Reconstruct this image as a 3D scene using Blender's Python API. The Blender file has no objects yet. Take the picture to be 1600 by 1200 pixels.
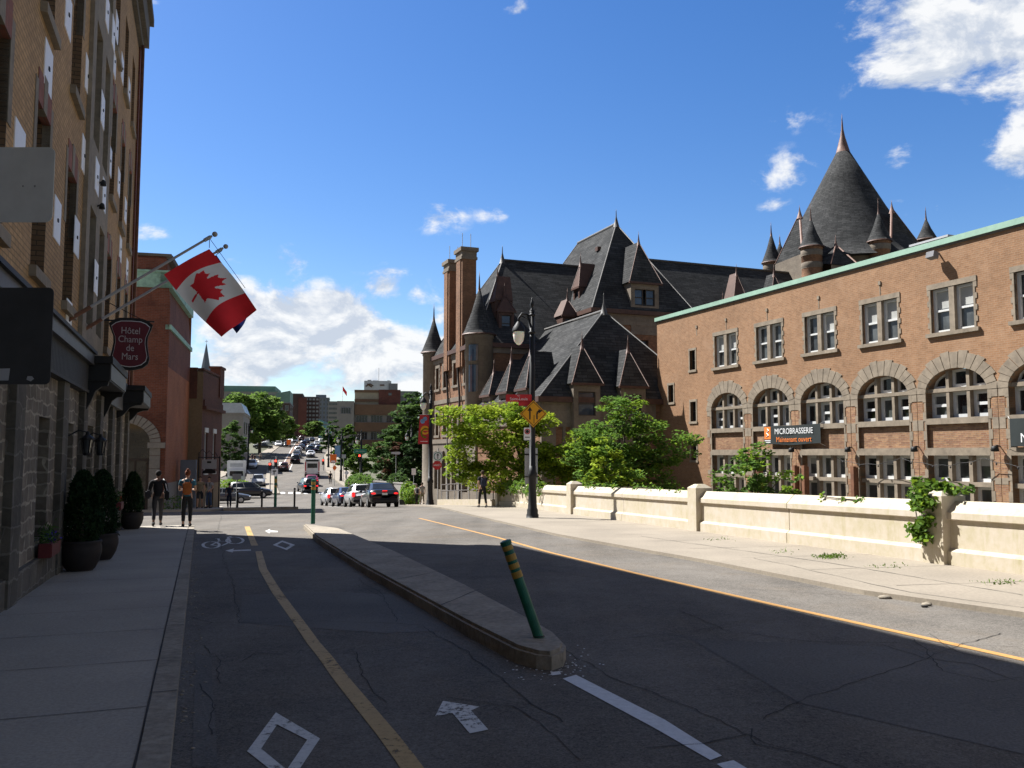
import bpy, bmesh, math, random
from mathutils import Vector, Matrix
from mathutils.geometry import tessellate_polygon
from math import radians as rad, sin, cos, pi
RN = random.Random(11)
SC = bpy.context.scene
COL = SC.collection

# ------------------------------------------------------------------ survey: camera rays, ground profile
F = 1370.0; TH = math.atan(110 / F); EYE = 1.7
KN = [(-300, 6), (-60, 1.3), (0, 0), (40, -.88), (47, -1.15), (54, -1.5), (66, -2.15), (78, -2.75), (88, -3.02), (98, -3.05), (108, -2.9), (120, -2.55),
      (142, -1.9), (166, -.4), (190, 1.1), (240, 4.0), (300, 6.8), (400, 9.4), (600, 12.5), (2600, 20)]
def prof0(s):
    if s <= KN[0][0]: return KN[0][1]
    for (a, b), (c, d) in zip(KN, KN[1:]):
        if s <= c: return b + (d - b) * (s - a) / (c - a)
    return KN[-1][1]
SL = [-300, -200, -100, -60] + [i for i in range(-40, 130, 2)] + [i for i in range(130, 320, 5)] + [i for i in range(320, 620, 20)] + [700, 900, 1200, 1600, 2100, 2600]
def smooth0(s):
    w = 1.0 if s < 40 else 4.0
    return sum(prof0(s + w * q) for q in (-1, -.5, 0, .5, 1)) / 5
SZ = [smooth0(s) for s in SL]; z00 = SZ[SL.index(0)]
def prof(s):
    if s <= SL[0]: return SZ[0]
    lo, hi = 0, len(SL) - 1
    if s >= SL[hi]: return SZ[hi]
    while hi - lo > 1:
        m = (lo + hi) // 2
        if SL[m] <= s: lo = m
        else: hi = m
    return SZ[lo] + (SZ[hi] - SZ[lo]) * (s - SL[lo]) / (SL[hi] - SL[lo])
SUX, SUY = -.2756, .9613
def gz(x, y): return prof(x * SUX + y * SUY)
def ray(px, py):
    a = (px - 800) / F; b = (600 - py) / F
    return Vector((a, cos(TH) - sin(TH) * b, sin(TH) + cos(TH) * b))
def G(px, py, h=0.):                       # where that line of sight meets the ground (+h)
    r = ray(px, py); k = 1.0
    while k < 900:
        k2 = k * 1.003
        if EYE + r.z * k2 - gz(r.x * k2, r.y * k2) - h <= 0:
            lo, hi = k, k2
            for _ in range(20):
                m = (lo + hi) / 2
                if EYE + r.z * m - gz(r.x * m, r.y * m) - h <= 0: hi = m
                else: lo = m
            return Vector((r.x * hi, r.y * hi, EYE + r.z * hi))
        k = k2
    return Vector((r.x * k, r.y * k, EYE + r.z * k))
def W(px, py, Y):
    r = ray(px, py); k = Y / r.y
    return Vector((r.x * k, Y, EYE + r.z * k))
def P(px, Y, py=790):
    p = W(px, py, Y); return Vector((p.x, p.y, gz(p.x, p.y)))
def xy(p): return (p[0], p[1])

# ------------------------------------------------------------------ materials
MT = {}
class NT:
    def __init__(s, m):
        s.m = m; m.use_nodes = True; s.t = m.node_tree; s.t.nodes.clear()
    def n(s, typ, **kw):
        x = s.t.nodes.new(typ)
        for k, v in kw.items():
            if k.startswith('_'): setattr(x, k[1:], v)
            else:
                i = x.inputs[int(k[1:])] if (k[0] == 'i' and k[1:].isdigit()) else x.inputs[k.replace('__', ' ')]
                if hasattr(v, 'is_linked') or hasattr(v, 'links'): s.t.links.new(v, i)
                else: i.default_value = v
        return x
    def math(s, op, a, b=0., c=0., clamp=False):
        x = s.t.nodes.new('ShaderNodeMath'); x.operation = op; x.use_clamp = clamp
        for i, v in enumerate((a, b, c)):
            if hasattr(v, 'links'): s.t.links.new(v, x.inputs[i])
            else: x.inputs[i].default_value = v
        return x.outputs[0]
    def mix(s, f, a, b, bt='MIX'):
        x = s.t.nodes.new('ShaderNodeMix'); x.data_type = 'RGBA'; x.blend_type = bt
        for i, v in ((0, f), (6, a), (7, b)):
            if hasattr(v, 'links'): s.t.links.new(v, x.inputs[i])
            else: x.inputs[i].default_value = v
        return x.outputs[2]
    def rng(s, v, a, b, c, d, clamp=True):
        x = s.t.nodes.new('ShaderNodeMapRange'); x.clamp = clamp
        s.t.links.new(v, x.inputs[0])
        for i, q in enumerate((a, b, c, d)): x.inputs[i + 1].default_value = q
        return x.outputs[0]
    def noise(s, vec, sc, det=4., rough=.6, dist=0.):
        return s.n('ShaderNodeTexNoise', Vector=vec, Scale=sc, Detail=det, Roughness=rough, Distortion=dist).outputs['Fac']
    def out(s, sh):
        o = s.t.nodes.new('ShaderNodeOutputMaterial'); s.t.links.new(sh, o.inputs['Surface'])
def c4(c): return (c[0], c[1], c[2], 1.)
def sca(c, k): return tuple(min(1, max(0, v * k)) for v in c)
def finish(nt, colr, rough, metal=0., bumpv=None, bstr=.2, bdist=.01, spec=.4, extra=None):
    b = nt.n('ShaderNodeBsdfPrincipled', Metallic=metal, Roughness=rough)
    b.inputs['Specular IOR Level'].default_value = spec
    if hasattr(colr, 'links'): nt.t.links.new(colr, b.inputs['Base Color'])
    else: b.inputs['Base Color'].default_value = colr
    if bumpv is not None:
        bp = nt.n('ShaderNodeBump', Strength=bstr, Distance=bdist, Height=bumpv)
        nt.t.links.new(bp.outputs[0], b.inputs['Normal'])
    if extra:
        for k, v in extra.items(): b.inputs[k].default_value = v
    return b
def mat(name, col, rough=.8, var=.18, sc=5., big=.4, bump=.15, metal=0., spec=.4, extra=None, bd=.01, streak=0.):
    if name in MT: return MT[name]
    m = bpy.data.materials.new(name); MT[name] = m; nt = NT(m)
    oc = nt.n('ShaderNodeTexCoord').outputs['Object']
    n1 = nt.noise(oc, sc, 6, .65); n2 = nt.noise(oc, big, 3, .5)
    k = nt.math('ADD', nt.rng(n1, .3, .7, 1 - var, 1 + var), nt.rng(n2, .3, .7, -var * .7, var * .7))
    if streak:
        st = nt.n('ShaderNodeMapping', Vector=oc); st.inputs['Scale'].default_value = (2.6, 2.6, .35); n3 = nt.noise(st.outputs[0], 1.4, 6, .7); k = nt.math('ADD', k, nt.rng(n3, .55, .8, 0, -streak * 2)); n4 = nt.noise(oc, 1.7, 7, .75, .6); k = nt.math('ADD', k, nt.rng(n4, .6, .72, 0, -streak))
    c = nt.mix(1., c4(col), nt.n('ShaderNodeCombineColor', Red=k, Green=k, Blue=nt.math('MULTIPLY', k, k) if streak else k).outputs[0], 'MULTIPLY')
    nt.out(finish(nt, c, rough, metal, n1 if bump else None, bump, bd, spec, extra).outputs[0]); return m
def brick(name, c1, c2, mort, w=.22, h=.075, ms=.008, var=.25, big=.35, rough=.85, bump=.5, stain=None, bias=0., fine=6., warp=0., spec=.3):
    if name in MT: return MT[name]
    m = bpy.data.materials.new(name); MT[name] = m; nt = NT(m)
    tc = nt.n('ShaderNodeTexCoord'); uv = tc.outputs['UV']; oc = tc.outputs['Object']
    if warp:
        wn = nt.n('ShaderNodeTexNoise', Vector=oc, Scale=2.2, Detail=3.).outputs['Color']; wv = nt.n('ShaderNodeVectorMath', _operation='SUBTRACT', i0=wn, i1=(.5, .5, .5)).outputs[0]; wv = nt.n('ShaderNodeVectorMath', _operation='MULTIPLY', i0=wv, i1=(warp * 4, warp * 2.4, 0)).outputs[0]; uv = nt.n('ShaderNodeVectorMath', _operation='ADD', i0=uv, i1=wv).outputs[0]
    b = nt.n('ShaderNodeTexBrick', Vector=uv, Color1=c4(c1), Color2=c4(c2), Mortar=c4(mort), Scale=1.)
    b.inputs['Mortar Size'].default_value = ms; b.inputs['Mortar Smooth'].default_value = .2; b.inputs['Bias'].default_value = bias
    b.inputs['Brick Width'].default_value = w; b.inputs['Row Height'].default_value = h
    n1 = nt.noise(oc, big, 5, .65); n2 = nt.noise(oc, fine, 5, .7)
    k = nt.math('ADD', nt.rng(n1, .3, .7, 1 - var, 1 + var), nt.rng(n2, .3, .7, -.15, .15))
    c = nt.mix(1., b.outputs[0], nt.n('ShaderNodeCombineColor', Red=k, Green=k, Blue=k).outputs[0], 'MULTIPLY')
    if stain:
        n3 = nt.noise(oc, .9, 6, .7, .4)
        c = nt.mix(nt.rng(n3, .52, .7, 0, .6), c, c4(stain))
    hgt = nt.math('ADD', nt.math('MULTIPLY', b.outputs['Fac'], -1.), nt.math('MULTIPLY', n2, .6))
    nt.out(finish(nt, c, rough, 0, hgt, bump, .012, spec).outputs[0]); return m
def asphalt(name, col, patch=.3):
    m = bpy.data.materials.new(name); MT[name] = m; nt = NT(m)
    oc = nt.n('ShaderNodeTexCoord').outputs['Object']
    n1 = nt.noise(oc, 55, 4, .85); n2 = nt.noise(oc, .35, 5, .6, .3); n3 = nt.noise(oc, 2.5, 6, .7)
    st = nt.n('ShaderNodeMapping', Vector=oc); st.inputs['Rotation'].default_value = (0, 0, -rad(18)); st.inputs['Scale'].default_value = (1.1, .05, 1)
    n4 = nt.noise(st.outputs[0], 1.0, 3, .5)
    k = nt.math('ADD', nt.math('ADD', nt.rng(n1, .33, .67, .45, 1.55), nt.rng(nt.noise(oc, 19, 3, .7), .3, .7, -.2, .2)), nt.rng(n2, .35, .65, -patch, patch))
    k = nt.math('ADD', k, nt.rng(n3, .3, .7, -.12, .12)); k = nt.math('ADD', k, nt.rng(n4, .3, .7, -.14, .14))
    br = nt.rng(nt.noise(oc, .55, 6, .7, .4), .5, .68, 0, .55)
    v = nt.n('ShaderNodeTexVoronoi', Vector=oc, Scale=26., Randomness=1.).outputs['Distance']; k = nt.math('ADD', k, nt.rng(v, .0, .16, .55, 0)); v2 = nt.noise(oc, .9, 7, .75, .5); k = nt.math('ADD', k, nt.rng(v2, .58, .72, 0, -.22))
    c = nt.mix(1., nt.mix(br, c4(col), c4((col[0] * 1.02, col[1] * .93, col[2] * .82))), nt.n('ShaderNodeCombineColor', Red=k, Green=k, Blue=k).outputs[0], 'MULTIPLY')
    nt.out(finish(nt, c, .9, 0, n1, .5, .006, .2).outputs[0]); return m
def paint(name, col, wear=.5):
    m = bpy.data.materials.new(name); MT[name] = m; nt = NT(m)
    oc = nt.n('ShaderNodeTexCoord').outputs['Object']
    n1 = nt.noise(oc, 16, 8, .8); n2 = nt.noise(oc, 1.6, 4, .6)
    a = nt.rng(nt.math('ADD', n1, nt.math('MULTIPLY', n2, .5)), wear - .05 + .25, wear + .03 + .25, 0, 1)
    k = nt.rng(n1, .3, .7, .75, 1.1)
    c = nt.mix(1., c4(col), nt.n('ShaderNodeCombineColor', Red=k, Green=k, Blue=k).outputs[0], 'MULTIPLY')
    b = finish(nt, c, .7)
    tr = nt.n('ShaderNodeBsdfTransparent')
    mx = nt.n('ShaderNodeMixShader', i0=a, i1=tr.outputs[0], i2=b.outputs[0])
    nt.out(mx.outputs[0]); return m
def leafm(name, col, tr=.45, rough=.55):
    m = bpy.data.materials.new(name); MT[name] = m; nt = NT(m)
    oc = nt.n('ShaderNodeTexCoord').outputs['Object']
    n1 = nt.noise(oc, 1.3, 3, .6); n2 = nt.noise(oc, 9, 2, .6)
    k = nt.math('ADD', nt.rng(n1, .3, .7, .75, 1.25), nt.rng(n2, .3, .7, -.25, .25))
    c = nt.mix(1., c4(col), nt.n('ShaderNodeCombineColor', Red=k, Green=k, Blue=nt.math('MULTIPLY', k, k)).outputs[0], 'MULTIPLY')
    b = finish(nt, c, .75, spec=.08)
    t = nt.n('ShaderNodeBsdfTranslucent'); nt.t.links.new(c, t.inputs['Color'])
    nt.out(nt.n('ShaderNodeMixShader', i0=tr, i1=b.outputs[0], i2=t.outputs[0]).outputs[0]); return m
def lit(name, col, st):
    m = bpy.data.materials.new(name); MT[name] = m; nt = NT(m)
    b = finish(nt, c4(col), .3); b.inputs['Emission Color'].default_value = c4(col); b.inputs['Emission Strength'].default_value = st
    nt.out(b.outputs[0]); return m
def glassm(name, col=(.015, .018, .02), rough=.06, var=.5):
    m = bpy.data.materials.new(name); MT[name] = m; nt = NT(m)
    oc = nt.n('ShaderNodeTexCoord').outputs['Object']
    n1 = nt.noise(oc, .9, 3, .6)
    k = nt.rng(n1, .3, .7, 1 - var, 1 + var)
    c = nt.mix(1., c4(col), nt.n('ShaderNodeCombineColor', Red=k, Green=k, Blue=k).outputs[0], 'MULTIPLY')
    nt.out(finish(nt, c, rough, 0, n1, .02, .05, .6).outputs[0]); return m

asphalt('asphalt', (.138, .124, .108), .16)
mat('crack', (.045, .041, .037), .95, bump=0); mat('patch_asphalt', (.118, .108, .096), .9, .45, 50, bump=.4)
mat('ground_dirt', (.10, .10, .06), .95, .3, 2.)
mat('concrete', (.35, .31, .255), .85, .2, 40, .5, .35); mat('concrete_warm', (.27, .23, .18), .85, .16, 22, .6, .25)
mat('kerb_concrete', (.29, .25, .195), .9, .3, 14, 1.2, .5, bd=.02); mat('court_gravel', (.16, .15, .12), .95, .3, 6)
paint('paint_white', (.66, .64, .60), .40); paint('paint_white_fresh', (.72, .73, .74), .30); paint('paint_yellow', (.47, .30, .095), .40); paint('paint_orange', (.50, .27, .085), .30)
mat('paver_brick', (.20, .125, .085), .9, .25, 30)
brick('hotel_brick', (.48, .30, .135), (.375, .23, .10), (.24, .165, .085), .22, .075, .010, .2, .3, stain=(.38, .235, .11))
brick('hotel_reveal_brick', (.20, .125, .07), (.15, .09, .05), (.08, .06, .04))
brick('hotel_arch_brick', (.30, .12, .08), (.25, .10, .07), (.2, .13, .1), .08, .3, .006)
brick('rubble_stone', (.22, .185, .14), (.125, .104, .08), (.33, .29, .225), .40, .205, .018, .4, 1.1, .95, 1., fine=9., warp=.10); brick('rubble_dark', (.13, .115, .09), (.085, .075, .06), (.17, .155, .13), .5, .3, .014, .35, 1.1, .95, 1., fine=9., warp=.10)
mat('grey_stone', (.235, .20, .15), .9, .2, 8, .8, .4); mat('dark_stone', (.12, .11, .095), .9, .25, 8, .8, .4)
mat('ridge_metal', (.075, .07, .066), .6, .2, 3); mat('dark_wood', (.010, .0095, .009), .6, .25, 7); mat('ribbed_wood', (.03, .03, .028), .7, .25, 9); mat('roof_tin', (.085, .083, .08), .5, .2)
mat('white_paint', (.86, .85, .84), .5, .05, 8, bump=.03); mat('white_frame', (.60, .60, .585), .5, .06, 8, bump=.03); mat('dark_frame', (.05, .038, .03), .6)
glassm('glass_dark'); glassm('glass_mid', (.07, .075, .075), .08, .6); glassm('glass_blue', (.05, .07, .10), .05, .4)
mat('blind', (.36, .36, .34), .7, .12, 3, bump=0)
mat('black_metal', (.009, .009, .0095), .6, .2, 9, bump=.05); mat('steel', (.33, .32, .30), .5, .1, 9, metal=.15, bump=.03); mat('sign_back', (.62, .62, .59), .55, .1, 4, bump=.02)
mat('sign_dark', (.055, .055, .056), .6, .2, 4, bump=.02); mat('sticker', (.45, .45, .46), .6)
brick('red_brick', (.20, .066, .038), (.15, .048, .029), (.16, .10, .08), .24, .085, .010, .25, .35, stain=(.08, .03, .022))
brick('orange_brick', (.36, .132, .06), (.29, .098, .045), (.34, .18, .10), .24, .085, .008, .22, .5, stain=(.33, .15, .09))
brick('dark_brick', (.125, .053, .034), (.095, .042, .029), (.08, .045, .04), .22, .075, .006, .25)
mat('copper_green', (.28, .47, .38), .7, .25, 5, 1.); mat('tan_stucco', (.21, .155, .09), .9, .15, 6); mat('trim_stone', (.26, .24, .21), .85, .15, 8)
brick('station_brick', (.305, .168, .088), (.25, .13, .064), (.30, .195, .125), .24, .085, .011, .14, .22, stain=(.33, .205, .125), fine=3.)
brick('panel_brick', (.33, .19, .10), (.20, .095, .055), (.25, .17, .115), .24, .08, .012, .25, .7)
mat('station_stone', (.24, .195, .145), .9, .2, 4, 1.5, .4); mat('mint_copper', (.27, .42, .325), .6, .1, 4)
brick('chateau_brick', (.26, .128, .066), (.17, .08, .042), (.18, .115, .075), .24, .08, .012, .25, .6)
brick('chateau_stone', (.20, .165, .127), (.17, .138, .107), (.145, .12, .095), .9, .38, .006, .2, .5)
brick('slate', (.034, .035, .0355), (.062, .062, .062), (.026, .026, .027), .75, .22, .02, .3, .9, .9, .9, spec=.12)
mat('copper_brown', (.085, .042, .03), .6, .25, 3, metal=.1); mat('copper_bright', (.16, .095, .075), .6, .2, 3, metal=.15)
mat('cream_wall', (.47, .41, .315), .85, .09, 5, .7, .25, streak=.11); mat('cream_dark', (.38, .32, .22), .9, .2, 5, 1.)
mat('bark', (.09, .07, .05), .95, .3, 14, bump=.6)
leafm('leaf_yellow', (.30, .38, .035)); leafm('leaf_lime', (.20, .30, .03)); leafm('leaf_green', (.12, .215, .035)); leafm('leaf_mid', (.095, .165, .04)); leafm('leaf_dark', (.055, .10, .032), .35)
leafm('leaf_deep', (.02, .045, .014), .25); leafm('leaf_rust', (.10, .05, .03), .3); leafm('leaf_far', (.16, .24, .055)); leafm('leaf_cypress', (.018, .04, .015), .15); leafm('petal_purple', (.10, .06, .35)); leafm('petal_red', (.5, .06, .04))
mat('terracotta_dark', (.024, .018, .016), .7, .2, 6); mat('red_box', (.12, .016, .016), .6)
mat('flag_red', (.78, .025, .035), .8, .08, 3, bump=.05); mat('flag_white', (.88, .87, .85), .8, .05, 3, bump=.05); mat('flag_blue', (.02, .05, .28), .8)
mat('maroon', (.12, .012, .022), .45, .08, 4, bump=.02); mat('sign_white', (.75, .75, .75), .5, .04, bump=0); mat('sign_red', (.50, .025, .03), .5, .05, bump=0); mat('sign_yellow', (.72, .34, .012), .5, .05, bump=0)
mat('sign_black', (.012, .012, .012), .5, .1, bump=0); mat('sign_green', (.02, .20, .13), .5, .05, bump=0); mat('sign_orange', (.95, .19, .02), .55, .05, bump=0); mat('sign_blue', (.18, .32, .5), .6, .2, 3, bump=0); mat('sign_grey', (.42, .43, .44), .5, .06, 4, bump=0)
mat('banner_black', (.016, .022, .022), .7, .15, 3); mat('banner_orange', (.78, .20, .03), .7, .05, bump=0)
mat('post_green', (.012, .13, .075), .5, .25, 8, bump=.1); mat('post_yellow', (.45, .26, .045), .5, .25, 8, bump=.1)
mat('globe', (.92, .90, .80), .25, .05, bump=0, extra={'Subsurface Weight': .5})
mat('tyre', (.014, .014, .014), .85, .1, bump=0); mat('rim', (.42, .43, .44), .35, .05, metal=.8, bump=0); mat('plastic_black', (.016, .016, .017), .55, .1, bump=0)
def carpaint(n, c): return mat(n, c, .28, .04, 2, 1, 0, spec=.6, extra={'Coat Weight': .6, 'Coat Roughness': .05})
for n, c in (('car_black', (.008, .009, .012)), ('car_navy', (.012, .022, .075)), ('car_silver', (.42, .43, .45)), ('car_white', (.75, .75, .76)), ('car_grey', (.07, .072, .078)), ('car_red', (.32, .02, .03)), ('car_brown', (.12, .05, .04)), ('car_blue', (.04, .08, .14)), ('truck_white', (.78, .78, .77))): carpaint(n, c)
lit('tail_on', (.8, .02, .02), .7); mat('tail_red', (.25, .008, .01), .25, .05, bump=0); mat('lamp_clear', (.62, .64, .66), .15, .05, bump=0); lit('light_red', (1, .05, .03), 2.2); lit('light_green', (.05, .9, .45), 1.6)
mat('skin', (.42, .25, .17), .6, .08, 8, bump=0); mat('skin_dark', (.20, .11, .075), .6, .08, 8, bump=0)
def cloth(n, c): return mat(n, c, .9, .2, 12, 2, .2)
for n, c in (('cloth_black', (.012, .012, .014)), ('cloth_charcoal', (.03, .03, .035)), ('cloth_teal', (.03, .115, .17)), ('cloth_orange', (.38, .12, .03)), ('cloth_khaki', (.22, .18, .12)), ('cloth_denim', (.045, .075, .15)), ('cloth_plaid', (.30, .30, .32)), ('cloth_grey', (.25, .24, .22)), ('cloth_white', (.6, .6, .6)), ('cloth_navy', (.02, .025, .05)), ('hair_black', (.01, .008, .007)), ('hair_red', (.14, .04, .015)), ('hair_brown', (.04, .025, .015))): cloth(n, c)
mat('far_concrete', (.27, .25, .225), .9, .1, 2); mat('far_brown', (.17, .10, .06), .9, .12, 2); mat('far_beige', (.35, .30, .22), .9, .1, 2); mat('far_white', (.55, .55, .56), .8, .06, 2); mat('far_grey', (.20, .20, .21), .9, .12, 2); mat('far_bluegrey', (.15, .17, .20), .8, .12, 2)
mat('far_teal', (.12, .26, .28), .4, .15, 2); mat('far_green', (.15, .24, .195), .7, .12, 2); brick('far_darkbrick', (.10, .055, .045), (.075, .045, .04), (.09, .07, .06), .6, .3, .02, .2); brick('far_redbrick', (.16, .055, .04), (.12, .045, .035), (.10, .06, .05), .6, .3, .02, .2)
mat('metal_roof', (.45, .48, .50), .45, .1, 3, metal=.4); mat('rust', (.17, .075, .04), .85, .3, 6); mat('sock_white', (.55, .55, .55), .9)
leafm('grass', (.11, .18, .03), .3)
# ------------------------------------------------------------------ geometry helpers
def NB(): return bmesh.new()
def face(bm, pts, mi=0):
    f = bm.faces.new([bm.verts.new(Vector(p)) for p in pts]); f.material_index = mi; return f
def box(bm, x0, x1, y0, y1, z0, z1, mi=0, M=None):
    v = [bm.verts.new((M @ Vector(p)) if M else p) for p in ((x0, y0, z0), (x1, y0, z0), (x1, y1, z0), (x0, y1, z0), (x0, y0, z1), (x1, y0, z1), (x1, y1, z1), (x0, y1, z1))]
    for q in ((0, 3, 2, 1), (4, 5, 6, 7), (0, 1, 5, 4), (1, 2, 6, 5), (2, 3, 7, 6), (3, 0, 4, 7)):
        bm.faces.new([v[i] for i in q]).material_index = mi
def tube(bm, pts, rs, n=10, mi=0, cap=True):
    pts = [Vector(p) for p in pts]
    if not isinstance(rs, (list, tuple)): rs = [rs] * len(pts)
    rings = []; up = None
    for i, p in enumerate(pts):
        d = (pts[min(i + 1, len(pts) - 1)] - pts[max(i - 1, 0)]).normalized()
        if up is None: up = Vector((0, 0, 1)) if abs(d.z) < .9 else Vector((1, 0, 0))
        a = d.cross(up).normalized(); b = a.cross(d).normalized(); up = b
        rings.append([bm.verts.new(p + a * rs[i] * cos(2 * pi * k / n) + b * rs[i] * sin(2 * pi * k / n)) for k in range(n)])
    for r0, r1 in zip(rings, rings[1:]):
        for k in range(n):
            f = bm.faces.new((r0[k], r0[(k + 1) % n], r1[(k + 1) % n], r1[k])); f.material_index = mi; f.smooth = True
    if cap:
        bm.faces.new(rings[0]).material_index = mi; bm.faces.new(rings[-1]).material_index = mi
def lathe(bm, c, prof_, n=16, mi=0, smooth=True, a0=0., scy=1.):
    c = Vector(c); rings = []
    for r, z in prof_:
        rings.append([bm.verts.new(c + Vector((r * cos(a0 + 2 * pi * k / n), scy * r * sin(a0 + 2 * pi * k / n), z))) for k in range(n)] if r > 1e-5 else [bm.verts.new(c + Vector((0, 0, z)))])
    for r0, r1 in zip(rings, rings[1:]):
        for k in range(n):
            q = [r0[k % len(r0)], r0[(k + 1) % len(r0)], r1[(k + 1) % len(r1)], r1[k % len(r1)]]
            u = []
            for v in q:
                if v not in u: u.append(v)
            if len(u) > 2:
                f = bm.faces.new(u); f.material_index = mi; f.smooth = smooth
    for r in (rings[0], rings[-1]):
        if len(r) > 2: bm.faces.new(r).material_index = mi
def prism(bm, pts, f0, f1, mi=0):
    a = [bm.verts.new(f0(*p)) for p in pts]; b = [bm.verts.new(f1(*p)) for p in pts]
    n = len(pts)
    for k in range(n): bm.faces.new((a[k], a[(k + 1) % n], b[(k + 1) % n], b[k])).material_index = mi
    for tri in tessellate_polygon([[Vector((p[0], p[1], 0)) for p in pts]]):
        try:
            bm.faces.new([a[i] for i in tri]).material_index = mi; bm.faces.new([b[i] for i in tri]).material_index = mi
        except ValueError: pass
def ell(bm, c, r, n=12, m=8, mi=0, M=None):
    g = bmesh.ops.create_uvsphere(bm, u_segments=n, v_segments=m, radius=1.)
    X = Matrix.Translation(Vector(c)) @ (M or Matrix()) @ Matrix.Diagonal((r[0], r[1], r[2], 1))
    for v in g['verts']:
        v.co = X @ v.co
        for f in v.link_faces: f.smooth = True; f.material_index = mi
def drape(poly, h=0., mi=0, bm=None, skirt=0., zf=None):
    """flat polygon laid over the ground profile, h above it, sides down by skirt"""
    if bm is None: bm = NB()
    t = NB(); vs = [t.verts.new((p[0], p[1], 0)) for p in poly]
    for tri in tessellate_polygon([[Vector((p[0], p[1], 0)) for p in poly]]):
        t.faces.new([vs[i] for i in tri])
    ss = [p[0] * SUX + p[1] * SUY for p in poly]; lo, hi = min(ss), max(ss)
    for s in SL:
        if lo < s < hi:
            bmesh.ops.bisect_plane(t, geom=t.verts[:] + t.edges[:] + t.faces[:], plane_co=(SUX * s, SUY * s, 0), plane_no=(SUX, SUY, 0))
    nv = {}
    for v in t.verts: nv[v] = bm.verts.new((v.co.x, v.co.y, (zf or gz)(v.co.x, v.co.y) + h))
    for f in t.faces:
        n = bm.faces.new([nv[v] for v in f.verts]); n.material_index = mi
        n.normal_update()
        if n.normal.z < 0: n.normal_flip()
    if skirt:
        for e in [e for e in t.edges if e.is_boundary]:
            a, b = e.verts; A, B = nv[a], nv[b]
            bm.faces.new((A, B, bm.verts.new(B.co - Vector((0, 0, skirt))), bm.verts.new(A.co - Vector((0, 0, skirt))))).material_index = mi
    t.free(); return bm
def strip(bm, pts, w, h, mi=0, jit=0., step=.4, zf=None):
    """painted line / crack along a ground polyline; w = one width or one per point"""
    P_ = [Vector((p[0], p[1])) for p in pts]
    ws = w if isinstance(w, (list, tuple)) else [w] * len(P_)
    D = [];
    for i in range(len(P_) - 1):
        n = max(1, int((P_[i + 1] - P_[i]).length / step))
        for k in range(n): D.append((P_[i].lerp(P_[i + 1], k / n), ws[i] + (ws[i + 1] - ws[i]) * k / n))
    D.append((P_[-1], ws[-1])); prev = None
    off = 0.
    for i, (p, ww) in enumerate(D):
        d = (D[min(i + 1, len(D) - 1)][0] - D[max(i - 1, 0)][0]); d = Vector((-d.y, d.x)).normalized()
        if jit: off = off * .75 + RN.uniform(-jit, jit); ww = ww * RN.uniform(.4, 1.3)
        q = p + d * off
        cur = [bm.verts.new((r.x, r.y, (zf or gz)(r.x, r.y) + h)) for r in (q - d * ww / 2, q + d * ww / 2)]
        if prev:
            f = bm.faces.new((prev[0], cur[0], cur[1], prev[1])); f.material_index = mi
        prev = cur
def wall(bm, u0, u1, z0, z1, holes, fm, depth, mi=0, rmi=None):
    us = sorted({u0, u1} | {h[0] for h in holes} | {h[1] for h in holes}); zs = sorted({z0, z1} | {h[2] for h in holes} | {h[3] for h in holes})
    us = [u for u in us if u0 <= u <= u1]; zs = [z for z in zs if z0 <= z <= z1]
    ins = lambda u, z: any(h[0] < u < h[1] and h[2] < z < h[3] for h in holes)
    for a, b in zip(us, us[1:]):
        for c, d in zip(zs, zs[1:]):
            if not ins((a + b) / 2, (c + d) / 2): face(bm, [fm(a, c, 0), fm(b, c, 0), fm(b, d, 0), fm(a, d, 0)], mi)
    r = mi if rmi is None else rmi
    if not depth: return
    for a, b, c, d in holes:
        for p, q in (((a, c), (b, c)), ((b, c), (b, d)), ((b, d), (a, d)), ((a, d), (a, c))):
            face(bm, [fm(*p, 0), fm(*q, 0), fm(*q, depth), fm(*p, depth)], r)
def fbox(bm, fm, u0, u1, z0, z1, d0, d1, mi=0):
    v = [bm.verts.new(fm(u, z, d)) for d in (d0, d1) for u, z in ((u0, z0), (u1, z0), (u1, z1), (u0, z1))]
    for q in ((0, 1, 2, 3), (7, 6, 5, 4), (0, 4, 5, 1), (1, 5, 6, 2), (2, 6, 7, 3), (3, 7, 4, 0)): bm.faces.new([v[i] for i in q]).material_index = mi
def text_bm(s, size, ext=.004, align='CENTER', shear=0., sx=1.):
    cu = bpy.data.curves.new('txt', 'FONT'); cu.body = s; cu.size = size; cu.align_x = align; cu.align_y = 'CENTER'; cu.extrude = ext; cu.shear = shear; cu.resolution_u = 3
    o = bpy.data.objects.new('txt', cu); COL.objects.link(o)
    dg = bpy.context.evaluated_depsgraph_get(); me = bpy.data.meshes.new_from_object(o.evaluated_get(dg))
    bm = NB(); bm.from_mesh(me); bpy.data.objects.remove(o); bpy.data.meshes.remove(me)
    for v in bm.verts: v.co.x *= sx
    return bm
def add_bm(dst, src, fn, mi=0):
    m = {v: dst.verts.new(fn(v.co)) for v in src.verts}
    for f in src.faces:
        try: g = dst.faces.new([m[v] for v in f.verts]); g.material_index = mi
        except ValueError: pass
    src.free()
def uvmap(bm):
    l = bm.loops.layers.uv.new('UVMap')
    for f in bm.faces:
        n = f.normal
        if abs(n.z) > .93: fn = lambda p: (p.x, p.y)
        else:
            t = Vector((-n.y, n.x, 0)).normalized(); k = 1 / max(.25, math.sqrt(max(0, 1 - n.z * n.z)))
            fn = lambda p, t=t, k=k: (p.x * t.x + p.y * t.y, p.z * k)
        for lp in f.loops: lp[l].uv = fn(lp.vert.co)
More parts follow.
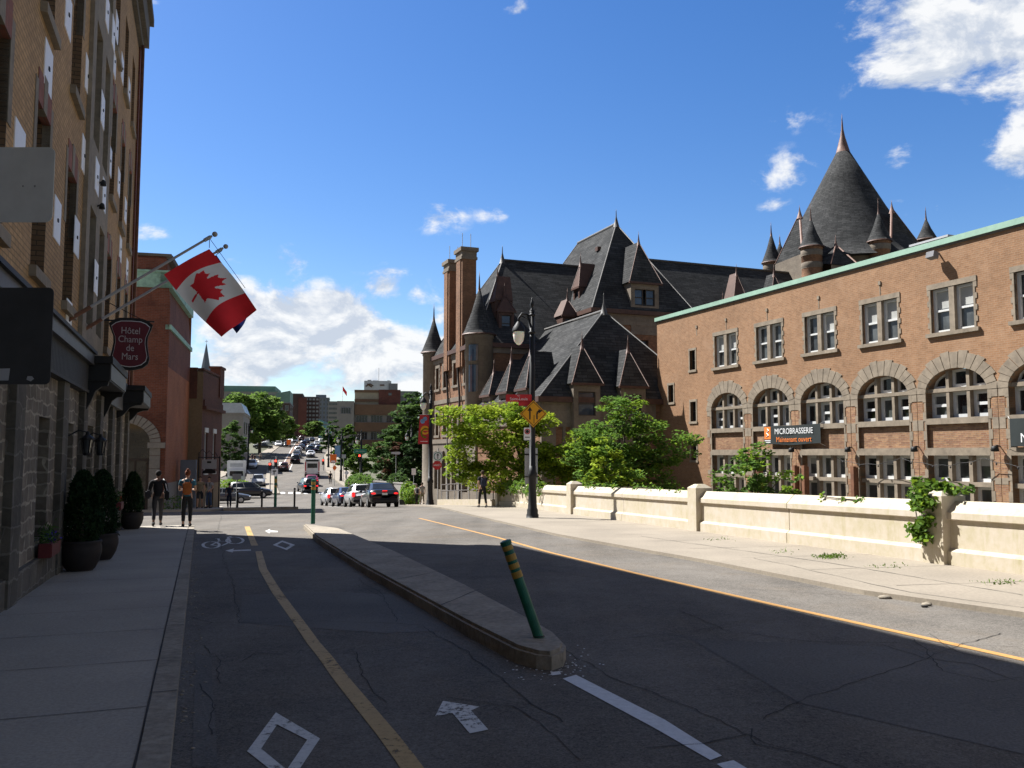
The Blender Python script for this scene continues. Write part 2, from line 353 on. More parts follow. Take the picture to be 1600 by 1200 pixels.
def mk(name, bm, mats, off=None):
    if off is not None: bmesh.ops.translate(bm, verts=bm.verts[:], vec=off)
    bm.normal_update(); uvmap(bm)
    me = bpy.data.meshes.new(name); bm.to_mesh(me); bm.free()
    for m in (mats if isinstance(mats, (list, tuple)) else [mats]): me.materials.append(MT[m] if isinstance(m, str) else m)
    o = bpy.data.objects.new(name, me); COL.objects.link(o); return o
def tag(o, label=None, cat=None, group=None, kind=None):
    for k, v in (('label', label), ('category', cat), ('group', group), ('kind', kind)):
        if v: o[k] = v
    return o
def struct(name, bm, mats, label, cat=None, kind='structure'):
    return tag(mk(name, bm, mats), label, cat or name.replace('_', ' '), None, kind)
class T:
    """a thing: an Empty at its base; part coordinates are given in a frame turned rz about org, base = the Empty's place in that frame"""
    def __init__(s, name, label, cat, org=(0, 0, 0), rz=0., base=(0, 0, 0), group=None):
        s.R = Matrix.Rotation(rz, 4, 'Z'); s.M = Matrix.Translation(Vector(org)) @ s.R; s.Mi = s.M.inverted()
        s.b = Vector(base); s.o = bpy.data.objects.new(name, None); COL.objects.link(s.o); s.o.empty_display_size = .3
        s.o.location = s.M @ s.b; s.o.rotation_euler = (0, 0, rz); tag(s.o, label, cat, group)
    def part(s, name, bm, mats, parent=None, label=None, bev=0.):
        if bev: bmesh.ops.bevel(bm, geom=bm.edges[:], offset=bev, segments=2, affect='EDGES')
        o = mk(name, bm, mats, -s.b); o.parent = parent or s.o
        if label: o['label'] = label
        return o
    def loc(s, px, py, Y): return s.Mi @ W(px, py, Y)
def single(name, label, cat, bm, mats, loc, rz=0., group=None, kind=None):
    o = mk(name, bm, mats); o.location = loc; o.rotation_euler = (0, 0, rz); return tag(o, label, cat, group, kind)
def dup(root, loc, rz, label, group=None, paint=None, swap=None):
    r = root.copy(); COL.objects.link(r); r.location = loc; r.rotation_euler = (0, 0, rz); r['label'] = label
    if group: r['group'] = group
    def kids(src, dst):
        for ch in list(src.children):
            c = ch.copy(); COL.objects.link(c); c.parent = dst
            if swap and ch.data:
                for i, sl in enumerate(c.material_slots):
                    if sl.material and sl.material.name in swap: nm = swap[sl.material.name]; sl.link = 'OBJECT'; sl.material = MT[nm]
            kids(ch, c)
    kids(root, r); return r
# ------------------------------------------------------------------ leaves, trees
def rvec():
    while True:
        v = Vector((RN.uniform(-1, 1), RN.uniform(-1, 1), RN.uniform(-1, 1)))
        if .05 < v.length < 1: return v
def leaf(bm, p, s, mi=0, flat=.5, asp=1.8):
    n = rvec(); n.z = abs(n.z) + flat; n.normalize(); a = n.cross(rvec()).normalized(); b = n.cross(a)
    a *= s * asp * .5; b *= s * .5
    f = bm.faces.new([bm.verts.new(q) for q in (p - a, p - a * .1 + b, p + a, p - a * .1 - b)]); f.material_index = mi
def clump(bm, c, r, n, s, mis, fz=.55, flat=.6):
    for _ in range(n):
        v = rvec(); v = v.normalized() * (v.length ** .5)
        leaf(bm, c + Vector((v.x * r, v.y * r, v.z * r * fz)), s * RN.uniform(.6, 1.3), RN.choice(mis), flat)
def tree(name, label, base, h, tr, blobs, ncl, nl, ls, mats, cat='tree', group=None, cr=.5, lean=(0, 0), bark='bark', droop=0., limbs=9, fz=.5):
    """blobs: (dx,dy,dz,rx,ry,rz) ellipsoids of the crown; ncl leaf clumps of nl leaves in their shells"""
    t = T(name, label, cat, base, 0., group=group); bm = NB(); wts = [b[3] * b[4] * b[5] for b in blobs]
    cs = []
    for _ in range(ncl):
        b = RN.choices(blobs, [w ** .7 for w in wts])[0]; v = rvec(); v = v.normalized() * (v.length ** .35) * RN.uniform(.75, 1.12)
        cs.append(Vector((b[0] + v.x * b[3], b[1] + v.y * b[4], b[2] + v.z * b[5])))
    ms = list(range(len(mats)))
    for c in cs:
        main = RN.choice(ms); rr = cr * RN.uniform(.55, 1.35)
        clump(bm, c, rr, int(nl * RN.uniform(.6, 1.3)), ls, [main, main, RN.choice(ms)], fz)
    t.part('crown', bm, mats)
    bm = NB(); top = Vector((blobs[0][0] * .6, blobs[0][1] * .6, blobs[0][2])); fork = Vector((lean[0], lean[1], h))
    tube(bm, [(0, 0, -.1), (lean[0] * .4, lean[1] * .4, h * .5), fork, fork.lerp(top, .6), top], [tr * 1.25, tr, tr * .85, tr * .5, tr * .15], 8)
    for i in range(limbs):
        c = RN.choice(cs); s0 = fork.lerp(top, RN.uniform(0, .6)); mid = s0.lerp(c, .5) + Vector((0, 0, RN.uniform(0, .4) - droop)) + rvec() * .15
        tube(bm, [s0, mid, c], [tr * .42, tr * .25, tr * .06], 5)
    t.part('trunk', bm, [bark]); return t
# ------------------------------------------------------------------ people
def skinmesh(V, E, Rr, sub=1):
    me = bpy.data.meshes.new('sk'); me.from_pydata([tuple(v) for v in V], E, []); o = bpy.data.objects.new('sk', me); COL.objects.link(o)
    o.modifiers.new('s', 'SKIN')
    if not me.skin_vertices: return None
    for i, r in enumerate(Rr):
        q = me.skin_vertices[0].data[i]; q.radius = r if isinstance(r, tuple) else (r, r); q.use_root = (i == 0)
    sb = o.modifiers.new('u', 'SUBSURF'); sb.levels = sub; sb.render_levels = sub
    dg = bpy.context.evaluated_depsgraph_get(); dg.update(); m2 = bpy.data.meshes.new_from_object(o.evaluated_get(dg))
    bm = NB(); bm.from_mesh(m2); bpy.data.objects.remove(o); bpy.data.meshes.remove(me); bpy.data.meshes.remove(m2)
    for f in bm.faces: f.smooth = True
    return bm
def person(label, loc, rz, H=1.7, top='cloth_black', legs='cloth_charcoal', hair='hair_black', skin='skin', stride=.16, arms=(0, 0), bend=(0, 0), bag=None, sleeve=.55, shorts=False, bun=False, shoes='cloth_black', wide=1., face_on=True, group=None, hands=True, sub=1):
    t = T('person', label, 'person', loc, rz, group=group); k = H / 1.7
    J = {'pel': (0, 0, .93), 'bel': (0, .005, 1.08), 'che': (0, .01, 1.27), 'clv': (0, -.005, 1.41), 'nek': (0, .005, 1.47), 'hd0': (0, .025, 1.54), 'hd1': (0, .02, 1.62), 'hd2': (0, .01, 1.675)}
    for s, q in ((-1, 'l'), (1, 'r')):
        st = stride * s; a = arms[0 if s < 0 else 1]; bd = bend[0 if s < 0 else 1]
        J['hip' + q] = (s * .09, 0, .88); J['kne' + q] = (s * .095, st * .55 + .03, .48); J['ank' + q] = (s * .095, st - (.05 if st < 0 else 0), .085 + (.05 if st < -.1 else 0)); J['toe' + q] = (s * .11, st + .15, .03)
        J['sho' + q] = (s * .17 * wide, -.005, 1.38); e = Vector((s * .235 * wide, sin(a) * .27 - .01, 1.38 - cos(a) * .27)); J['elb' + q] = tuple(e)
        w = e + Vector((-s * .02 - s * abs(bd) * .07, sin(a + .18 + bd) * .24, -cos(a + .18 + bd) * .24)); J['wri' + q] = tuple(w); J['pal' + q] = tuple(w + (w - e).normalized() * .085)
    Rd = {'pel': (.145, .105), 'bel': (.13, .095), 'che': (.15, .10), 'clv': (.10, .07), 'nek': .05, 'hd0': .062, 'hd1': (.075, .092), 'hd2': (.058, .07)}
    for q in 'lr': Rd.update({'hip' + q: .085, 'kne' + q: .056, 'ank' + q: .04, 'toe' + q: .032, 'sho' + q: .06, 'elb' + q: .042, 'wri' + q: .03, 'pal' + q: (.022, .036)})
    B = ['pel', 'bel', 'che', 'clv', 'nek', 'hd0', 'hd1', 'hd2']; CH = [B] + [c for q in 'lr' for c in (['pel', 'hip' + q, 'kne' + q, 'ank' + q, 'toe' + q], ['clv', 'sho' + q, 'elb' + q, 'wri' + q, 'pal' + q])]
    def build(chains, add, cut=None, mul=1.):
        ids, V, E, Rr = {}, [], [], []
        for ch in chains:
            pr = None
            for nme in ch:
                if isinstance(nme, tuple):
                    a, b, f = nme; pos = Vector(J[a]).lerp(Vector(J[b]), f); key = nme
                    ra = Rd[a] if not isinstance(Rd[a], tuple) else sum(Rd[a]) / 2; rb = Rd[b] if not isinstance(Rd[b], tuple) else sum(Rd[b]) / 2; r = ra + (rb - ra) * f
                else: pos, key, r = Vector(J[nme]), nme, Rd[nme]
                if key not in ids:
                    ids[key] = len(V); V.append(pos * k); Rr.append(tuple((x + add) * k * mul for x in r) if isinstance(r, tuple) else (r + add) * k * mul)
                if pr is not None: E.append((pr, ids[key]))
                pr = ids[key]
        return skinmesh(V, E, Rr, sub)
    bm = build(CH, 0.)
    hc = Vector(J['hd1']) * k
    for s in (-1, 1): ell(bm, hc + Vector((s * .078, -.002, -.015)) * k, (.012 * k, .022 * k, .034 * k), 6, 4)
    tube(bm, [hc + Vector((0, .098, .005)) * k, hc + Vector((0, .122, -.03)) * k, hc + Vector((0, .1, -.045)) * k], [.008 * k, .016 * k, .012 * k], 5)
    if hands:
        for s, q in ((-1, 'l'), (1, 'r')):
            pw, pp = Vector(J['wri' + q]) * k, Vector(J['pal' + q]) * k; d = (pp - pw).normalized(); sd = Vector((0, 1, 0)) - d * d.y; sd.normalize(); inn = d.cross(sd) * (1 if s > 0 else -1)
            for i, ln in enumerate((.068, .078, .074, .058)):
                b0 = pp + sd * (.027 - i * .018) * k + d * .012 * k
                tube(bm, [b0, b0 + d * ln * .5 * k + inn * .006 * k, b0 + d * ln * .9 * k + inn * .024 * k], [.0095 * k, .009 * k, .007 * k], 5)
            b0 = pw.lerp(pp, .5) + sd * .03 * k
            tube(bm, [b0, b0 + (sd * .03 + d * .03) * k, b0 + (sd * .035 + d * .065 + inn * .01) * k], [.012 * k, .011 * k, .008 * k], 5)
    body = t.part('body', bm, [skin])
    t.part('shirt', build([[('pel', 'bel', -.35), ('pel', 'bel', .4), 'bel', 'che', 'clv', ('clv', 'nek', .45)]] + [['clv', 'sho' + q, ('sho' + q, 'elb' + q, .55)] + ([] if sleeve < .9 else ['elb' + q, ('elb' + q, 'wri' + q, .85)]) for q in 'lr'], .019), [top])
    t.part('trousers', build([[('pel', 'bel', .85), ('pel', 'bel', .4), 'pel']] + [['pel', 'hip' + q, 'kne' + q] + ([] if shorts else [('kne' + q, 'ank' + q, .88)]) for q in 'lr'], .014), [legs])
    for q in 'lr':
        bm = NB(); an, to = Vector(J['ank' + q]) * k, Vector(J['toe' + q]) * k; zf = min(an.z, to.z) - .055 * k
        tube(bm, [Vector((an.x, an.y - .07 * k, an.z - .045 * k)), Vector((an.x, an.y, an.z - .03 * k)), to + Vector((0, -.04, .012)) * k, to + Vector((0, .02, 0)) * k], [.032 * k, .05 * k, .042 * k, .028 * k], 8)
        t.part('shoe', bm, [shoes])
    bm = NB(); ell(bm, hc + Vector((0, -.018, .02)) * k, (.088 * k, .098 * k, .098 * k), 12, 8)
    bmesh.ops.delete(bm, geom=[v for v in bm.verts if v.co.y > hc.y + .055 * k and v.co.z < hc.z + .05 * k], context='VERTS')
    if bun: ell(bm, hc + Vector((0, -.06, .11)) * k, (.045 * k,) * 3, 8, 6)
    t.part('hair', bm, [hair])
    if bag == 'backpack' or bag == 'orange':
        m = 'cloth_orange' if bag == 'orange' else 'cloth_navy'
        bm = NB(); box(bm, -.13 * k, .13 * k, -.27 * k, -.12 * k, .98 * k, 1.36 * k); bp = t.part('backpack', bm, [m], bev=.045 * k)
        bm = NB(); box(bm, -.095 * k, .095 * k, -.30 * k, -.262 * k, 1.01 * k, 1.17 * k); t.part('pocket', bm, [m], bp, bev=.015 * k)
        bm = NB()
        for s in (-1, 1): tube(bm, [(s * .09 * k, -.13 * k, 1.33 * k), (s * .10 * k, -.02 * k, 1.46 * k), (s * .11 * k, .12 * k, 1.38 * k), (s * .12 * k, .12 * k, 1.2 * k)], .018 * k, 6)
        t.part('strap', bm, ['cloth_black'], bp)
    if bag == 'shoulder':
        bm = NB(); box(bm, .20 * k, .33 * k, -.24 * k, .16 * k, .80 * k, 1.10 * k); bp = t.part('shoulder_bag', bm, ['cloth_black'], bev=.04 * k)
        bm = NB(); box(bm, -.36 * k, -.2 * k, -.2 * k, .15 * k, .86 * k, 1.12 * k); t.part('hand_bag', bm, ['cloth_charcoal'], bev=.04 * k)
        bm = NB(); tube(bm, [(.27 * k, -.05 * k, 1.08 * k), (.22 * k, -.06 * k, 1.3 * k), (.15 * k, -.02 * k, 1.46 * k), (.2 * k, .08 * k, 1.3 * k), (.27 * k, .05 * k, 1.08 * k)], .016 * k, 6); t.part('strap', bm, ['cloth_white'], bp)
    return t
# ------------------------------------------------------------------ vehicles (local: +y is forward)
def loft(bm, secs, mi=0):
    rings = []
    for y, zb, zs, hw in secs:
        h = [(hw * .80, zb), (hw * .97, zb + .12), (hw, zb + (zs - zb) * .55), (hw * .975, zs - .14), (hw * .90, zs - .04), (hw * .55, zs + .02)]
        rings.append([bm.verts.new((x, y, z)) for x, z in h] + [bm.verts.new((-x, y, z)) for x, z in reversed(h)])
    n = len(rings[0])
    for a, b in zip(rings, rings[1:]):
        for k in range(n):
            f = bm.faces.new((a[k], a[(k + 1) % n], b[(k + 1) % n], b[k])); f.smooth = True; f.material_index = mi
    bm.faces.new(rings[0]).material_index = mi; bm.faces.new(rings[-1]).material_index = mi
def wheel(t, x, y, r, w=.2, rimm='rim'):
    s = 1 if x > 0 else -1; bm = NB(); M = Matrix.Translation((x, y, r)) @ Matrix.Rotation(pi / 2, 4, 'Y')
    b2 = NB(); lathe(b2, (0, 0, 0), [(r * .6, -w / 2), (r * .93, -w / 2), (r, -w * .35), (r, w * .35), (r * .93, w / 2), (r * .6, w / 2)], 20); add_bm(bm, b2, lambda c: M @ c)
    ty = t.part('wheel', bm, ['tyre']); bm = NB(); b2 = NB(); lathe(b2, (0, 0, s * w * .46), [(0, .0), (r * .12, .015), (r * .5, -.01 * s), (r * .62, .01 * s)], 14); add_bm(bm, b2, lambda c: M @ c)
    t.part('rim', bm, [rimm], ty)
def make_car(st, name):
    t = T(name, 'x', 'car')
    if st == 'sedan': L, H, hw, bz, rb, rr, rf, fb, dk = 4.7, 1.46, .92, .95, -1.95, -.95, .28, 1.15, 1.04
    elif st == 'hatch': L, H, hw, bz, rb, rr, rf, fb, dk = 4.15, 1.52, .88, .97, -2.0, -1.62, .3, 1.2, 1.0
    else: L, H, hw, bz, rb, rr, rf, fb, dk = 4.65, 1.72, .94, 1.08, -2.25, -1.95, .35, 1.15, 1.1
    h = L / 2; bm = NB()
    loft(bm, [(-h, .42, dk - .28, hw * .84), (-h + .05, .3, dk - .1, hw * .92), (-h + .28, .25, dk, hw * .97), (-h + .9, .22, dk - .005, hw), (-.3, .21, bz, hw), (fb, .21, bz - .02, hw), (h - .75, .22, bz - .1, hw * .98), (h - .25, .25, bz - .2, hw * .92), (h - .03, .33, bz - .34, hw * .78)])
    b2 = NB(); wb, wt = hw * .90, hw * .68
    lo = [(-wb, rb), (wb, rb), (wb * .96, fb), (-wb * .96, fb)]; hi = [(-wt, rr), (wt, rr), (wt, rf), (-wt, rf)]
    v = [b2.verts.new((x, y, (dk if y < 0 else bz) - .03)) for x, y in lo] + [b2.verts.new((x, y, H)) for x, y in hi]
    for q in ((4, 5, 6, 7), (0, 1, 5, 4), (1, 2, 6, 5), (2, 3, 7, 6), (3, 0, 4, 7)): b2.faces.new([v[i] for i in q])
    bmesh.ops.bevel(b2, geom=[e for e in b2.edges if not e.is_boundary], offset=.07, segments=3, affect='EDGES')
    for f in b2.faces: f.smooth = True
    add_bm(bm, b2, lambda c: c)
    for f in bm.faces: f.smooth = True
    t.part('body', bm, ['car_black'])
    C0 = [Vector((x, y, (dk if y < 0 else bz) - .03)) for x, y in lo]; C1 = [Vector((x, y, H)) for x, y in hi]
    def pane(nm, a, b, c, d, u0, u1, v0, v1):
        pts = []; nn = (b - a).cross(d - a).normalized()
        for u, w in ((u0, v0), (u1, v0), (u1, v1), (u0, v1)):
            pts.append(a.lerp(b, u).lerp(d.lerp(c, u), w))
        cen = sum(pts, Vector()) / 4; o = nn if nn.dot(cen - Vector((0, 0, 1.1))) > 0 else -nn
        bm = NB(); face(bm, [p + o * .012 for p in pts]); t.part(nm, bm, ['glass_dark'])
    pane('rear_window', C0[0], C0[1], C1[1], C1[0], .1, .9, .16, .88); pane('windscreen', C0[3], C0[2], C1[2], C1[3], .08, .92, .1, .9)
    for i, j in ((1, 2), (0, 3)):
        pane('side_window', C0[i], C0[j], C1[j], C1[i], .1, .5, .14, .86); pane('side_window', C0[i], C0[j], C1[j], C1[i], .53, .88, .14, .86)
    for sx in (-1, 1):
        for y in (-h + .85, h - .92):
            wheel(t, sx * (hw - .1), y, .33 if st != 'suv' else .37)
        bm = NB(); cx = sx * hw * (.74 if st != "hatch" else .82); w = .15 if st != "hatch" else .09; box(bm, cx - w, cx + w, -h - .012, -h + .22, dk - .33, dk - (.17 if st != "hatch" else .02))
        if st == 'sedan': bm.free(); bm = NB(); ell(bm, (sx * hw * .70, -h + .13, dk - .235), (.20, .15, .085), 12, 8)
        t.part('taillight', bm, ['tail_red'], bev=0 if st == 'sedan' else .02)
        bm = NB(); ell(bm, (sx * hw * .66, h - .12, bz - .34), (.17, .12, .07), 8, 6); t.part('headlight', bm, ['lamp_clear'])
        bm = NB(); ell(bm, (sx * (hw + .07), fb - .25, bz + .02), (.1, .06, .07), 8, 6); t.part('side_mirror', bm, ['car_black'])
    bm = NB(); box(bm, -.16, .16, -h - .02, -h + .02, dk - .32, dk - .2); t.part('number_plate', bm, ['sign_white'])
    bm = NB(); box(bm, -hw * .82, hw * .82, -h - .03, -h + .1, .3, .46); t.part('rear_bumper', bm, ['plastic_black'], bev=.03)
    bm = NB(); box(bm, -.5, .5, h - .1, h + .0, .42, .58); t.part('grille', bm, ['plastic_black'], bev=.02)
    if st == 'sedan':
        bm = NB(); box(bm, -.14, .14, -h - .005, -h + .06, dk - .1, dk - .05); t.part('brake_light', bm, ['tail_red'])
    return t
def place(proto, px, Y, az, label, paint=None, on=False, group=None, py=790, first=[]):
    sw = {}
    if paint: sw['car_black'] = paint
    if on: sw['tail_red'] = 'tail_on'
    p = P(px, Y, py); r = dup(proto.o, p, -rad(az), label, group, swap=sw)
    sl = (gz(p.x + sin(rad(az)), p.y + cos(rad(az))) - gz(p.x - sin(rad(az)), p.y - cos(rad(az)))) / 2
    r.rotation_euler = (Matrix.Rotation(-rad(az), 4, 'Z') @ Matrix.Rotation(math.atan(sl), 4, 'X')).to_euler(); return r
def make_bus(px, Y, az, py):
    p = P(px, Y, py); t = T('shuttle_bus', 'white shuttle bus seen from behind with dark rear window, behind the red car', 'bus', p, -rad(az))
    bm = NB(); box(bm, -1.12, 1.12, -3.6, 3.4, .45, 2.85); t.part('body', bm, ['truck_white'], bev=.1)
    bm = NB(); face(bm, [(-.75, -3.61, 1.45), (.75, -3.61, 1.45), (.75, -3.61, 2.15), (-.75, -3.61, 2.15)]); t.part('rear_window', bm, ['glass_dark'])
    bm = NB(); box(bm, -.95, .95, -3.63, -3.59, 2.45, 2.72); t.part('route_board', bm, ['plastic_black'])
    for s in (-1, 1):
        bm = NB(); box(bm, s * 1.0 - .07, s * 1.0 + .07, -3.63, -3.55, 1.0, 2.4); t.part('red_stripe', bm, ['sign_red'])
        bm = NB(); box(bm, s * .95 - .1, s * .95 + .1, -3.64, -3.56, .62, .82); t.part('taillight', bm, ['tail_red'])
        for i in range(4):
            bm = NB(); x = s * 1.128; y = -3.0 + i * 1.5; face(bm, [(x, y, 1.35), (x, y + 1.3, 1.35), (x, y + 1.3, 2.25), (x, y, 2.25)]); t.part('side_window', bm, ['glass_dark'])
        for y in (-2.1, 2.2): wheel(t, s * 1.0, y, .42, .28)
    bm = NB(); box(bm, -1.1, 1.1, -3.75, -3.5, .35, .55); t.part('rear_bumper', bm, ['plastic_black'], bev=.04)
def make_truck(px, Y, az, py):
    p = P(px, Y, py); t = T('box_truck', 'white box truck facing the crossing, behind the black suv', 'truck', p, -rad(az))
    bm = NB(); box(bm, -1.2, 1.2, -3.4, 1.6, .95, 3.35); t.part('cargo_box', bm, ['truck_white'], bev=.04)
    bm = NB(); v = [(-1.0, 1.62, .5), (1.0, 1.62, .5), (1.0, 3.3, .5), (-1.0, 3.3, .5)]; box(bm, -1.02, 1.02, 1.65, 3.2, .5, 1.35); box(bm, -.96, .96, 1.65, 2.8, 1.35, 2.15); t.part('cab', bm, ['truck_white'], bev=.07)
    bm = NB(); face(bm, [(-.85, 2.815, 1.4), (.85, 2.815, 1.4), (.8, 2.815, 2.02), (-.8, 2.815, 2.02)]); t.part('windscreen', bm, ['glass_dark'])
    bm = NB(); box(bm, -.8, .8, 1.605, 1.64, 2.55, 3.0); t.part('front_board', bm, ['sign_grey'])
    bm = NB(); box(bm, -.6, .6, 3.18, 3.225, .72, 1.1); t.part('grille', bm, ['plastic_black'])
    for s in (-1, 1):
        bm = NB(); box(bm, s * .8 - .13, s * .8 + .13, 3.17, 3.23, .8, 1.02); t.part('headlight', bm, ['lamp_clear'])
        bm = NB(); box(bm, s * 1.2 - .09, s * 1.2 + .09, 2.75, 2.85, 1.3, 1.75); t.part('side_mirror', bm, ['plastic_black'])
        bm = NB(); x = s * .968; face(bm, [(x, 1.9, 1.4), (x, 2.7, 1.4), (x, 2.65, 2.0), (x, 1.9, 2.0)]); t.part('side_window', bm, ['glass_dark'])
        for y in (-2.0, 2.4): wheel(t, s * .95, y, .42, .28)
    bm = NB(); box(bm, -1.0, 1.0, 3.1, 3.3, .35, .52); t.part('bumper', bm, ['plastic_black'], bev=.03)
# ------------------------------------------------------------------ street furniture
def lamp_post(label, loc, rz, H=8.1, group=None, banner=None, arm=.5, k=1.):
    t = T('street_lamp', label, 'street lamp', loc, rz, group=group); z = H - .75
    bm = NB(); lathe(bm, (0, 0, 0), [(.27 * k, 0), (.27 * k, .12), (.24 * k, .16), (.24 * k, .3), (.2 * k, .36), (.17 * k, .9), (.17 * k, 1.45), (.205 * k, 1.5), (.205 * k, 1.62), (.16 * k, 1.7), (.15 * k, 1.9)], 16); t.part('base', bm, ['black_metal'])
    bm = NB(); tube(bm, [(0, 0, 1.6), (0, 0, 4), (0, 0, H - .5)], [.145 * k, .125 * k, .10 * k], 12)
    for zz in (z - .55, z + .1): lathe(bm, (0, 0, zz), [(.10 * k, -.05), (.15 * k, -.03), (.15 * k, .03), (.10 * k, .05)], 12)
    t.part('pole', bm, ['black_metal'])
    bm = NB(); lathe(bm, (0, 0, H - .55), [(.11 * k, 0), (.13 * k, .06), (.06 * k, .12), (.05 * k, .2), (.10 * k, .3), (.06 * k, .42), (.03 * k, .5), (0, .6)], 12); t.part('finial', bm, ['black_metal'])
    bm = NB(); pts = [(-.08, 0, z - .5), (-arm * .45, 0, z - .38), (-arm * .8, 0, z - .05), (-arm, 0, z + .14), (-arm * 1.1, 0, z - .0)]
    tube(bm, [(-.05, 0, z - .45), (-.12, 0, z - .1), (-arm * .35, 0, z + .13), (-arm * .75, 0, z + .16), (-arm, 0, z - .02), (-arm, 0, z - .16)], .045, 8); tube(bm, [(-.1, 0, z + .08), (-arm * .4, 0, z - .02), (-arm * .9, 0, z + .08)], .02, 6)
    t.part('arm', bm, ['black_metal'])
    hz = z - .2; bm = NB(); lathe(bm, (-arm, 0, hz), [(.03, .1), (.07, .04), (.10, .0), (.21, -.16), (.245, -.28), (.25, -.33), (.2, -.33)], 16); hd = t.part('lamp_hood', bm, ['black_metal'])
    bm = NB(); lathe(bm, (-arm, 0, hz), [(.205, -.33), (.215, -.45), (.17, -.68), (.08, -.8), (0, -.83)], 16); t.part('lamp_globe', bm, ['globe'], hd)
    return t
def plate(bm, pts, th=.012, y0=0., mi=0): prism(bm, pts, lambda x, z: (x, y0, z), lambda x, z: (x, y0 + th, z), mi)
def rect(w, h, cx=0, cz=0): return [(cx - w / 2, cz - h / 2), (cx + w / 2, cz - h / 2), (cx + w / 2, cz + h / 2), (cx - w / 2, cz + h / 2)]
def circ(r, cx=0, cz=0, n=20, a0=0): return [(cx + r * cos(a0 + 2 * pi * i / n), cz + r * sin(a0 + 2 * pi * i / n)) for i in range(n)]
def rrect(w, h, r, n=4):
    o = []
    for cx, cz, a in ((w / 2 - r, h / 2 - r, 0), (-w / 2 + r, h / 2 - r, pi / 2), (-w / 2 + r, -h / 2 + r, pi), (w / 2 - r, -h / 2 + r, 3 * pi / 2)):
        o += [(cx + r * cos(a + pi / 2 * i / n), cz + r * sin(a + pi / 2 * i / n)) for i in range(n + 1)]
    return o
# ================================================================== SETTING
CT = (-3.2,)
courtz = lambda x, y: -3.2
WALLP = [(27.7, -60), (8.0, 13.9), (2.36, 35.1), (-.9, 47.0), (-4.8, 56.8), (-6.6, 66), (-7.8, 77.5)]
struct('ground', drape([(-2500, -60)] + WALLP + [(2500, 1080), (2500, 2500), (-2500, 2500)], 0.), ['ground_dirt'], 'earth and grass slopes beyond the street')
bm = NB(); bm.faces.new([bm.verts.new((x, y, -3.2)) for x, y in WALLP + [(2500, 1080), (2500, -60)]])
struct('courtyard', bm, ['court_gravel'], 'sunken courtyard behind the cream wall')
Gp = lambda L, h=0.: [xy(G(p[0], p[1], h)) for p in L]
HA = rad(19.5)
def HF(n, t): return (n * cos(HA) - t * sin(HA), n * sin(HA) + t * cos(HA))
pj = lambda px, Y: xy(P(px, Y))
road = drape([(-70, -40), (22, -40)] + WALLP[1:] + [(-7, 84), (30, 100), (30, 112), pj(560, 112), pj(535, 118), pj(508, 150), pj(505, 190), pj(520, 260), pj(530, 420), pj(535, 600), pj(470, 600), pj(455, 320), pj(440, 240), pj(418, 190), pj(385, 160), pj(345, 135), (-110, 120), (-90, 40), (-70, 30)], .004)
# cracks, seams and patches belong to the road sheet
for pts in ([(870, 1010), (960, 1060), (1080, 1110), (1190, 1160), (1330, 1200)], [(1190, 1125), (1260, 1090), (1390, 1050), (1480, 1015), (1560, 990)], [(1060, 955), (1130, 985), (1260, 1003), (1400, 1006), (1600, 1012)],
            [(940, 1003), (1060, 990), (1130, 980)], [(1380, 1008), (1440, 1030), (1520, 1040), (1600, 1070)], [(1430, 1000), (1470, 1050), (1550, 1068), (1600, 1060)], [(1170, 1140), (1180, 1165), (1260, 1180)], [(1450, 990), (1500, 1020), (1590, 1040)],
            [(880, 905), (1000, 893), (1090, 890)], [(900, 890), (760, 886)], [(300, 965), (330, 975), (375, 974)], [(352, 880), (362, 910), (376, 974), (520, 972), (620, 975), (660, 978)], [(560, 905), (600, 935), (617, 955), (621, 972)], [(380, 1035), (400, 1020), (460, 1025), (470, 1018), (560, 1022), (650, 1010), (700, 1000)],
            [(560, 1020), (570, 1060), (600, 1100)], [(660, 980), (730, 1020), (800, 1075), (880, 1130)], [(700, 1090), (800, 1105), (870, 1150), (900, 1190)], [(1010, 1170), (1100, 1165), (1170, 1150)], [(312, 1070), (335, 1110), (330, 1150)], [(320, 1010), (345, 1030), (340, 1070)], [(620, 890), (560, 915), (600, 935)],
            [(700, 826), (860, 842), (960, 848)], [(880, 850), (1020, 868), (1180, 862)], [(1100, 915), (1300, 930), (1480, 938)], [(348, 800), (340, 830), (352, 880)]):
    strip(road, Gp(pts), .010, .009, 1, .022, .10)
for pts in ([(378, 930), (520, 925), (700, 935), (760, 985), (600, 990), (376, 974)], [(300, 1200), (305, 1020), (330, 1030), (340, 1200)], [(1080, 1000), (1400, 1012), (1600, 1040), (1600, 1180), (1250, 1100)]):
    drape(Gp(pts), .0065, 2, road)
struct('road', road, ['asphalt', 'crack', 'patch_asphalt'], 'worn grey asphalt street running downhill to the crossing')
# left pavement
sw = drape([HF(-2.4, -14), HF(-.3, -14), HF(-.3, 29.2), HF(-.6, 29.8), HF(-2.4, 29.9)], .13, 0, None, .2)
for t in [-8 + i * 1.62 for i in range(24)]: strip(sw, [HF(-2.2, t), HF(-.3, t + .03)], .010, .134, 1, .002, .3)
strip(sw, [HF(-1.2, 3), HF(-1.9, 5.2), HF(-2.2, 6)], .01, .134, 1, .02, .2)
struct('sidewalk', sw, ['concrete', 'crack'], 'grey concrete sidewalk in the shade along the hotel')
kb = drape([HF(-.285, -14), HF(-.115, -14), HF(-.115, 29.2), HF(-.45, 29.95), HF(-.6, 29.8), HF(-.285, 29.2)], .135, 0, None, .3)
for t in range(-8, 30, 3): strip(kb, [HF(-.285, t), HF(-.115, t)], .014, .139, 1)
strip(kb, [HF(-.29, -14), HF(-.29, 29.2)], .014, .137, 1, .003)
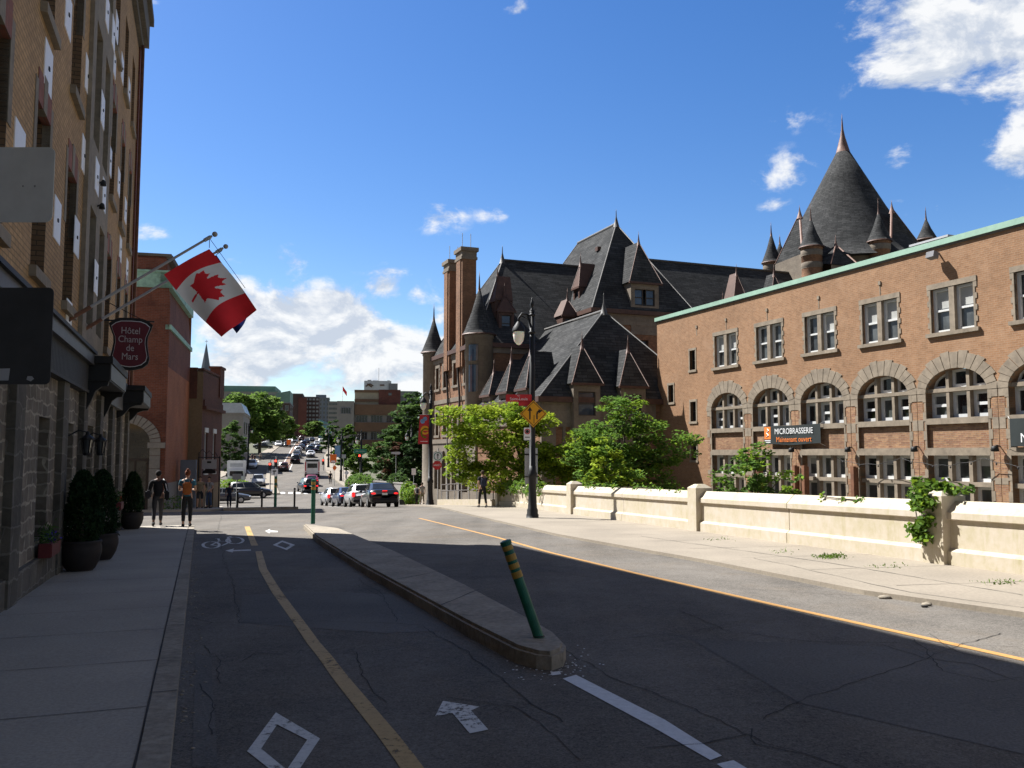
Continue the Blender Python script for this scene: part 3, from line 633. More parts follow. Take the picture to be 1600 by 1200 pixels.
struct('kerb', kb, ['kerb_concrete', 'crack'], 'worn concrete kerb between the sidewalk and the bike lane')
dirt = NB()
for _ in range(260):
    t = RN.uniform(2, 24); n = -.1 + abs(RN.gauss(0, .09)); x, y = HF(n, t); s = RN.uniform(.006, .022)
    ell(dirt, (x, y, gz(x, y) + .004), (s, s * RN.uniform(.5, 1), s * .5), 5, 3, 0)
for _ in range(140):
    p = G(860 + RN.gauss(0, 30), 1038 + RN.gauss(0, 12)); s = RN.uniform(.005, .014); ell(dirt, (p.x, p.y, p.z + .003), (s, s, s * .5), 5, 3, 1)
struct('kerb_grit', dirt, ['kerb_concrete', 'paint_white_fresh'], 'gravel and grit gathered along the kerb', 'grit', 'stuff')
# right pavement
rk = [(5.91 + .266 * 60, 10.31 - 60)] + Gp([(1600, 966), (1350, 930), (1100, 880), (1000, 862), (870, 838), (760, 812), (715, 801)]) + [(-5.0, 52), (-6.9, 60), (-9.3, 76), (-9.5, 82)]
rs = drape(rk + [(-8.0, 80)] + WALLP[::-1][:6] + [(8.0 + .266 * 60, 13.9 - 60)], .07, 0, None, .2)
for Y in [9 + i * 2.1 for i in range(22)]:
    a = Vector((8.0 - .266 * (Y - 13.9), Y)); strip(rs, [a, a + Vector((-2.7, -.5))], .018, .074, 1, .003, .3)
strip(rs, Gp([(1600, 930), (1450, 905), (1300, 880), (1000, 838)], .07), .02, .074, 1, .02, .3)
strip(rs, Gp([(1600, 950), (1420, 926), (1330, 905), (1180, 872)], .07), .015, .074, 1, .03, .3)
struct('right_sidewalk', rs, ['concrete_warm', 'crack'], 'sunlit worn concrete sidewalk beside the cream wall', 'sidewalk')
rub = NB()
for px_, py_ in ((1040, 856), (1062, 860), (1110, 868), (1130, 871), (1145, 873), (1155, 874), (1035, 855), (1240, 885), (1255, 888), (1400, 935), (1450, 946)):
    for _ in range(5):
        p = G(px_ + RN.gauss(0, 7), py_ + RN.gauss(0, 1.5)); s = RN.uniform(.03, .11); ell(rub, (p.x, p.y, p.z + .02), (s, s * .7, s * .28), 7, 4, RN.choice((0, 0, 1)))
struct('broken_kerb_rubble', rub, ['kerb_concrete', 'crack'], 'broken concrete crumbs along the right kerb', 'rubble', 'stuff')
gr = NB()
for cx, cy, n, sp in ((1298, 871, 260, 12), (1225, 862, 30, 12), (1560, 912, 40, 22), (1390, 886, 30, 20), (1120, 843, 30, 12)):
    for _ in range(n):
        p = G(cx + RN.gauss(0, sp), cy + RN.gauss(0, 1.6), .07); leaf(gr, p + Vector((0, 0, RN.uniform(.0, .05))), RN.uniform(.01, .028), 0, -.3, 3)
struct('weeds', gr, ['grass'], 'tufts of weeds growing at the foot of the cream wall', 'weeds', 'stuff')
# pavements across the side street and beyond the crossing
fs = drape([pj(90, 43.4), pj(330, 43.8), pj(348, 46), pj(347, 58), pj(348, 72), pj(318, 72), pj(262, 48), pj(90, 48)], .12, 0, None, .2); struct('far_sidewalk', fs, ['concrete'], 'corner sidewalk in front of the red brick building', 'sidewalk')
fi = drape([pj(349, 45.6), pj(440, 46.2), pj(466, 47.0), pj(466, 47.8), pj(440, 48.6), pj(349, 47.6)], .15, 0, None, .2); struct('traffic_island', fi, ['kerb_concrete'], 'low concrete island with bollards across the side street')
fi = drape([pj(416, 150), pj(429, 150), pj(433, 112), pj(437, 102), pj(418, 102), pj(413, 125)], .16, 0, None, .2); struct('crossing_island', fi, ['concrete_warm'], 'pale concrete island beyond the crossing', 'traffic island')
fr = drape([pj(508, 150), pj(512, 146), pj(535, 118), pj(560, 108), pj(604, 96), pj(640, 92), pj(660, 100), pj(590, 118), pj(545, 150), pj(525, 190), pj(530, 300), pj(521, 262), pj(505, 190)], .13, 0, None, .2); struct('far_right_sidewalk', fr, ['concrete_warm'], 'sunlit sidewalk beyond the crossing on the right', 'sidewalk')
fl = drape([pj(345, 135), pj(385, 160), pj(418, 190), pj(440, 240), pj(430, 242), pj(405, 196), pj(368, 166), pj(320, 142)], .13, 0, None, .2); struct('far_left_sidewalk', fl, ['concrete_warm'], 'sidewalk beyond the crossing on the left', 'sidewalk')
fm_ = drape([pj(437, 160), pj(452, 158), pj(469, 262), pj(463, 264)], .02); struct('median_paving', fm_, ['paver_brick'], 'brick paved strip between the far lanes')
bm = drape([pj(640, 118), pj(700, 118), pj(700, 150), pj(640, 150)], .9); struct('lawn', bm, ['grass'], 'sunlit lawn beyond the railings')
# ------------------------------------------------------------------ painted markings
def mark(name, label, bm, m): return struct(name, bm, [m], label, 'road marking')
bm = NB()
def pxw(L, h=.009):   # (px,py,width in px) -> ground polyline with real widths
    pts, ws = [], []
    for x, y, w in L:
        a, b = G(x - w / 2, y), G(x + w / 2, y); pts.append(xy(G(x, y))); ws.append((a - b).length * .93)
    return pts, ws
p_, w_ = pxw([(404, 862, 10), (411, 890, 13), (432, 925, 16), (450, 950, 17), (472, 980, 19), (490, 1006, 21), (507, 1026, 23), (532, 1060, 26), (571, 1108, 30), (604, 1148, 33), (632, 1185, 36), (660, 1225, 39), (700, 1290, 44)]); strip(bm, p_, w_, .009, 0, 0, .3)
p_, w_ = pxw([(386, 823, 8), (391, 836, 9), (398, 853, 11)]); strip(bm, p_, w_, .009, 0, 0, .3); mark('bike_lane_line', 'faded yellow centre line wavering along the bike lane', bm, 'paint_yellow')
bm = NB(); p_, w_ = pxw([(655, 810, 7), (700, 821, 10), (780, 841, 14), (860, 864, 18), (1000, 898, 25), (1206, 945, 32), (1410, 990, 40), (1622, 1037, 48), (1915, 1102, 60)]); d_ = Vector(p_[-1]) - Vector(p_[-3]); p_.append(tuple(Vector(p_[-1]) + d_.normalized() * 25)); w_ = [.11] * len(p_); strip(bm, p_, w_, .009, 0, 0, .4); mark('centre_line', 'thin orange line along the sunlit edge of the road', bm, 'paint_orange')
bm = NB()
for a in ([(879, 1062), (900, 1056), (1038, 1126), (1128, 1183), (1110, 1190), (1020, 1138)], [(1120, 1196), (1146, 1190), (1230, 1240), (1200, 1250)], [(860, 1052), (874, 1050), (877, 1055), (863, 1057)]): drape(Gp(a), .009, 0, bm)
mark('white_line', 'fresh white line leading on from the tip of the concrete median', bm, 'paint_white_fresh')
def ring_poly(bm, outer, inner):
    O, I = Gp(outer), Gp(inner); n = len(O)
    for i in range(n): drape([O[i], O[(i + 1) % n], I[(i + 1) % n], I[i]], .009, 0, bm)
bm = NB(); ring_poly(bm, [(431, 1115), (500, 1156), (452, 1228), (386, 1176)], [(433, 1134), (480, 1158), (448, 1205), (408, 1172)]); mark('diamond_marking', 'large worn white diamond painted at the bottom of the bike lane', bm, 'paint_white')
bm = NB(); ring_poly(bm, [(441, 845), (461, 852), (448, 860), (426, 852)], [(441, 847.5), (454, 852), (446, 857), (433, 852)]); mark('diamond_marking', 'small distant white diamond painted beside the far tip of the median', bm, 'paint_white')
bm = NB(); drape(Gp([(680, 1121), (692, 1097), (749, 1106), (736, 1112), (763, 1142), (734, 1148), (707, 1116)]), .009, 0, bm); mark('arrow_marking', 'worn white arrow painted in the right half of the bike lane', bm, 'paint_white')
bm = NB(); drape(Gp([(352, 861), (366, 857.5), (364, 860), (392, 859), (392, 861), (364, 862), (364, 864)]), .009, 0, bm); mark('arrow_marking', 'small white arrow painted below the bicycle symbol', bm, 'paint_white')
bm = NB(); drape(Gp([(414, 830), (422, 827), (422, 829), (434, 830), (434, 832), (422, 832), (421, 834)]), .009, 0, bm); mark('arrow_marking', 'distant white arrow on the sunlit stretch of bike lane', bm, 'paint_white')
bm = NB()
for cx, cy in ((330, 852), (367, 845)):
    c = Gp([(cx + 13 * cos(a), cy + 5.2 * sin(a)) for a in [i * pi / 8 for i in range(17)]]); strip(bm, c, .07, .009, 0, 0, .2)
strip(bm, Gp([(330, 852), (343, 846), (360, 847), (345, 854), (330, 852)]), .06, .009); strip(bm, Gp([(343, 846), (341, 842), (336, 842)]), .06, .009); strip(bm, Gp([(360, 847), (356, 840), (362, 838)]), .06, .009)
mark('bicycle_marking', 'white bicycle symbol painted in the left half of the bike lane', bm, 'paint_white')
bm = NB()
for px_ in range(438, 522, 12): drape([pj(px_, 106.5), pj(px_ + 7, 106.5), pj(px_ + 7, 103.6), pj(px_, 103.6)], .009, 0, bm)
mark('crosswalk_marking', 'row of white crosswalk dashes at the crossing', bm, 'paint_white_fresh')
bm = NB()
for a, b, y0, y1 in ((400, 402, 180, 170), (385, 390, 150, 144), (411, 412, 195, 186), (393, 395, 163, 158)): strip(bm, [pj(a, y0), pj(b, y1)], .25, .012, 0)
strip(bm, [pj(451, 150), pj(470, 262)], .18, .03, 0); strip(bm, [pj(436, 150), pj(461, 262)], .18, .03, 0)
mark('lane_marking', 'white and faded lane lines on the far uphill street', bm, 'paint_white')
bm = NB(); strip(bm, [pj(344, 42.6), pj(420, 43.0)], .3, .012, 0); strip(bm, [pj(225, 41.2), pj(330, 42.0)], .12, .012, 0); mark('stop_line', 'white line painted across the mouth of the side street', bm, 'paint_white_fresh')
bm = NB(); strip(bm, [(-12, 62), (-17, 80)], .12, .012, 0); strip(bm, [pj(505, 52), pj(560, 53)], .25, .012, 0); mark('queue_marking', 'white lines on the road beside the waiting cars', bm, 'paint_white')
# ------------------------------------------------------------------ concrete median
h = .16
top = Gp([(474, 818), (530, 825), (619, 861), (731, 914), (832, 967), (868, 987), (884, 1003), (880, 1013), (862, 1019), (838, 1017), (805, 1008), (731, 971), (647, 925), (562, 879), (495, 838)], h)
bm = drape(top, h, 0, None, .34)
bmesh.ops.remove_doubles(bm, verts=bm.verts[:], dist=.002)
be = [e for e in bm.edges if len(e.link_faces) == 2 and abs(abs(e.link_faces[0].normal.z) - abs(e.link_faces[1].normal.z)) > .5]
bm.normal_update(); be = [e for e in bm.edges if len(e.link_faces) == 2 and e.calc_face_angle(0) > .8 and abs((e.verts[0].co - e.verts[1].co).z) < .15]
bmesh.ops.bevel(bm, geom=be, offset=.035, segments=2, affect='EDGES')
for s in [(560, 868, 640, 870), (690, 945, 750, 920), (620, 905, 690, 892)]: strip(bm, Gp([(s[0], s[1]), (s[2], s[3])], h), .02, h + .002, 1, .004, .2)
struct('concrete_median', bm, ['kerb_concrete', 'crack'], 'long raised concrete median dividing the bike lane from the road', 'median')
def bollard(label, loc, H, lean, az, bands, r=.062, group='green and yellow bollards', mats=('post_green', 'post_yellow')):
    t = T('bollard', label, 'bollard', loc, 0, group=group); M = Matrix.Rotation(az, 4, 'Z') @ Matrix.Rotation(lean, 4, 'Y'); bm = NB(); b2 = NB()
    lathe(b2, (0, 0, 0), [(r, -.05), (r, H - .02), (r * .8, H)], 16); add_bm(bm, b2, lambda c: M @ c); po = t.part('post', bm, [mats[0]])
    for z0, z1 in bands:
        bm = NB(); b2 = NB(); lathe(b2, (0, 0, 0), [(r + .003, z0), (r + .004, z0 + .005), (r + .004, z1 - .005), (r + .003, z1)], 16); add_bm(bm, b2, lambda c: M @ c); t.part('band', bm, [mats[1]], po)
    bm = NB(); b2 = NB(); lathe(b2, (0, 0, 0), [(r + .004, H - .025), (r + .008, H - .02), (r + .006, H + .012), (r * .5, H + .02), (0, H + .022)], 16); add_bm(bm, b2, lambda c: M @ c); t.part('cap', bm, [mats[0]], po)
    if lean:
        bm = NB(); tube(bm, [(0, 0, .012), (0, 0, .02)], [r * 1.2, r * 1.0], 14); t.part('socket', bm, ['crack'])
    return t
p = G(842, 996, h); bollard('leaning green bollard with yellow bands at the near tip of the median', p, .94, -.34, 0, [(.86, .905), (.76, .82), (.68, .73), (.59, .65)], .048)
p = G(489, 816, h); bollard('upright green bollard with yellow bands at the far tip of the median', p, 1.36, 0, 0, [(1.2, 1.3), (1.04, 1.14)], .07)
p = P(430, 47.3); p.z += .15; bollard('green bollard with yellow top on the island in front of the crossing', p, 1.62, 0, 0, [(1.3, 1.5), (1.05, 1.15)], .075)
for px_, lb in ((460, 'dark bollard at the right end of the island'), (409, 'dark bollard in the middle of the island between two others'), (371, 'dark bollard at the left end of the island')):
    p = P(px_, 47.2); p.z += .15; bollard(lb, p, .98, 0, 0, [(.85, .9)], .05, 'dark bollards on the island', ('black_metal', 'sign_grey'))
# ================================================================== HOTEL
t = T('hotel_building', 'tall tan brick hotel with stone ground floor and white square wall panels', 'building', (0, 0, 0), HA, (-2.2, 16, -.4))
fm = lambda u, z, d: (-2.2 - d, u, z)
cols = [(-9.1, -8.0), (-6.2, -5.1), (-3.3, -2.2), (-.5, .6), (2.3, 3.4), (5.1, 6.2), (7.6, 8.7), (10.1, 11.15), (12.95, 14.0), (15.8, 16.9), (22.3, 23.35), (24.9, 25.9), (27.4, 28.4)]
rows = [(4.2, 6.5), (7.82, 10.2), (11.45, 13.5)]; bay = (17.8, 21.4)
holes = [(a, b, c, d) for a, b in cols for c, d in rows]
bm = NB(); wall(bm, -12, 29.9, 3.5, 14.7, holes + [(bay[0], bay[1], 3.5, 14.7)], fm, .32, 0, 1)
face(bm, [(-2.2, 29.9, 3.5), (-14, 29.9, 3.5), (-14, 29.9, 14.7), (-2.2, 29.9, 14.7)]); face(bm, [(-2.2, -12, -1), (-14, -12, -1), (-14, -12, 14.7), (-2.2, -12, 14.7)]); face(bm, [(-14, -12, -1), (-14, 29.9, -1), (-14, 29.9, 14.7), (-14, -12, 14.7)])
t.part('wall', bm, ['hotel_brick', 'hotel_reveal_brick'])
bm = NB(); fb = lambda u, z, d: (-2.12 - d, u, z); bw = [(18.3, 19.3), (19.95, 20.9)]
wall(bm, bay[0], bay[1], 3.5, 14.7, [(a, b, c, d) for a, b in bw for c, d in rows], fb, .4)
for u in bay: face(bm, [fb(u, 3.5, 0), fb(u, 14.7, 0), fb(u, 14.7, .4), fb(u, 3.5, .4)])
t.part('stone_bay', bm, ['grey_stone'])
bm = NB(); box(bm, -14, -2.2, -12, 29.9, 14.6, 14.75); t.part('roof', bm, ['dark_stone'])
def win(t, fm, u0, u1, z0, z1, dp, fr='dark_frame', gl='glass_dark', nu=1, nz=2, fw=.06, th=.06, blind=0.):
    bm = NB(); g0 = dp - th
    for a, b, c, d in [(u0, u0 + fw, z0, z1), (u1 - fw, u1, z0, z1), (u0 + fw, u1 - fw, z0, z0 + fw), (u0 + fw, u1 - fw, z1 - fw, z1)]: fbox(bm, fm, a, b, c, d, g0, dp)
    for i in range(1, nu): q = u0 + (u1 - u0) * i / nu; fbox(bm, fm, q - fw * .4, q + fw * .4, z0 + fw, z1 - fw, g0 + .004, dp)
    for i in range(1, nz): q = z0 + (z1 - z0) * i / nz; fbox(bm, fm, u0 + fw, u1 - fw, q - fw * .4, q + fw * .4, g0 + .008, dp)
    f = t.part('window', bm, [fr]); bm = NB(); k = dp - .01
    face(bm, [fm(u0 + .01, z0 + .01, k), fm(u1 - .01, z0 + .01, k), fm(u1 - .01, z1 - .01, k), fm(u0 + .01, z1 - .01, k)])
    mi = [gl]
    if blind > 0: mi.append('blind'); zb = z1 - (z1 - z0) * blind; face(bm, [fm(u0 + .03, zb, k - .012), fm(u1 - .03, zb, k - .012), fm(u1 - .03, z1 - .03, k - .012), fm(u0 + .03, z1 - .03, k - .012)], 1)
    t.part('pane', bm, mi, f); return f
for a, b in cols:
    for c, d in rows:
        f = win(t, fm, a, b, c, d, .32)
        bm = NB(); fbox(bm, fm, a - .08, b + .08, c - .15, c, -.09, .06); t.part('sill', bm, ['grey_stone'], f)
        if c < 11:   # flat brick arch with stone keystones
            bm = NB(); fbox(bm, fm, a - .02, b + .02, d - .02, d + .42, -.012, .1, 0); fbox(bm, fm, (a + b) / 2 - .14, (a + b) / 2 + .14, d - .03, d + .47, -.02, .1, 1)
            for q in (a - .2, b): fbox(bm, fm, q, q + .2, d - 1.0, d + .25, -.012, .1, 1)
            t.part('lintel', bm, ['hotel_arch_brick', 'grey_stone'], f)
for a, b in bw:
    for c, d in rows: win(t, fb, a, b, c, d, .4)
PN = [(14.95, 5.32), (17.15, 5.57), (19.55, 5.3), (21.75, 5.5), (13.62, 7.18), (17.68, 7.24), (19.07, 7.27), (20.45, 7.28), (21.69, 7.28), (25.6, 7.24), (27.93, 7.12), (15.19, 8.75), (17.73, 8.79), (19.6, 8.85), (22.2, 8.6), (24.47, 8.76), (26.7, 8.6), (19.75, 11.05), (21.1, 11.2), (22.6, 12.03), (22.33, 11.08), (24.3, 11.74), (26.5, 12.0), (15.2, 11.1), (12.0, 8.6), (11.9, 5.4), (16.6, 4.0), (9.2, 8.7), (9.2, 5.3)]
for u, z in PN:
    f_ = fb if bay[0] < u < bay[1] else fm
    bm = NB(); fbox(bm, f_, u - .32, u + .32, z - .33, z + .33, -.014, 0, 0); fbox(bm, f_, u - .035, u + .035, z - .025, z + .025, -.03, -.014, 1); t.part('white_panel', bm, ['white_paint', 'black_metal'])
bm = NB(); fbox(bm, fm, -12, 30.0, 14.7, 14.95, -.12, 0); fbox(bm, fm, -12, 30.15, 14.95, 15.75, -.26, 0); fbox(bm, fm, -12, 30.25, 15.75, 16.0, -.38, 0); box(bm, -14, -2.2, 29.9, 30.15, 14.95, 16.0); t.part('cornice', bm, ['dark_stone'])
bm = NB(); fbox(bm, fm, 29.55, 29.96, 3.6, 14.7, -.05, .2); t.part('corner_pilaster', bm, ['red_brick'])
bm = NB(); tube(bm, [(-2.07, 29.4, 3.6), (-2.07, 29.4, 14.7)], .05, 8); t.part('downpipe', bm, ['rust'])
# stone ground floor
gw = [(-7, -6), (-3, -2), (1.2, 2.2), (5.2, 6.1), (9.5, 10.4), (14.15, 15.1), (17.1, 17.8), (22.9, 23.6), (25.3, 25.9), (27.6, 28.2)]; dr = (19.75, 20.9)
bm = NB(); wall(bm, -12, 29.9, -1.2, 3.5, [(a, b, .45, 2.25) for a, b in gw] + [(dr[0], dr[1], -.6, 2.3)], fm, .35)
face(bm, [(-2.2, 29.9, -1.2), (-14, 29.9, -1.2), (-14, 29.9, 3.5), (-2.2, 29.9, 3.5)])
t.part('stone_wall', bm, ['rubble_stone'])
for q in (7.6, 12.2, 16.05, 18.7, 21.6, 24.4, 26.7, 29.35):
    bm = NB(); fbox(bm, fm, q - .3, q + .3, -1.2, 3.0, -.1, .05); t.part('pilaster', bm, ['rubble_dark'])
bm = NB(); fbox(bm, fm, -12, 29.9, -1.2, .22, -.07, .02); t.part('plinth', bm, ['rubble_dark'])
for a, b in gw: win(t, fm, a, b, .45, 2.25, .3, 'dark_wood', 'glass_dark', 1, 2)
bm = NB(); fbox(bm, fm, dr[0], dr[1], -.6, 2.3, .25, .33); d_ = t.part('door', bm, ['dark_wood']); bm = NB(); ell(bm, fm(dr[0] + .12, .6, .22), (.03, .03, .05), 8, 6); t.part('handle', bm, ['steel'], d_)
bm = NB()
for i in range(int(31 / .14)):
    u = -12 + i * .14
    if u < 18.5: fbox(bm, fm, u, u + .125, 2.93, 3.42, -.13, 0)
fbox(bm, fm, -12, 18.6, 2.98, 3.4, -.12, .0); fbox(bm, fm, -12, 18.6, 2.88, 2.93, -.15, 0); t.part('ribbed_fascia', bm, ['ribbed_wood'])
bm = NB(); fbox(bm, fm, -12, 18.6, 3.42, 3.62, -.22, 0, 0); fbox(bm, fm, -12, 18.6, 3.62, 3.68, -.27, 0, 1); fbox(bm, fm, 22.2, 26.2, 2.9, 3.45, -.16, 0, 0); fbox(bm, fm, 22.2, 26.2, 3.45, 3.62, -.26, 0, 1); t.part('eaves_band', bm, ['roof_tin', 'dark_wood'])
for a, b, pr in ((18.6, 22.2, .50), (26.2, 29.6, .66)):
    bm = NB(); fbox(bm, fm, a, b, 3.12, 3.46, -pr, 0, 0); fbox(bm, fm, a - .06, b + .06, 3.46, 3.6, -pr - .05, 0, 1); c = t.part('porch_hood', bm, ['dark_wood', 'dark_wood'])
    bm = NB(); fbox(bm, fm, a + .02, b - .02, 3.15, 3.45, -pr - .02, -pr, 0); t.part('light_trim', bm, ['roof_tin'], c)
    for u in (a + .05, b - .17):
        bm = NB(); bk = .75 if pr < .6 else .5; pts = [(a_, 3.12 - (3.12 - b_) * bk) for a_, b_ in [(0, 3.12), (pr - .02, 3.12), (pr - .04, 3.0), (pr * .72, 2.98), (pr * .5, 2.86), (pr * .36, 2.6), (pr * .22, 2.4), (0, 2.25)]]
        prism(bm, pts, lambda q, z: (-2.2 + q, u, z), lambda q, z: (-2.2 + q, u + .14, z)); t.part('bracket', bm, ['dark_wood'], c)
for px_, py_, nm in ((113, 677, 0), (134, 674, 1)):   # wall lanterns beside the door
    q = t.Mi @ W(px_, py_, 15.2 + nm * 2.0); n0 = -1.86; u0 = q.y
    bm = NB(); tube(bm, [(-2.2, u0, 2.0), (-2.0, u0, 2.12), (n0, u0, 2.08)], .015, 6); lathe(bm, (n0, u0, 1.9), [(.02, .2), (.04, .14), (.12, .08), (.12, .05), (.02, .05)], 8, 0, False); lathe(bm, (n0, u0, 1.9), [(.05, -.22), (.07, -.2), (.07, -.17), (.02, -.17)], 8, 0, False)
    for k in range(6): tube(bm, [(n0 + .1 * cos(k * pi / 3), u0 + .1 * sin(k * pi / 3), 1.96), (n0 + .065 * cos(k * pi / 3), u0 + .065 * sin(k * pi / 3), 1.72)], .007, 4)
    wl = t.part('wall_lantern', bm, ['black_metal']); bm = NB(); lathe(bm, (n0, u0, 1.9), [(.085, .05), (.055, -.17)], 8, 0, False); t.part('lantern_glass', bm, ['glass_mid'], wl)
for px_, py_ in ((130, 282), (147, 320)):
    bm = NB(); q = t.Mi @ W(px_, py_, 17.5); u0, z0 = q.y, q.z; tube(bm, [(-2.2, u0, z0 - .05), (-2.06, u0, z0)], .02, 6); lathe(bm, (-2.03, u0, z0), [(.02, .05), (.045, .02), (.06, -.07), (.0, -.07)], 10); t.part('floodlight', bm, ['black_metal'])
# things hung on the hotel
for u, n_, lb, pet in ((14.6, -2.10, 'red window box of grasses and purple flowers under the nearest hotel window', 1), (26.0, -2.08, 'window box of red and white flowers farther along the stone wall', 2)):
    k = T('window_box', lb, 'window box', (0, 0, 0), HA, (n_, u, .18), group='window boxes on the hotel wall')
    bm = NB(); fbox(bm, lambda a, z, d: (n_ + d, a, z), u - .42, u + .42, .22, .42, -.05, .13); k.part('box', bm, ['red_box'], bev=.012)
    bm = NB()
    for _ in range(170): leaf(bm, Vector((n_ + RN.gauss(.0, .06), u + RN.uniform(-.4, .4), .42 + abs(RN.gauss(0, .12)))), RN.uniform(.012, .028), RN.choice((0, 0, 1)), -.6, 6)
    k.part('foliage', bm, ['leaf_dark', 'leaf_mid'])
    bm = NB()
    for _ in range(130): leaf(bm, Vector((n_ + RN.gauss(.02, .04), u + .15 + RN.gauss(0, .16), .44 + RN.uniform(-.06, .12))), RN.uniform(.03, .05), 0, .5, 1.2)
    k.part('flowers', bm, ['petal_purple' if pet == 1 else 'petal_red'])
for n_, u, hh, lb in ((-1.84, 16.35, 1.68, 'nearest dark potted cypress against the stone wall'), (-1.74, 18.3, 1.7, 'potted cypress half hidden behind the nearest one'), (-1.86, 28.3, 1.7, 'last potted cypress at the corner of the hotel')):
    x, y = HF(n_, u); z = gz(x, y) + .13; k = T('potted_cypress', lb, 'potted shrub', (x, y, z), group='potted cypresses along the hotel wall')
    bm = NB(); lathe(bm, (0, 0, 0), [(.19, 0), (.23, .04), (.29, .16), (.325, .3), (.325, .38), (.31, .44), (.325, .47), (.32, .50), (.29, .50), (.28, .44), (0, .44)], 22); k.part('pot', bm, ['terracotta_dark'])
    bm = NB()
    for _ in range(5200):
        q = RN.random() ** .8; zz = .42 + q * (hh - .45); r = .35 * (1 - q) ** .5 * (.55 + .45 * min(1, q * 5)) * (.7 + .3 * RN.random()) + .02; a = RN.uniform(0, 2 * pi)
        r *= 1 + .16 * sin(a * 3 + zz * 4 + n_ * 40) + .12 * sin(a * 7 - zz * 9) + (RN.random() < .12) * RN.uniform(0, .25)
        leaf(bm, Vector((r * cos(a), r * sin(a), zz)), RN.uniform(.018, .04), RN.choice((0, 0, 0, 1)), -.5, 2.6)
    k.part('foliage', bm, ['leaf_cypress', 'leaf_deep']); bm = NB(); tube(bm, [(0, 0, .4), (0, 0, hh * .8)], [.04, .012], 7); k.part('trunk', bm, ['bark'])
# hotel sign
k = T('hotel_sign', 'maroon shield shaped hotel sign with white lettering on the tan brick hotel', 'sign', (0, 0, 0), HA, (-2.2, 22, 4.25))
half = [(0, .61), (.24, .6), (.37, .55), (.47, .46), (.44, .36), (.37, .18), (.36, .02), (.39, -.18), (.42, -.32), (.39, -.45), (.28, -.55), (.12, -.60), (0, -.61)]
shp = [(a, b) for a, b in half] + [(-a, b) for a, b in half[-2:0:-1]]
pl = lambda y: (lambda a, z: (-1.6 + a, y, 4.25 + z))
bm = NB(); prism(bm, shp, pl(21.95), pl(22.05)); k.part('frame', bm, ['dark_wood'])
sc_ = lambda s: [(a * s, b * s) for a, b in shp]
bm = NB(); prism(bm, sc_(.885), pl(21.944), pl(21.95), 0); prism(bm, sc_(.86), pl(21.938), pl(21.944), 1); k.part('panel', bm, ['sign_white', 'maroon'])
bm = NB()
for s, z in (('Hôtel', .30), ('Champ', .10), ('de', -.10), ('Mars', -.30)): add_bm(bm, text_bm(s, .22, .003, sx=.82), lambda c, z=z: Vector((-1.6 + c.x, 21.934, 4.25 + z + c.y)))
k.part('lettering', bm, ['sign_white'])
bm = NB(); tube(bm, [(-2.2, 22, 4.78), (-1.1, 22, 4.80)], .02, 6); tube(bm, [(-2.2, 22, 3.8), (-1.95, 22, 3.85)], .02, 6); tube(bm, [(-2.2, 22, 5.25), (-1.3, 22, 4.8)], .01, 5); k.part('bracket', bm, ['black_metal'])
# flag poles and flags
def flagpole(lb, u, tip, b0):
    k = T('flag_pole', lb, 'flag pole', (0, 0, 0), HA, b0, group='flag poles on the hotel'); a, b = Vector(b0), Vector(tip); bm = NB(); tube(bm, [a, b], [.027, .022], 10); k.part('pole', bm, ['steel'])
    bm = NB(); ell(bm, b + (b - a).normalized() * .06, (.05, .05, .05), 12, 8); k.part('ball', bm, ['steel']); bm = NB(); d = (b - a).normalized(); tube(bm, [b - d * .16, b - d * .03], .034, 10); k.part('pole_tip', bm, ['steel'])
    bm = NB(); tube(bm, [a - d * .05, a + d * .42], .036, 10); k.part('socket', bm, ['rust']); return k
U1, U2 = 16.6, 18.4
flagpole('nearer angled steel flag pole carrying the red and white flag', U1, (.09, U1, 5.66), (-2.2, U1, 4.0)); flagpole('farther angled steel flag pole behind the red and white flag', U2, (.32, U2, 5.86), (-2.2, U2, 4.05))
LF = [(0, .5), (.045, .405), (.075, .39), (.155, .43), (.12, .245), (.15, .235), (.235, .325), (.26, .27), (.285, .262), (.385, .28), (.355, .185), (.365, .165), (.40, .145), (.24, .01), (.235, -.02), (.255, -.085), (.03, -.06), (.018, -.075), (.02, -.25)]
LF = [(a, b * .98) for a, b in LF]; LF = LF + [(-a, b) for a, b in LF[::-1]]
def inpoly(x, y, Pp):
    r = False; n = len(Pp)
    for i in range(n):
        (a, b), (c, d) = Pp[i], Pp[(i + 1) % n]
        if (b > y) != (d > y) and x < (c - a) * (y - b) / (d - b) + a: r = not r
    return r
def rayplane(px, py, u, dn=0.):
    r = ray(px, py); o = Matrix.Rotation(-HA, 3, 'Z') @ r; k_ = u / o.y; return Vector((o.x * k_, u, EYE + o.z * k_))
HT, HB, FB, FT = rayplane(327, 389, U1), rayplane(256, 429, U1), rayplane(346, 527, U1), rayplane(398, 482, U1)
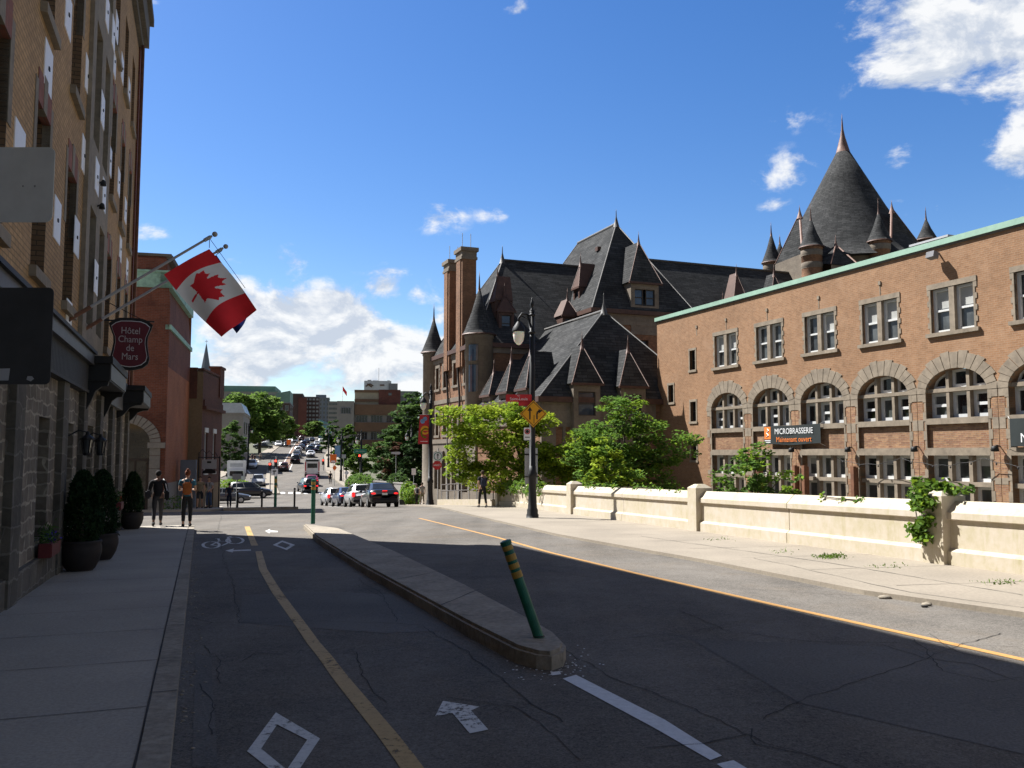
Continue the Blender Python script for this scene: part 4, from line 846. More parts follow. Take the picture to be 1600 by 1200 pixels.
# hoist runs HB -> HT along the pole, fly edge FB -> FT; cloth swells and folds
k = T('canadian_flag', 'red and white maple leaf flag hanging below the nearer flag pole', 'flag', (0, 0, 0), HA, tuple(HB)); NU, NV = 150, 90; bm = NB(); vv = []
for i in range(NU + 1):
    s = i / NU; row = []
    for j in range(NV + 1):
        q = j / NV; p = HB.lerp(HT, q).lerp(FB.lerp(FT, q), s)
        wv = .07 * sin(s * 5.0 + q * 2.2) * s + .05 * sin(q * 7 + s * 3) * (.2 + s) - .09 * s * q * q; p = p + (HB - FB).normalized() * (.13 * sin(pi * q) * (.25 + sin(pi * s)) - .05 * q * q * s) + Vector((-.05 * sin(pi * s) * (1 - q), wv, -.07 * sin(pi * q) * (.3 + .5 * s) + .05 * sin(pi * s) * q))
        row.append(bm.verts.new(p))
    vv.append(row)
for i in range(NU):
    for j in range(NV):
        s, q = (i + .5) / NU, (j + .5) / NV; X, Yq = (s - .5) * 2.0, q - .5
        red = abs(X) > .5 or inpoly(Yq * 0 + (X) * 1.0, Yq + .0, LF)
        red = abs(X) > .5 or inpoly(X * .92, (Yq) * .92 + .12 * 0 + .12, LF)
        f = bm.faces.new((vv[i][j], vv[i + 1][j], vv[i + 1][j + 1], vv[i][j + 1])); f.material_index = 1 if red else 0; f.smooth = True
fo = k.part('cloth', bm, ['flag_white', 'flag_red'])
bm = NB(); tube(bm, [(.05, U1, 5.6), HT + Vector((.0, 0, .02))], .006, 5); k.part('halyard', bm, ['black_metal']); bm = NB(); tube(bm, [(.06, U1, 5.6), rayplane(383, 450, U1)], .005, 5); k.part('fly_line', bm, ['black_metal'])
k = T('blue_flag', 'dark blue flag mostly hidden behind the red and white flag', 'flag', (0, 0, 0), HA, (.2, U2, 5.7)); bm = NB(); vv = []
A, B_, C_, D_ = rayplane(338, 398, U2), rayplane(300, 425, U2), rayplane(370, 520, U2), rayplane(392, 478, U2)
for i in range(25):
    row = []
    for j in range(17):
        s, q = i / 24, j / 16; p = B_.lerp(A, q).lerp(C_.lerp(D_, q), s); row.append(bm.verts.new(p + Vector((0, .08 * sin(q * 9 + s * 2) * (.3 + s), -.10 * sin(pi * q) * s))))
    vv.append(row)
for i in range(24):
    for j in range(16): bm.faces.new((vv[i][j], vv[i + 1][j], vv[i + 1][j + 1], vv[i][j + 1])).smooth = True
k.part('cloth', bm, ['flag_blue']); bm = NB(); tube(bm, [(.3, U2, 5.8), A], .006, 5); k.part('halyard', bm, ['black_metal'])
# grey signs on a post at the left edge of the picture
SX, SY = -3.06, 5.0
k = T('sign_post', 'thin steel post carrying the two grey signs at the left edge', 'post', (SX, SY, gz(SX, SY) + .13)); bm = NB(); tube(bm, [(0, 0, -.1), (0, 0, 3.6)], .03, 10); k.part('pole', bm, ['steel']); bm = NB(); lathe(bm, (0, 0, 3.6), [(.034, -.02), (.034, .02), (0, .035)], 10); k.part('cap', bm, ['plastic_black'])
k = T('street_sign', 'back of a light grey metal sign, upper one on the post', 'sign', (SX, SY + .04, 3.28)); bm = NB(); plate(bm, rrect(.735, .45, .04), .004); k.part('plate', bm, ['sign_back']); bm = NB()
for a in (.19, .26): ell(bm, (a, -.004, -.01), (.006, .004, .006), 8, 5)
k.part('rivets', bm, ['steel'])
k = T('street_sign', 'back of a dark grey sign with torn stickers, lower one on the post', 'sign', (SX, SY + .04, 2.385)); bm = NB(); plate(bm, rrect(.79, .565, .03), .004); k.part('plate', bm, ['sign_dark'])
bm = NB(); plate(bm, [(-.02, -.26), (.156, -.26), (.162, -.19), (-.02, -.195)], .001, -.002); k.part('sticker', bm, ['sticker']); bm = NB(); plate(bm, [(.26, -.255), (.285, -.265), (.303, -.25), (.29, -.235), (.265, -.235)], .001, -.002); k.part('sticker', bm, ['sticker'])
# ================================================================== RED BRICK CORNER BUILDING (beyond the side street)
cb = P(256, 45); RA = rad(14.3)
t = T('red_brick_building', 'tall red brick corner building with a stone arched doorway and green copper cornice', 'building', (cb.x, cb.y, 0), RA, (-4, 4, -1.3))
fs_ = lambda u, z, d: (u, d, z); fe = lambda u, z, d: (-d, u, z)
zb, ztop = -1.6, 11.95
def archwall(bm, fm, u0, u1, z0, z1, a0, a1, zs, rise, zb_, depth, mi=0, rmi=0, n=18, extra=()):
    wall(bm, u0, u1, z0, z1, [(a0, a1, zb_, zs + rise)] + list(extra), lambda u, z, d: fm(u, z, d), 0.0, mi)
    cu, hw = (a0 + a1) / 2, (a1 - a0) / 2
    arc = [(cu + hw * cos(pi * i / n), zs + rise * sin(pi * i / n)) for i in range(n + 1)]
    for i in range(n // 2):
        p, q = arc[i], arc[i + 1]; face(bm, [fm(p[0], p[1], 0), fm(a1, p[1], 0) if i else fm(p[0], p[1], 0), fm(a1, q[1], 0), fm(q[0], q[1], 0)] if i else [fm(p[0], p[1], 0), fm(a1, q[1], 0), fm(q[0], q[1], 0)], mi)
        p, q = arc[n - i], arc[n - i - 1]; face(bm, [fm(p[0], p[1], 0), fm(a0, p[1], 0), fm(a0, q[1], 0), fm(q[0], q[1], 0)] if i else [fm(p[0], p[1], 0), fm(a0, q[1], 0), fm(q[0], q[1], 0)], mi)
    pts = [(a1, zb_)] + arc + [(a0, zb_)]
    for p, q in zip(pts, pts[1:]): face(bm, [fm(*p, 0), fm(*q, 0), fm(*q, depth), fm(*p, depth)], rmi)
    face(bm, [fm(a0, zb_, 0), fm(a1, zb_, 0), fm(a1, zb_, depth), fm(a0, zb_, depth)], rmi); return arc
bm = NB(); arc = archwall(bm, fs_, -13, 0, zb, 9.6, -3.3, -.75, 2.3, 1.0, zb, .5)
face(bm, [fs_(-13, 9.6, 0), fs_(0, 9.6, 0), fs_(-.25, ztop, 0), fs_(-13, ztop, 0)]); t.part('front_wall', bm, ['red_brick'])
bm = NB(); wall(bm, 0, 10.3, zb, 6.2, [], fe, 0); wall(bm, 0, 10.3, 6.2, 8.4, [], fe, 0, 1); face(bm, [fe(0, 8.4, 0), fe(10.3, 8.4, 0), fe(10.0, ztop, .3), fe(0, ztop, .3)], 1); face(bm, [(0, 10.3, zb), (-13, 10.3, zb), (-13, 10.3, ztop), (0, 10.3, ztop)]); face(bm, [(-13, 0, zb), (-13, 10.3, zb), (-13, 10.3, ztop), (-13, 0, ztop)]); t.part('side_wall', bm, ['orange_brick', 'red_brick'])
bm = NB(); box(bm, -13, 0, .0, 10.3, ztop - .1, ztop); t.part('roof', bm, ['dark_stone'])
bm = NB(); fbox(bm, fs_, -13, .1, 10.3, 11.1, -.1, 0, 0); fbox(bm, fe, -.1, 10.3, 10.3, 11.1, -.1, .5, 0); fbox(bm, fs_, -13, .14, 11.1, 11.2, -.16, 0, 0); t.part('copper_cornice', bm, ['copper_green'])
bm = NB(); fbox(bm, fe, .0, 10.4, 8.15, 8.4, -.09, .2, 0); t.part('copper_band', bm, ['copper_green'])
bm = NB(); fbox(bm, fs_, -13, .0, ztop, ztop + .14, -.08, .3, 0); fbox(bm, fe, .3, 10.2, ztop, ztop + .14, -.02, .4, 0); t.part('coping', bm, ['dark_stone'])
bm = NB(); fbox(bm, fe, -.02, 10.3, zb, .2, -.08, 0, 0); t.part('stone_base', bm, ['trim_stone'])
bm = NB(); n = 18; cu, hw = -2.02, 1.275
for i in range(n):
    a, b = pi * i / n, pi * (i + 1) / n; g = .012
    pts = [(cu + hw * cos(a + g), 2.3 + 1.0 * sin(a + g)), (cu + (hw + .5) * cos(a + g), 2.3 + 1.5 * sin(a + g)), (cu + (hw + .5) * cos(b - g), 2.3 + 1.5 * sin(b - g)), (cu + hw * cos(b - g), 2.3 + 1.0 * sin(b - g))]
    prism(bm, pts, lambda u, z: fs_(u, z, -.12), lambda u, z: fs_(u, z, .1))
for u0, u1 in ((-3.8, -3.3), (-.75, -.25)):
    for i in range(6): z = zb + i * .65; fbox(bm, fs_, u0, u1, z, z + .63, -.12 - .01 * (i % 2), .1)
fbox(bm, fs_, -.85, -.02, 2.02, 2.3, -.2, .1); fbox(bm, fs_, -4.0, -3.2, 2.02, 2.3, -.2, .1); t.part('stone_arch', bm, ['trim_stone'])
bm = NB(); fbox(bm, fs_, -3.3, -.75, 1.35, 1.5, .32, .45); fbox(bm, fs_, -3.3, -3.2, zb, 1.35, .32, .45); fbox(bm, fs_, -.95, -.75, zb, 1.35, .32, .45); fbox(bm, fs_, -1.55, -1.45, zb, 1.35, .32, .45)
d_ = t.part('door', bm, ['dark_frame']); bm = NB(); face(bm, [fs_(-3.3, zb, .42), fs_(-.75, zb, .42), fs_(-.75, 3.3, .42), fs_(-3.3, 3.3, .42)]); t.part('glazing', bm, ['glass_dark'], d_)
cq = P(262, 47.2); k = T('utility_cabinet', 'tall blue grey metal cabinet against the brick corner building', 'cabinet', (P(293, 50.0).x, 50.0, gz(P(293, 50).x, 50) + .1), RA)
bm = NB(); box(bm, -.42, .42, -.3, .3, .06, 2.75); k.part('body', bm, ['far_bluegrey'], bev=.02); bm = NB(); box(bm, -.46, .46, -.33, .33, 0, .08); k.part('base', bm, ['kerb_concrete']); bm = NB()
for a in (-.205, .205): box(bm, a - .19, a + .19, -.318, -.3, .2, 2.6)
k.part('door', bm, ['far_bluegrey']); bm = NB(); box(bm, .03, .06, -.34, -.3, 1.3, 1.45); k.part('handle', bm, ['steel'])
# low brown brick building
lb_ = P(312, 55); LA = rad(8)
t = T('low_brick_building', 'two storey dark brick building with a tan plastered side and white framed windows', 'building', (lb_.x, lb_.y, 0), LA, (-3, 3, -1.7))
bm = NB(); wall(bm, -8, 0, -2.2, 7.0, [], fs_, 0); t.part('side_wall', bm, ['tan_stucco'])
wins = [(.9, 1.8, .55, 3.1), (3.6, 4.5, .55, 3.1)]
bm = NB(); wall(bm, 0, 6.6, -.2, 7.0, wins, fe, .2); face(bm, [(0, 6.6, -2.2), (-8, 6.6, -2.2), (-8, 6.6, 7), (0, 6.6, 7)]); t.part('brick_wall', bm, ['dark_brick'])
bm = NB(); wall(bm, 0, 6.6, -2.2, -.2, [(1.5, 4.2, -2.1, .0 - .25)], fe, .25); t.part('shop_wall', bm, ['tan_stucco'])
bm = NB(); fbox(bm, fs_, -8, -.35, 5.2, 7.03, -.05, .05); fbox(bm, fs_, -8, -.35, 7.03, 7.15, -.1, .3); t.part('parapet', bm, ['dark_brick'])
bm = NB(); fbox(bm, fe, 5.2, 6.7, 5.6, 7.6, -.08, .6); fbox(bm, fe, 5.1, 6.8, 7.6, 7.75, -.16, .7); fbox(bm, fe, -.05, 5.2, 7.0, 7.12, -.05, .3); t.part('parapet_pier', bm, ['dark_brick'])
bm = NB(); fbox(bm, fe, 0, 6.6, 4.55, 4.75, -.25, 0); fbox(bm, fe, .2, 6.4, 4.75, 5.15, -.1, 0); t.part('cornice', bm, ['dark_brick'])
for w_ in wins:
    f = win(t, fe, *w_, .2, 'white_frame', 'glass_mid', 1, 2, .1, .1); bm = NB(); fbox(bm, fe, w_[0] - .1, w_[1] + .1, w_[3], w_[3] + .3, -.05, .05); t.part('lintel', bm, ['white_frame'], f); bm = NB(); fbox(bm, fe, w_[0] - .1, w_[1] + .1, w_[2] - .15, w_[2], -.09, .05); t.part('sill', bm, ['white_frame'], f)
win(t, fe, 1.5, 4.2, -2.1, -.25, .2, 'dark_frame', 'glass_mid', 3, 1)
bm = NB(); box(bm, -8, 0, 0, 6.6, 6.9, 7.0); t.part('roof', bm, ['dark_stone'])
p = P(325, 52.5); k = T('hanging_sign', 'black scrolled sign frame on a post with a white board, outside the low brick building', 'sign', (p.x, p.y, p.z + .1)); bm = NB()
tube(bm, [(-.62, 0, 0), (-.62, 0, 3.3)], .035, 8); tube(bm, [(.62, 0, 0), (.62, 0, 3.1)], .035, 8); tube(bm, [(-.65, 0, 3.0), (.65, 0, 3.0)], .03, 8); tube(bm, [(-.6, 0, 3.3), (-.4, 0, 3.5), (-.2, 0, 3.2), (0, 0, 3.4), (.2, 0, 3.15), (.35, 0, 3.3), (.5, 0, 3.05)], .022, 6); k.part('frame', bm, ['black_metal'])
bm = NB(); plate(bm, rect(.85, .55, 0, 2.6), .03); k.part('board', bm, ['sign_grey']); bm = NB(); plate(bm, [(-.4, 2.05), (.4, 2.05), (.4, 2.2), (.2, 2.32), (-.15, 2.32), (-.38, 2.18)], .03); k.part('car_cutout', bm, ['sign_black']); bm = NB(); plate(bm, rect(.25, .12, 0, 2.72), .005, -.006); k.part('emblem', bm, ['sign_black'])
# ================================================================== BRICK STATION BUILDING
BA = rad(21.7); DF = 30.0
t = T('station_building', 'long orange brick building with big arched windows and a pale green roof edge', 'building', (0, 0, 0), BA, (DF, 30, -3.2))
fw_ = lambda u, z, d: (DF + d, u, z)
TC = [42.1, 38.2, 34.3, 30.38, 26.46, 22.54, 18.62, 14.7, 10.78]; U0, U1_, ZT = 8.2, 49.6, 10.4
AW, ZS, RI, ZA = 1.5, 4.25, .98, 3.2
bm = NB(); prev = U0
small = [(48.0, 5.0, 6.1), (45.5, 6.85, 8.05), (45.5, 3.7, 4.9), (45.5, 1.35, 2.4)]
sm = lambda lo, hi: [(u - .3, u + .3, a, b) for u, a, b in small if lo < u < hi]
edges_ = [U0] + [(a + b) / 2 for a, b in zip(TC[::-1], TC[::-1][1:])] + [44.1]
for lo, hi, c in zip(edges_, edges_[1:], TC[::-1]):
    wall(bm, lo, hi, 6.35, ZT, [(c - 1.05, c + 1.05, 6.75, 8.62)], fw_, .3)
    archwall(bm, fw_, lo, hi, 2.95, 6.35, c - AW, c + AW, ZS, RI, ZA, .55)
wall(bm, 44.1, U1_, 2.95, ZT, sm(44, 50), fw_, .3); wall(bm, 44.1, U1_, -3.4, 2.95, sm(44, 50), fw_, .3)
for lo, hi, c in zip(edges_, edges_[1:], TC[::-1]): wall(bm, lo, hi, -3.4, 2.95, [(c - AW, c + AW, -.7, 1.72), (c - AW, c + AW, 1.95, 2.95)], fw_, .5)
face(bm, [fw_(U1_, -3.4, 0), fw_(U1_, -3.4, 14), fw_(U1_, ZT, 14), fw_(U1_, ZT, 0)]); face(bm, [fw_(U0, -3.4, 0), fw_(U0, -3.4, 14), fw_(U0, ZT, 14), fw_(U0, ZT, 0)])
t.part('wall', bm, ['station_brick'])
bm = NB(); face(bm, [fw_(U0, ZT - .3, .0), fw_(U1_, ZT - .3, .0), fw_(U1_, ZT - .3, 14), fw_(U0, ZT - .3, 14)]); t.part('roof', bm, ['dark_stone'])
bm = NB(); fbox(bm, fw_, U0, U1_ + .12, ZT, ZT + .24, -.12, .35); fbox(bm, fw_, U0, U1_ + .08, ZT - .08, ZT, -.07, .35, 1); fbox(bm, fw_, U1_ - .3, U1_ + .12, ZT, ZT + .24, .35, 14); t.part('roof_edge', bm, ['mint_copper', 'dark_stone'])
for c in TC:   # spandrels, piers, stone dressings
    bm = NB(); fbox(bm, fw_, c - AW, c + AW, 1.95, 2.95, .12, .3); t.part('spandrel', bm, ['panel_brick'])
    bm = NB(); fbox(bm, fw_, c - AW - .02, c + AW + .02, 2.95, 3.2, -.03, .5); fbox(bm, fw_, c - AW - .02, c + AW + .02, 1.66, 1.97, -.03, .5)
    for s in (-1, 1):
        for i in range(15):
            z = -1.3 + i * .4
            if z < 4.0: fbox(bm, fw_, *sorted((c + s * AW, c + s * (AW + (.17 if i % 2 else .09)))), z, z + .385, -.025, .3)
        fbox(bm, fw_, *sorted((c + s * (AW + .09), c + s * 1.94)), 3.95, 4.25, -.022, .1); fbox(bm, fw_, *sorted((c + s * (AW + .17), c + s * 1.94)), 2.7, 3.15, -.022, .1); fbox(bm, fw_, *sorted((c + s * (AW + .17), c + s * 1.94)), .55, .8, -.022, .1)
    t.part('stone_frame', bm, ['station_stone'])
    bm = NB(); fbox(bm, fw_, c + AW + .17, c + 1.93, -1, 3.9, -.012, .1); t.part('pier', bm, ['panel_brick']); bm = NB(); fbox(bm, fw_, c - 1.93, c - AW - .17, -1, 3.9, -.012, .1); t.part('pier', bm, ['panel_brick'])
    bm = NB(); nvs = 15
    for i in range(nvs):
        a, b = pi * i / nvs, pi * (i + 1) / nvs; g = .008; th_ = .42 + (.07 if i % 2 == 0 else .0) + .30 * sin((a + b) / 2) ** 1.5
        f = lambda r_, q: (c + (AW + r_) * cos(q), ZS + (RI + r_ * .92) * sin(q))
        prism(bm, [f(0, a + g), f(th_, a + g), f(th_, b - g), f(0, b - g)], lambda u, z: fw_(u, z, -.035 - .006 * (i % 2)), lambda u, z: fw_(u, z, .1))
    t.part('arch_stones', bm, ['station_stone'])
    # arched window: stone mullions, white sashes
    bm = NB(); e = lambda u: ZS + RI * math.sqrt(max(0, 1 - ((u - c) / AW) ** 2))
    for q in (-.5, .5): fbox(bm, fw_, c + q - .075, c + q + .075, ZA, e(c + q), .12, .4)
    fbox(bm, fw_, c - AW, c + AW, 4.28, 4.44, .1, .41)
    mu = t.part('mullions', bm, ['station_stone'])
    for j, (a, b) in enumerate(((-AW, -.575), (-.425, .425), (.575, AW))):
        a += c; b += c; win(t, fw_, a + .01, b - .01, ZA, 4.28, .42, 'white_frame', RN.choice(('glass_dark', 'glass_dark', 'glass_mid')), 1, 2 if RN.random() < .35 else 1, .15, .1)
        bm = NB()
        if j == 1: pts = [(a + .01, 4.44), (b - .01, 4.44), (b - .01, e(b) - .02), (c, e(c) - .02), (a + .01, e(a) - .02)]
        elif j == 0: pts = [(a + .1, 4.44), (b - .01, 4.44), (b - .01, e(b) - .02), ((a + b) / 2, e((a + b) / 2) - .02), (a + .25, e(a + .25) - .02)]
        else: pts = [(a + .01, 4.44), (b - .1, 4.44), (b - .25, e(b - .25) - .02), ((a + b) / 2, e((a + b) / 2) - .02), (a + .01, e(a) - .02)]
        cx, cz = sum(p[0] for p in pts) / 5, sum(p[1] for p in pts) / 5; inn = [(cx + (p[0] - cx) * .72, cz + (p[1] - cz) * .66) for p in pts]
        for i in range(5):
            q4 = [pts[i], pts[(i + 1) % 5], inn[(i + 1) % 5], inn[i]]; face(bm, [fw_(*p, .33) for p in q4]); face(bm, [fw_(*inn[i], .33), fw_(*inn[(i + 1) % 5], .33), fw_(*inn[(i + 1) % 5], .43), fw_(*inn[i], .43)])
        w_ = t.part('window', bm, ['white_frame']); bm = NB(); face(bm, [fw_(*p, .41) for p in pts]); t.part('pane', bm, ['glass_dark'], w_)
    # upper pair of sash windows with stone surround
    bm = NB(); fbox(bm, fw_, c - 1.22, c + 1.22, 8.62, 8.84, -.04, .2); fbox(bm, fw_, c - 1.3, c + 1.3, 6.6, 6.76, -.12, .3); fbox(bm, fw_, c - .13, c + .13, 6.76, 8.62, -.02, .3)
    for s in (-1, 1):
        for i in range(8): z = 6.76 + i * .2325; fbox(bm, fw_, *sorted((c + s * 1.05, c + s * (1.22 if i % 2 else 1.14))), z, z + .228, -.03, .1)
    t.part('window_surround', bm, ['station_stone'])
    for a, b in ((c - 1.05, c - .13), (c + .13, c + 1.05)): win(t, fw_, a, b, 6.76, 8.62, .26, 'white_frame', 'glass_mid', 1, 2, .11, .12, RN.choice((0, .45, .45, .5)))
    # lower windows: two rows of three
    bm = NB()
    for q in (-.5, .5): fbox(bm, fw_, c + q - .085, c + q + .085, -.7, 1.66, .1, .42)
    fbox(bm, fw_, c - AW, c + AW, .42, .60, .08, .43); t.part('mullions', bm, ['station_stone'])
    for a, b in ((-AW, -.585), (-.415, .415), (.585, AW)):
        win(t, fw_, c + a, c + b, .60, 1.66, .42, 'white_frame', RN.choice(('glass_dark', 'glass_mid')), 1, 1, .14, .1, RN.choice((0, 0, 0, .4))); win(t, fw_, c + a, c + b, -.7, .42, .42, 'white_frame', 'glass_mid', 1, 1, .12, .1)
for u, a, b in small:
    f = win(t, fw_, u - .3, u + .3, a, b, .22, 'dark_frame', 'glass_dark', 1, 2, .05); bm = NB(); fbox(bm, fw_, u - .45, u + .45, a - .14, a, -.06, .1); fbox(bm, fw_, u - .42, u + .42, b, b + .14, -.03, .1)
    for s in (-1, 1): fbox(bm, fw_, *sorted((u + s * .3, u + s * .4)), a, b, -.025, .1)
    t.part('window_surround', bm, ['station_stone'], f)
for u in (40.15, 36.25, 32.3, 28.4, 24.5):   # pier lamps and rusty timber props
    bm = NB(); lathe(bm, fw_(u, 1.9, -.3), [(.06, .14), (.13, .1), (.15, -.08), (.0, -.1)], 10); tube(bm, [fw_(u, 2.0, 0), fw_(u, 2.05, -.2), fw_(u, 1.98, -.3)], .025, 6); t.part('wall_lamp', bm, ['black_metal'])
for u in (38.9, 36.0, 31.95, 35.3):
    bm = NB(); fbox(bm, fw_, u - .1, u + .1, -3.2, 1.15, -.42, -.24); fbox(bm, fw_, u - .03, u + .03, -3.2, 1.1, -.24, -.06); t.part('timber_prop', bm, ['rust'])
for u in (45.0, 42.0, 38.3, 34.3, 30.3):
    bm = NB(); fbox(bm, fw_, u - .07, u + .07, 9.35, 9.52, -.05, .05); fbox(bm, fw_, u - .025, u + .025, 8.9, 9.35, -.015, .05); t.part('tie_plate', bm, ['station_stone'])
bm = NB(); M = Matrix.Translation(fw_(27.0, 9.98, -.38)) @ Matrix.Rotation(BA * 0 + .25, 4, 'Y'); box(bm, -.15, .15, -.2, .2, -.13, .13, 0, M); tube(bm, [fw_(27, 10.1, 0), fw_(27, 10.05, -.3)], .04, 6); t.part('floodlight', bm, ['far_grey'])
bm = NB(); pts = [fw_(33 - i * .5, 1.55 - .28 * sin(pi * ((i % 8) / 8)) - (.05 if i % 2 else 0), -.35 - .1 * sin(i)) for i in range(26)]; tube(bm, pts, .012, 5)
for p in pts[1::2]: ell(bm, Vector(p) - Vector((0, 0, .06)), (.035, .035, .05), 6, 5)
t.part('string_lights', bm, ['plastic_black'])
for px_, py_, Y, w_, lb, nm, cat in ((1232, 438, 52, (1.6, 2.4, 1.0), 'pale grey skylight on the flat roof of the orange brick building', 'skylight', 'skylight'), (1467, 376, 42, (1.3, 2.2, 1.35), 'dark boxy vent unit on the roof of the orange brick building', 'roof_vent', 'vent')):
    q = t.Mi @ W(px_, py_, Y); x0, u0 = max(q.x, DF + 1.4), q.y; k = T(nm, lb, cat, (0, 0, 0), BA, (x0, u0, ZT - .3)); bm = NB(); a, b, c = w_; box(bm, x0 - a / 2, x0 + a / 2, u0 - b / 2, u0 + b / 2, ZT - .3, ZT + c + .2); k.part('body', bm, ['sign_grey' if nm == 'skylight' else 'dark_frame'], bev=.05)
    bm = NB(); (prism(bm, [(-a / 2 - .05, 0), (a / 2 + .05, 0), (0, .4)], lambda p, z: (x0 + p, u0 - b / 2 - .05, ZT + c + .2 + z), lambda p, z: (x0 + p, u0 + b / 2 + .05, ZT + c + .2 + z)) if nm == 'skylight' else box(bm, x0 - a / 2 - .06, x0 + a / 2 + .06, u0 - b / 2 - .06, u0 + b / 2 + .06, ZT + c + .2, ZT + c + .3)); k.part('cover', bm, ['metal_roof' if nm == 'skylight' else 'sign_grey'])
def banner(lb, u0, u1, z0, z1, fill):
    k = T('banner', lb, 'banner', (0, 0, 0), BA, (DF - .14, (u0 + u1) / 2, z0), group='dark banners on the orange brick building'); bm = NB(); NX = 20; vv = []
    for i in range(NX + 1):
        a = i / NX; sag = -.04 * sin(pi * a) + .02 * sin(9 * a); vv.append([bm.verts.new(fw_(u1 + (u0 - u1) * a, z0 + sag, -.14 - .02 * sin(a * 11))), bm.verts.new(fw_(u1 + (u0 - u1) * a, z1 + sag * .4, -.14 - .02 * sin(a * 11)))])
    for a, b in zip(vv, vv[1:]): bm.faces.new((a[0], b[0], b[1], a[1])).smooth = True
    k.part('cloth', bm, ['banner_black']); fill(k, lambda x, z, o: Vector(fw_(u1 - x, z, -.165 - o))); bm = NB()
    for u in (u0, u1):
        for z in (z0, z1): tube(bm, [fw_(u, z, -.14), fw_(u + (.18 if u == u1 else -.18), z + (.12 if z == z1 else -.12), 0)], .01, 4)
    k.part('cord', bm, ['white_frame'])
def fillA(k, q):
    bm = NB(); add_bm(bm, text_bm('MICROBRASSERIE', .42, .002, 'CENTER', 0, .90), lambda c: q(2.35 + c.x, 2.88 + c.y, c.z)); k.part('lettering', bm, ['sign_white'])
    bm = NB(); add_bm(bm, text_bm('Maintenant ouvert', .38, .002, 'CENTER', 0, .95), lambda c: q(2.35 + c.x, 2.46 + c.y, c.z)); k.part('orange_lettering', bm, ['banner_orange'])
    bm = NB(); face(bm, [q(.05, 2.5, 0), q(.56, 2.5, 0), q(.56, 3.15, 0), q(.05, 3.15, 0)]); k.part('orange_square', bm, ['banner_orange'])
    bm = NB(); strp = [(.2, 2.62), (.4, 2.7), (.22, 2.85), (.42, 2.95), (.3, 3.05)]
    for a, b in zip(strp, strp[1:]): tube(bm, [q(a[0], a[1], .006), q(b[0], b[1], .006)], .02, 4)
    k.part('emblem', bm, ['sign_white']); bm = NB()
    for z in (2.43, 2.34): face(bm, [q(.07, z - .025, .0), q(.54, z - .025, .0), q(.54, z + .02, .0), q(.07, z + .02, .0)])
    k.part('small_print', bm, ['sign_white'])
banner('black banner reading MICROBRASSERIE on the orange brick building', 34.3, 38.6, 2.24, 3.2, fillA)
def fillB(k, q):
    bm = NB(); add_bm(bm, text_bm('N', .5, .002, 'CENTER'), lambda c: q(.62 + c.x, 2.3 + c.y, c.z)); k.part('lettering', bm, ['sign_white'])
banner('black banner with a single white letter showing, at the right edge', 20.4, 23.95, 2.0, 3.05, fillB)
# ================================================================== CHATEAU STATION HOTEL
CO = (-2.6, 65, 0)
t = T('chateau_building', 'grand chateau style building with steep slate roofs, brick chimneys and a cone tower', 'building', CO, BA, (10, 6, -3.2))
fS = lambda b0: (lambda u, z, d: (u, b0 + d, z))
fW = lambda a0: (lambda u, z, d: (a0 + d, u, z))
def roof(name, E4, ze, R2, zr, par=None, m='slate', caps=True, flare=0.):
    bm = NB(); e = [(x, y, ze) for x, y in E4]; r = [(x, y, zr) for x, y in R2]
    # E4: front-left, front-right, back-right, back-left ; R2: ridge start, ridge end
    if abs(R2[0][0] - R2[1][0]) > abs(R2[0][1] - R2[1][1]): fs = [[e[0], e[1], r[1], r[0]], [e[1], e[2], r[1]], [e[2], e[3], r[0], r[1]], [e[3], e[0], r[0]]]
    else: fs = [[e[0], e[1], r[0]], [e[1], e[2], r[1], r[0]], [e[2], e[3], r[1]], [e[3], e[0], r[0], r[1]]]
    for f in fs: face(bm, f)
    o = t.part(name, bm, [m], par)
    bm = NB(); R_ = [Vector(q) for q in r]; tube(bm, [R_[0] + Vector((0, 0, .03)), R_[1] + Vector((0, 0, .03))], .12, 6)
    for q in e: p = min(R_, key=lambda v: (v - Vector(q)).length); tube(bm, [Vector(q), p], .05, 5)
    if caps:
        for q in R_[:1]: lathe(bm, q, [(.28, -.3), (.14, .25), (.05, .6), (.03, 1.1), (.0, 1.3)], 8)
    t.part('ridge_cap', bm, ['ridge_metal'], o)
    bm = NB(); x0, x1, y0, y1 = min(q[0] for q in e), max(q[0] for q in e), min(q[1] for q in e), max(q[1] for q in e)
    for a in ((x0 - .12, x1 + .12, y0 - .12, y0 + .12), (x0 - .12, x1 + .12, y1 - .12, y1 + .12), (x0 - .12, x0 + .12, y0 + .12, y1 - .12), (x1 - .12, x1 + .12, y0 + .12, y1 - .12)): box(bm, *a, ze - .28, ze + .05)
    t.part('gutter', bm, ['copper_brown'], o); return o
# main block and long wing
ww = [(1.9, 2.9, 7.2, 9.0), (4.6, 5.6, 7.2, 9.0), (7.4, 8.3, 7.2, 9.0), (9.6, 10.4, 7.2, 9.0)]; w2 = [(a, b, 3.3, 5.2) for a, b, *_ in ww]; w3 = [(a - .1, b + .1, -1.2, 2.0) for a, b, *_ in ww] + [(3.3, 4.1, -1.2, 2.0), (6.1, 6.9, -1.2, 2.0), (8.7, 9.3, -1.2, 2.0)]
bm = NB(); wall(bm, 0, 12, 2.6, 10, ww + w2, fW(0), .35); wall(bm, 0, 42, 3.2, 10, [(2.2, 3.2, 4.2, 6.2), (5.2, 6.2, 4.2, 6.2), (4.4, 5.4, 7.4, 9.2)], fS(0), .35); face(bm, [(0, 12, -3.5), (42, 12, -3.5), (42, 12, 10), (0, 12, 10)]); t.part('brick_wall', bm, ['chateau_brick'])
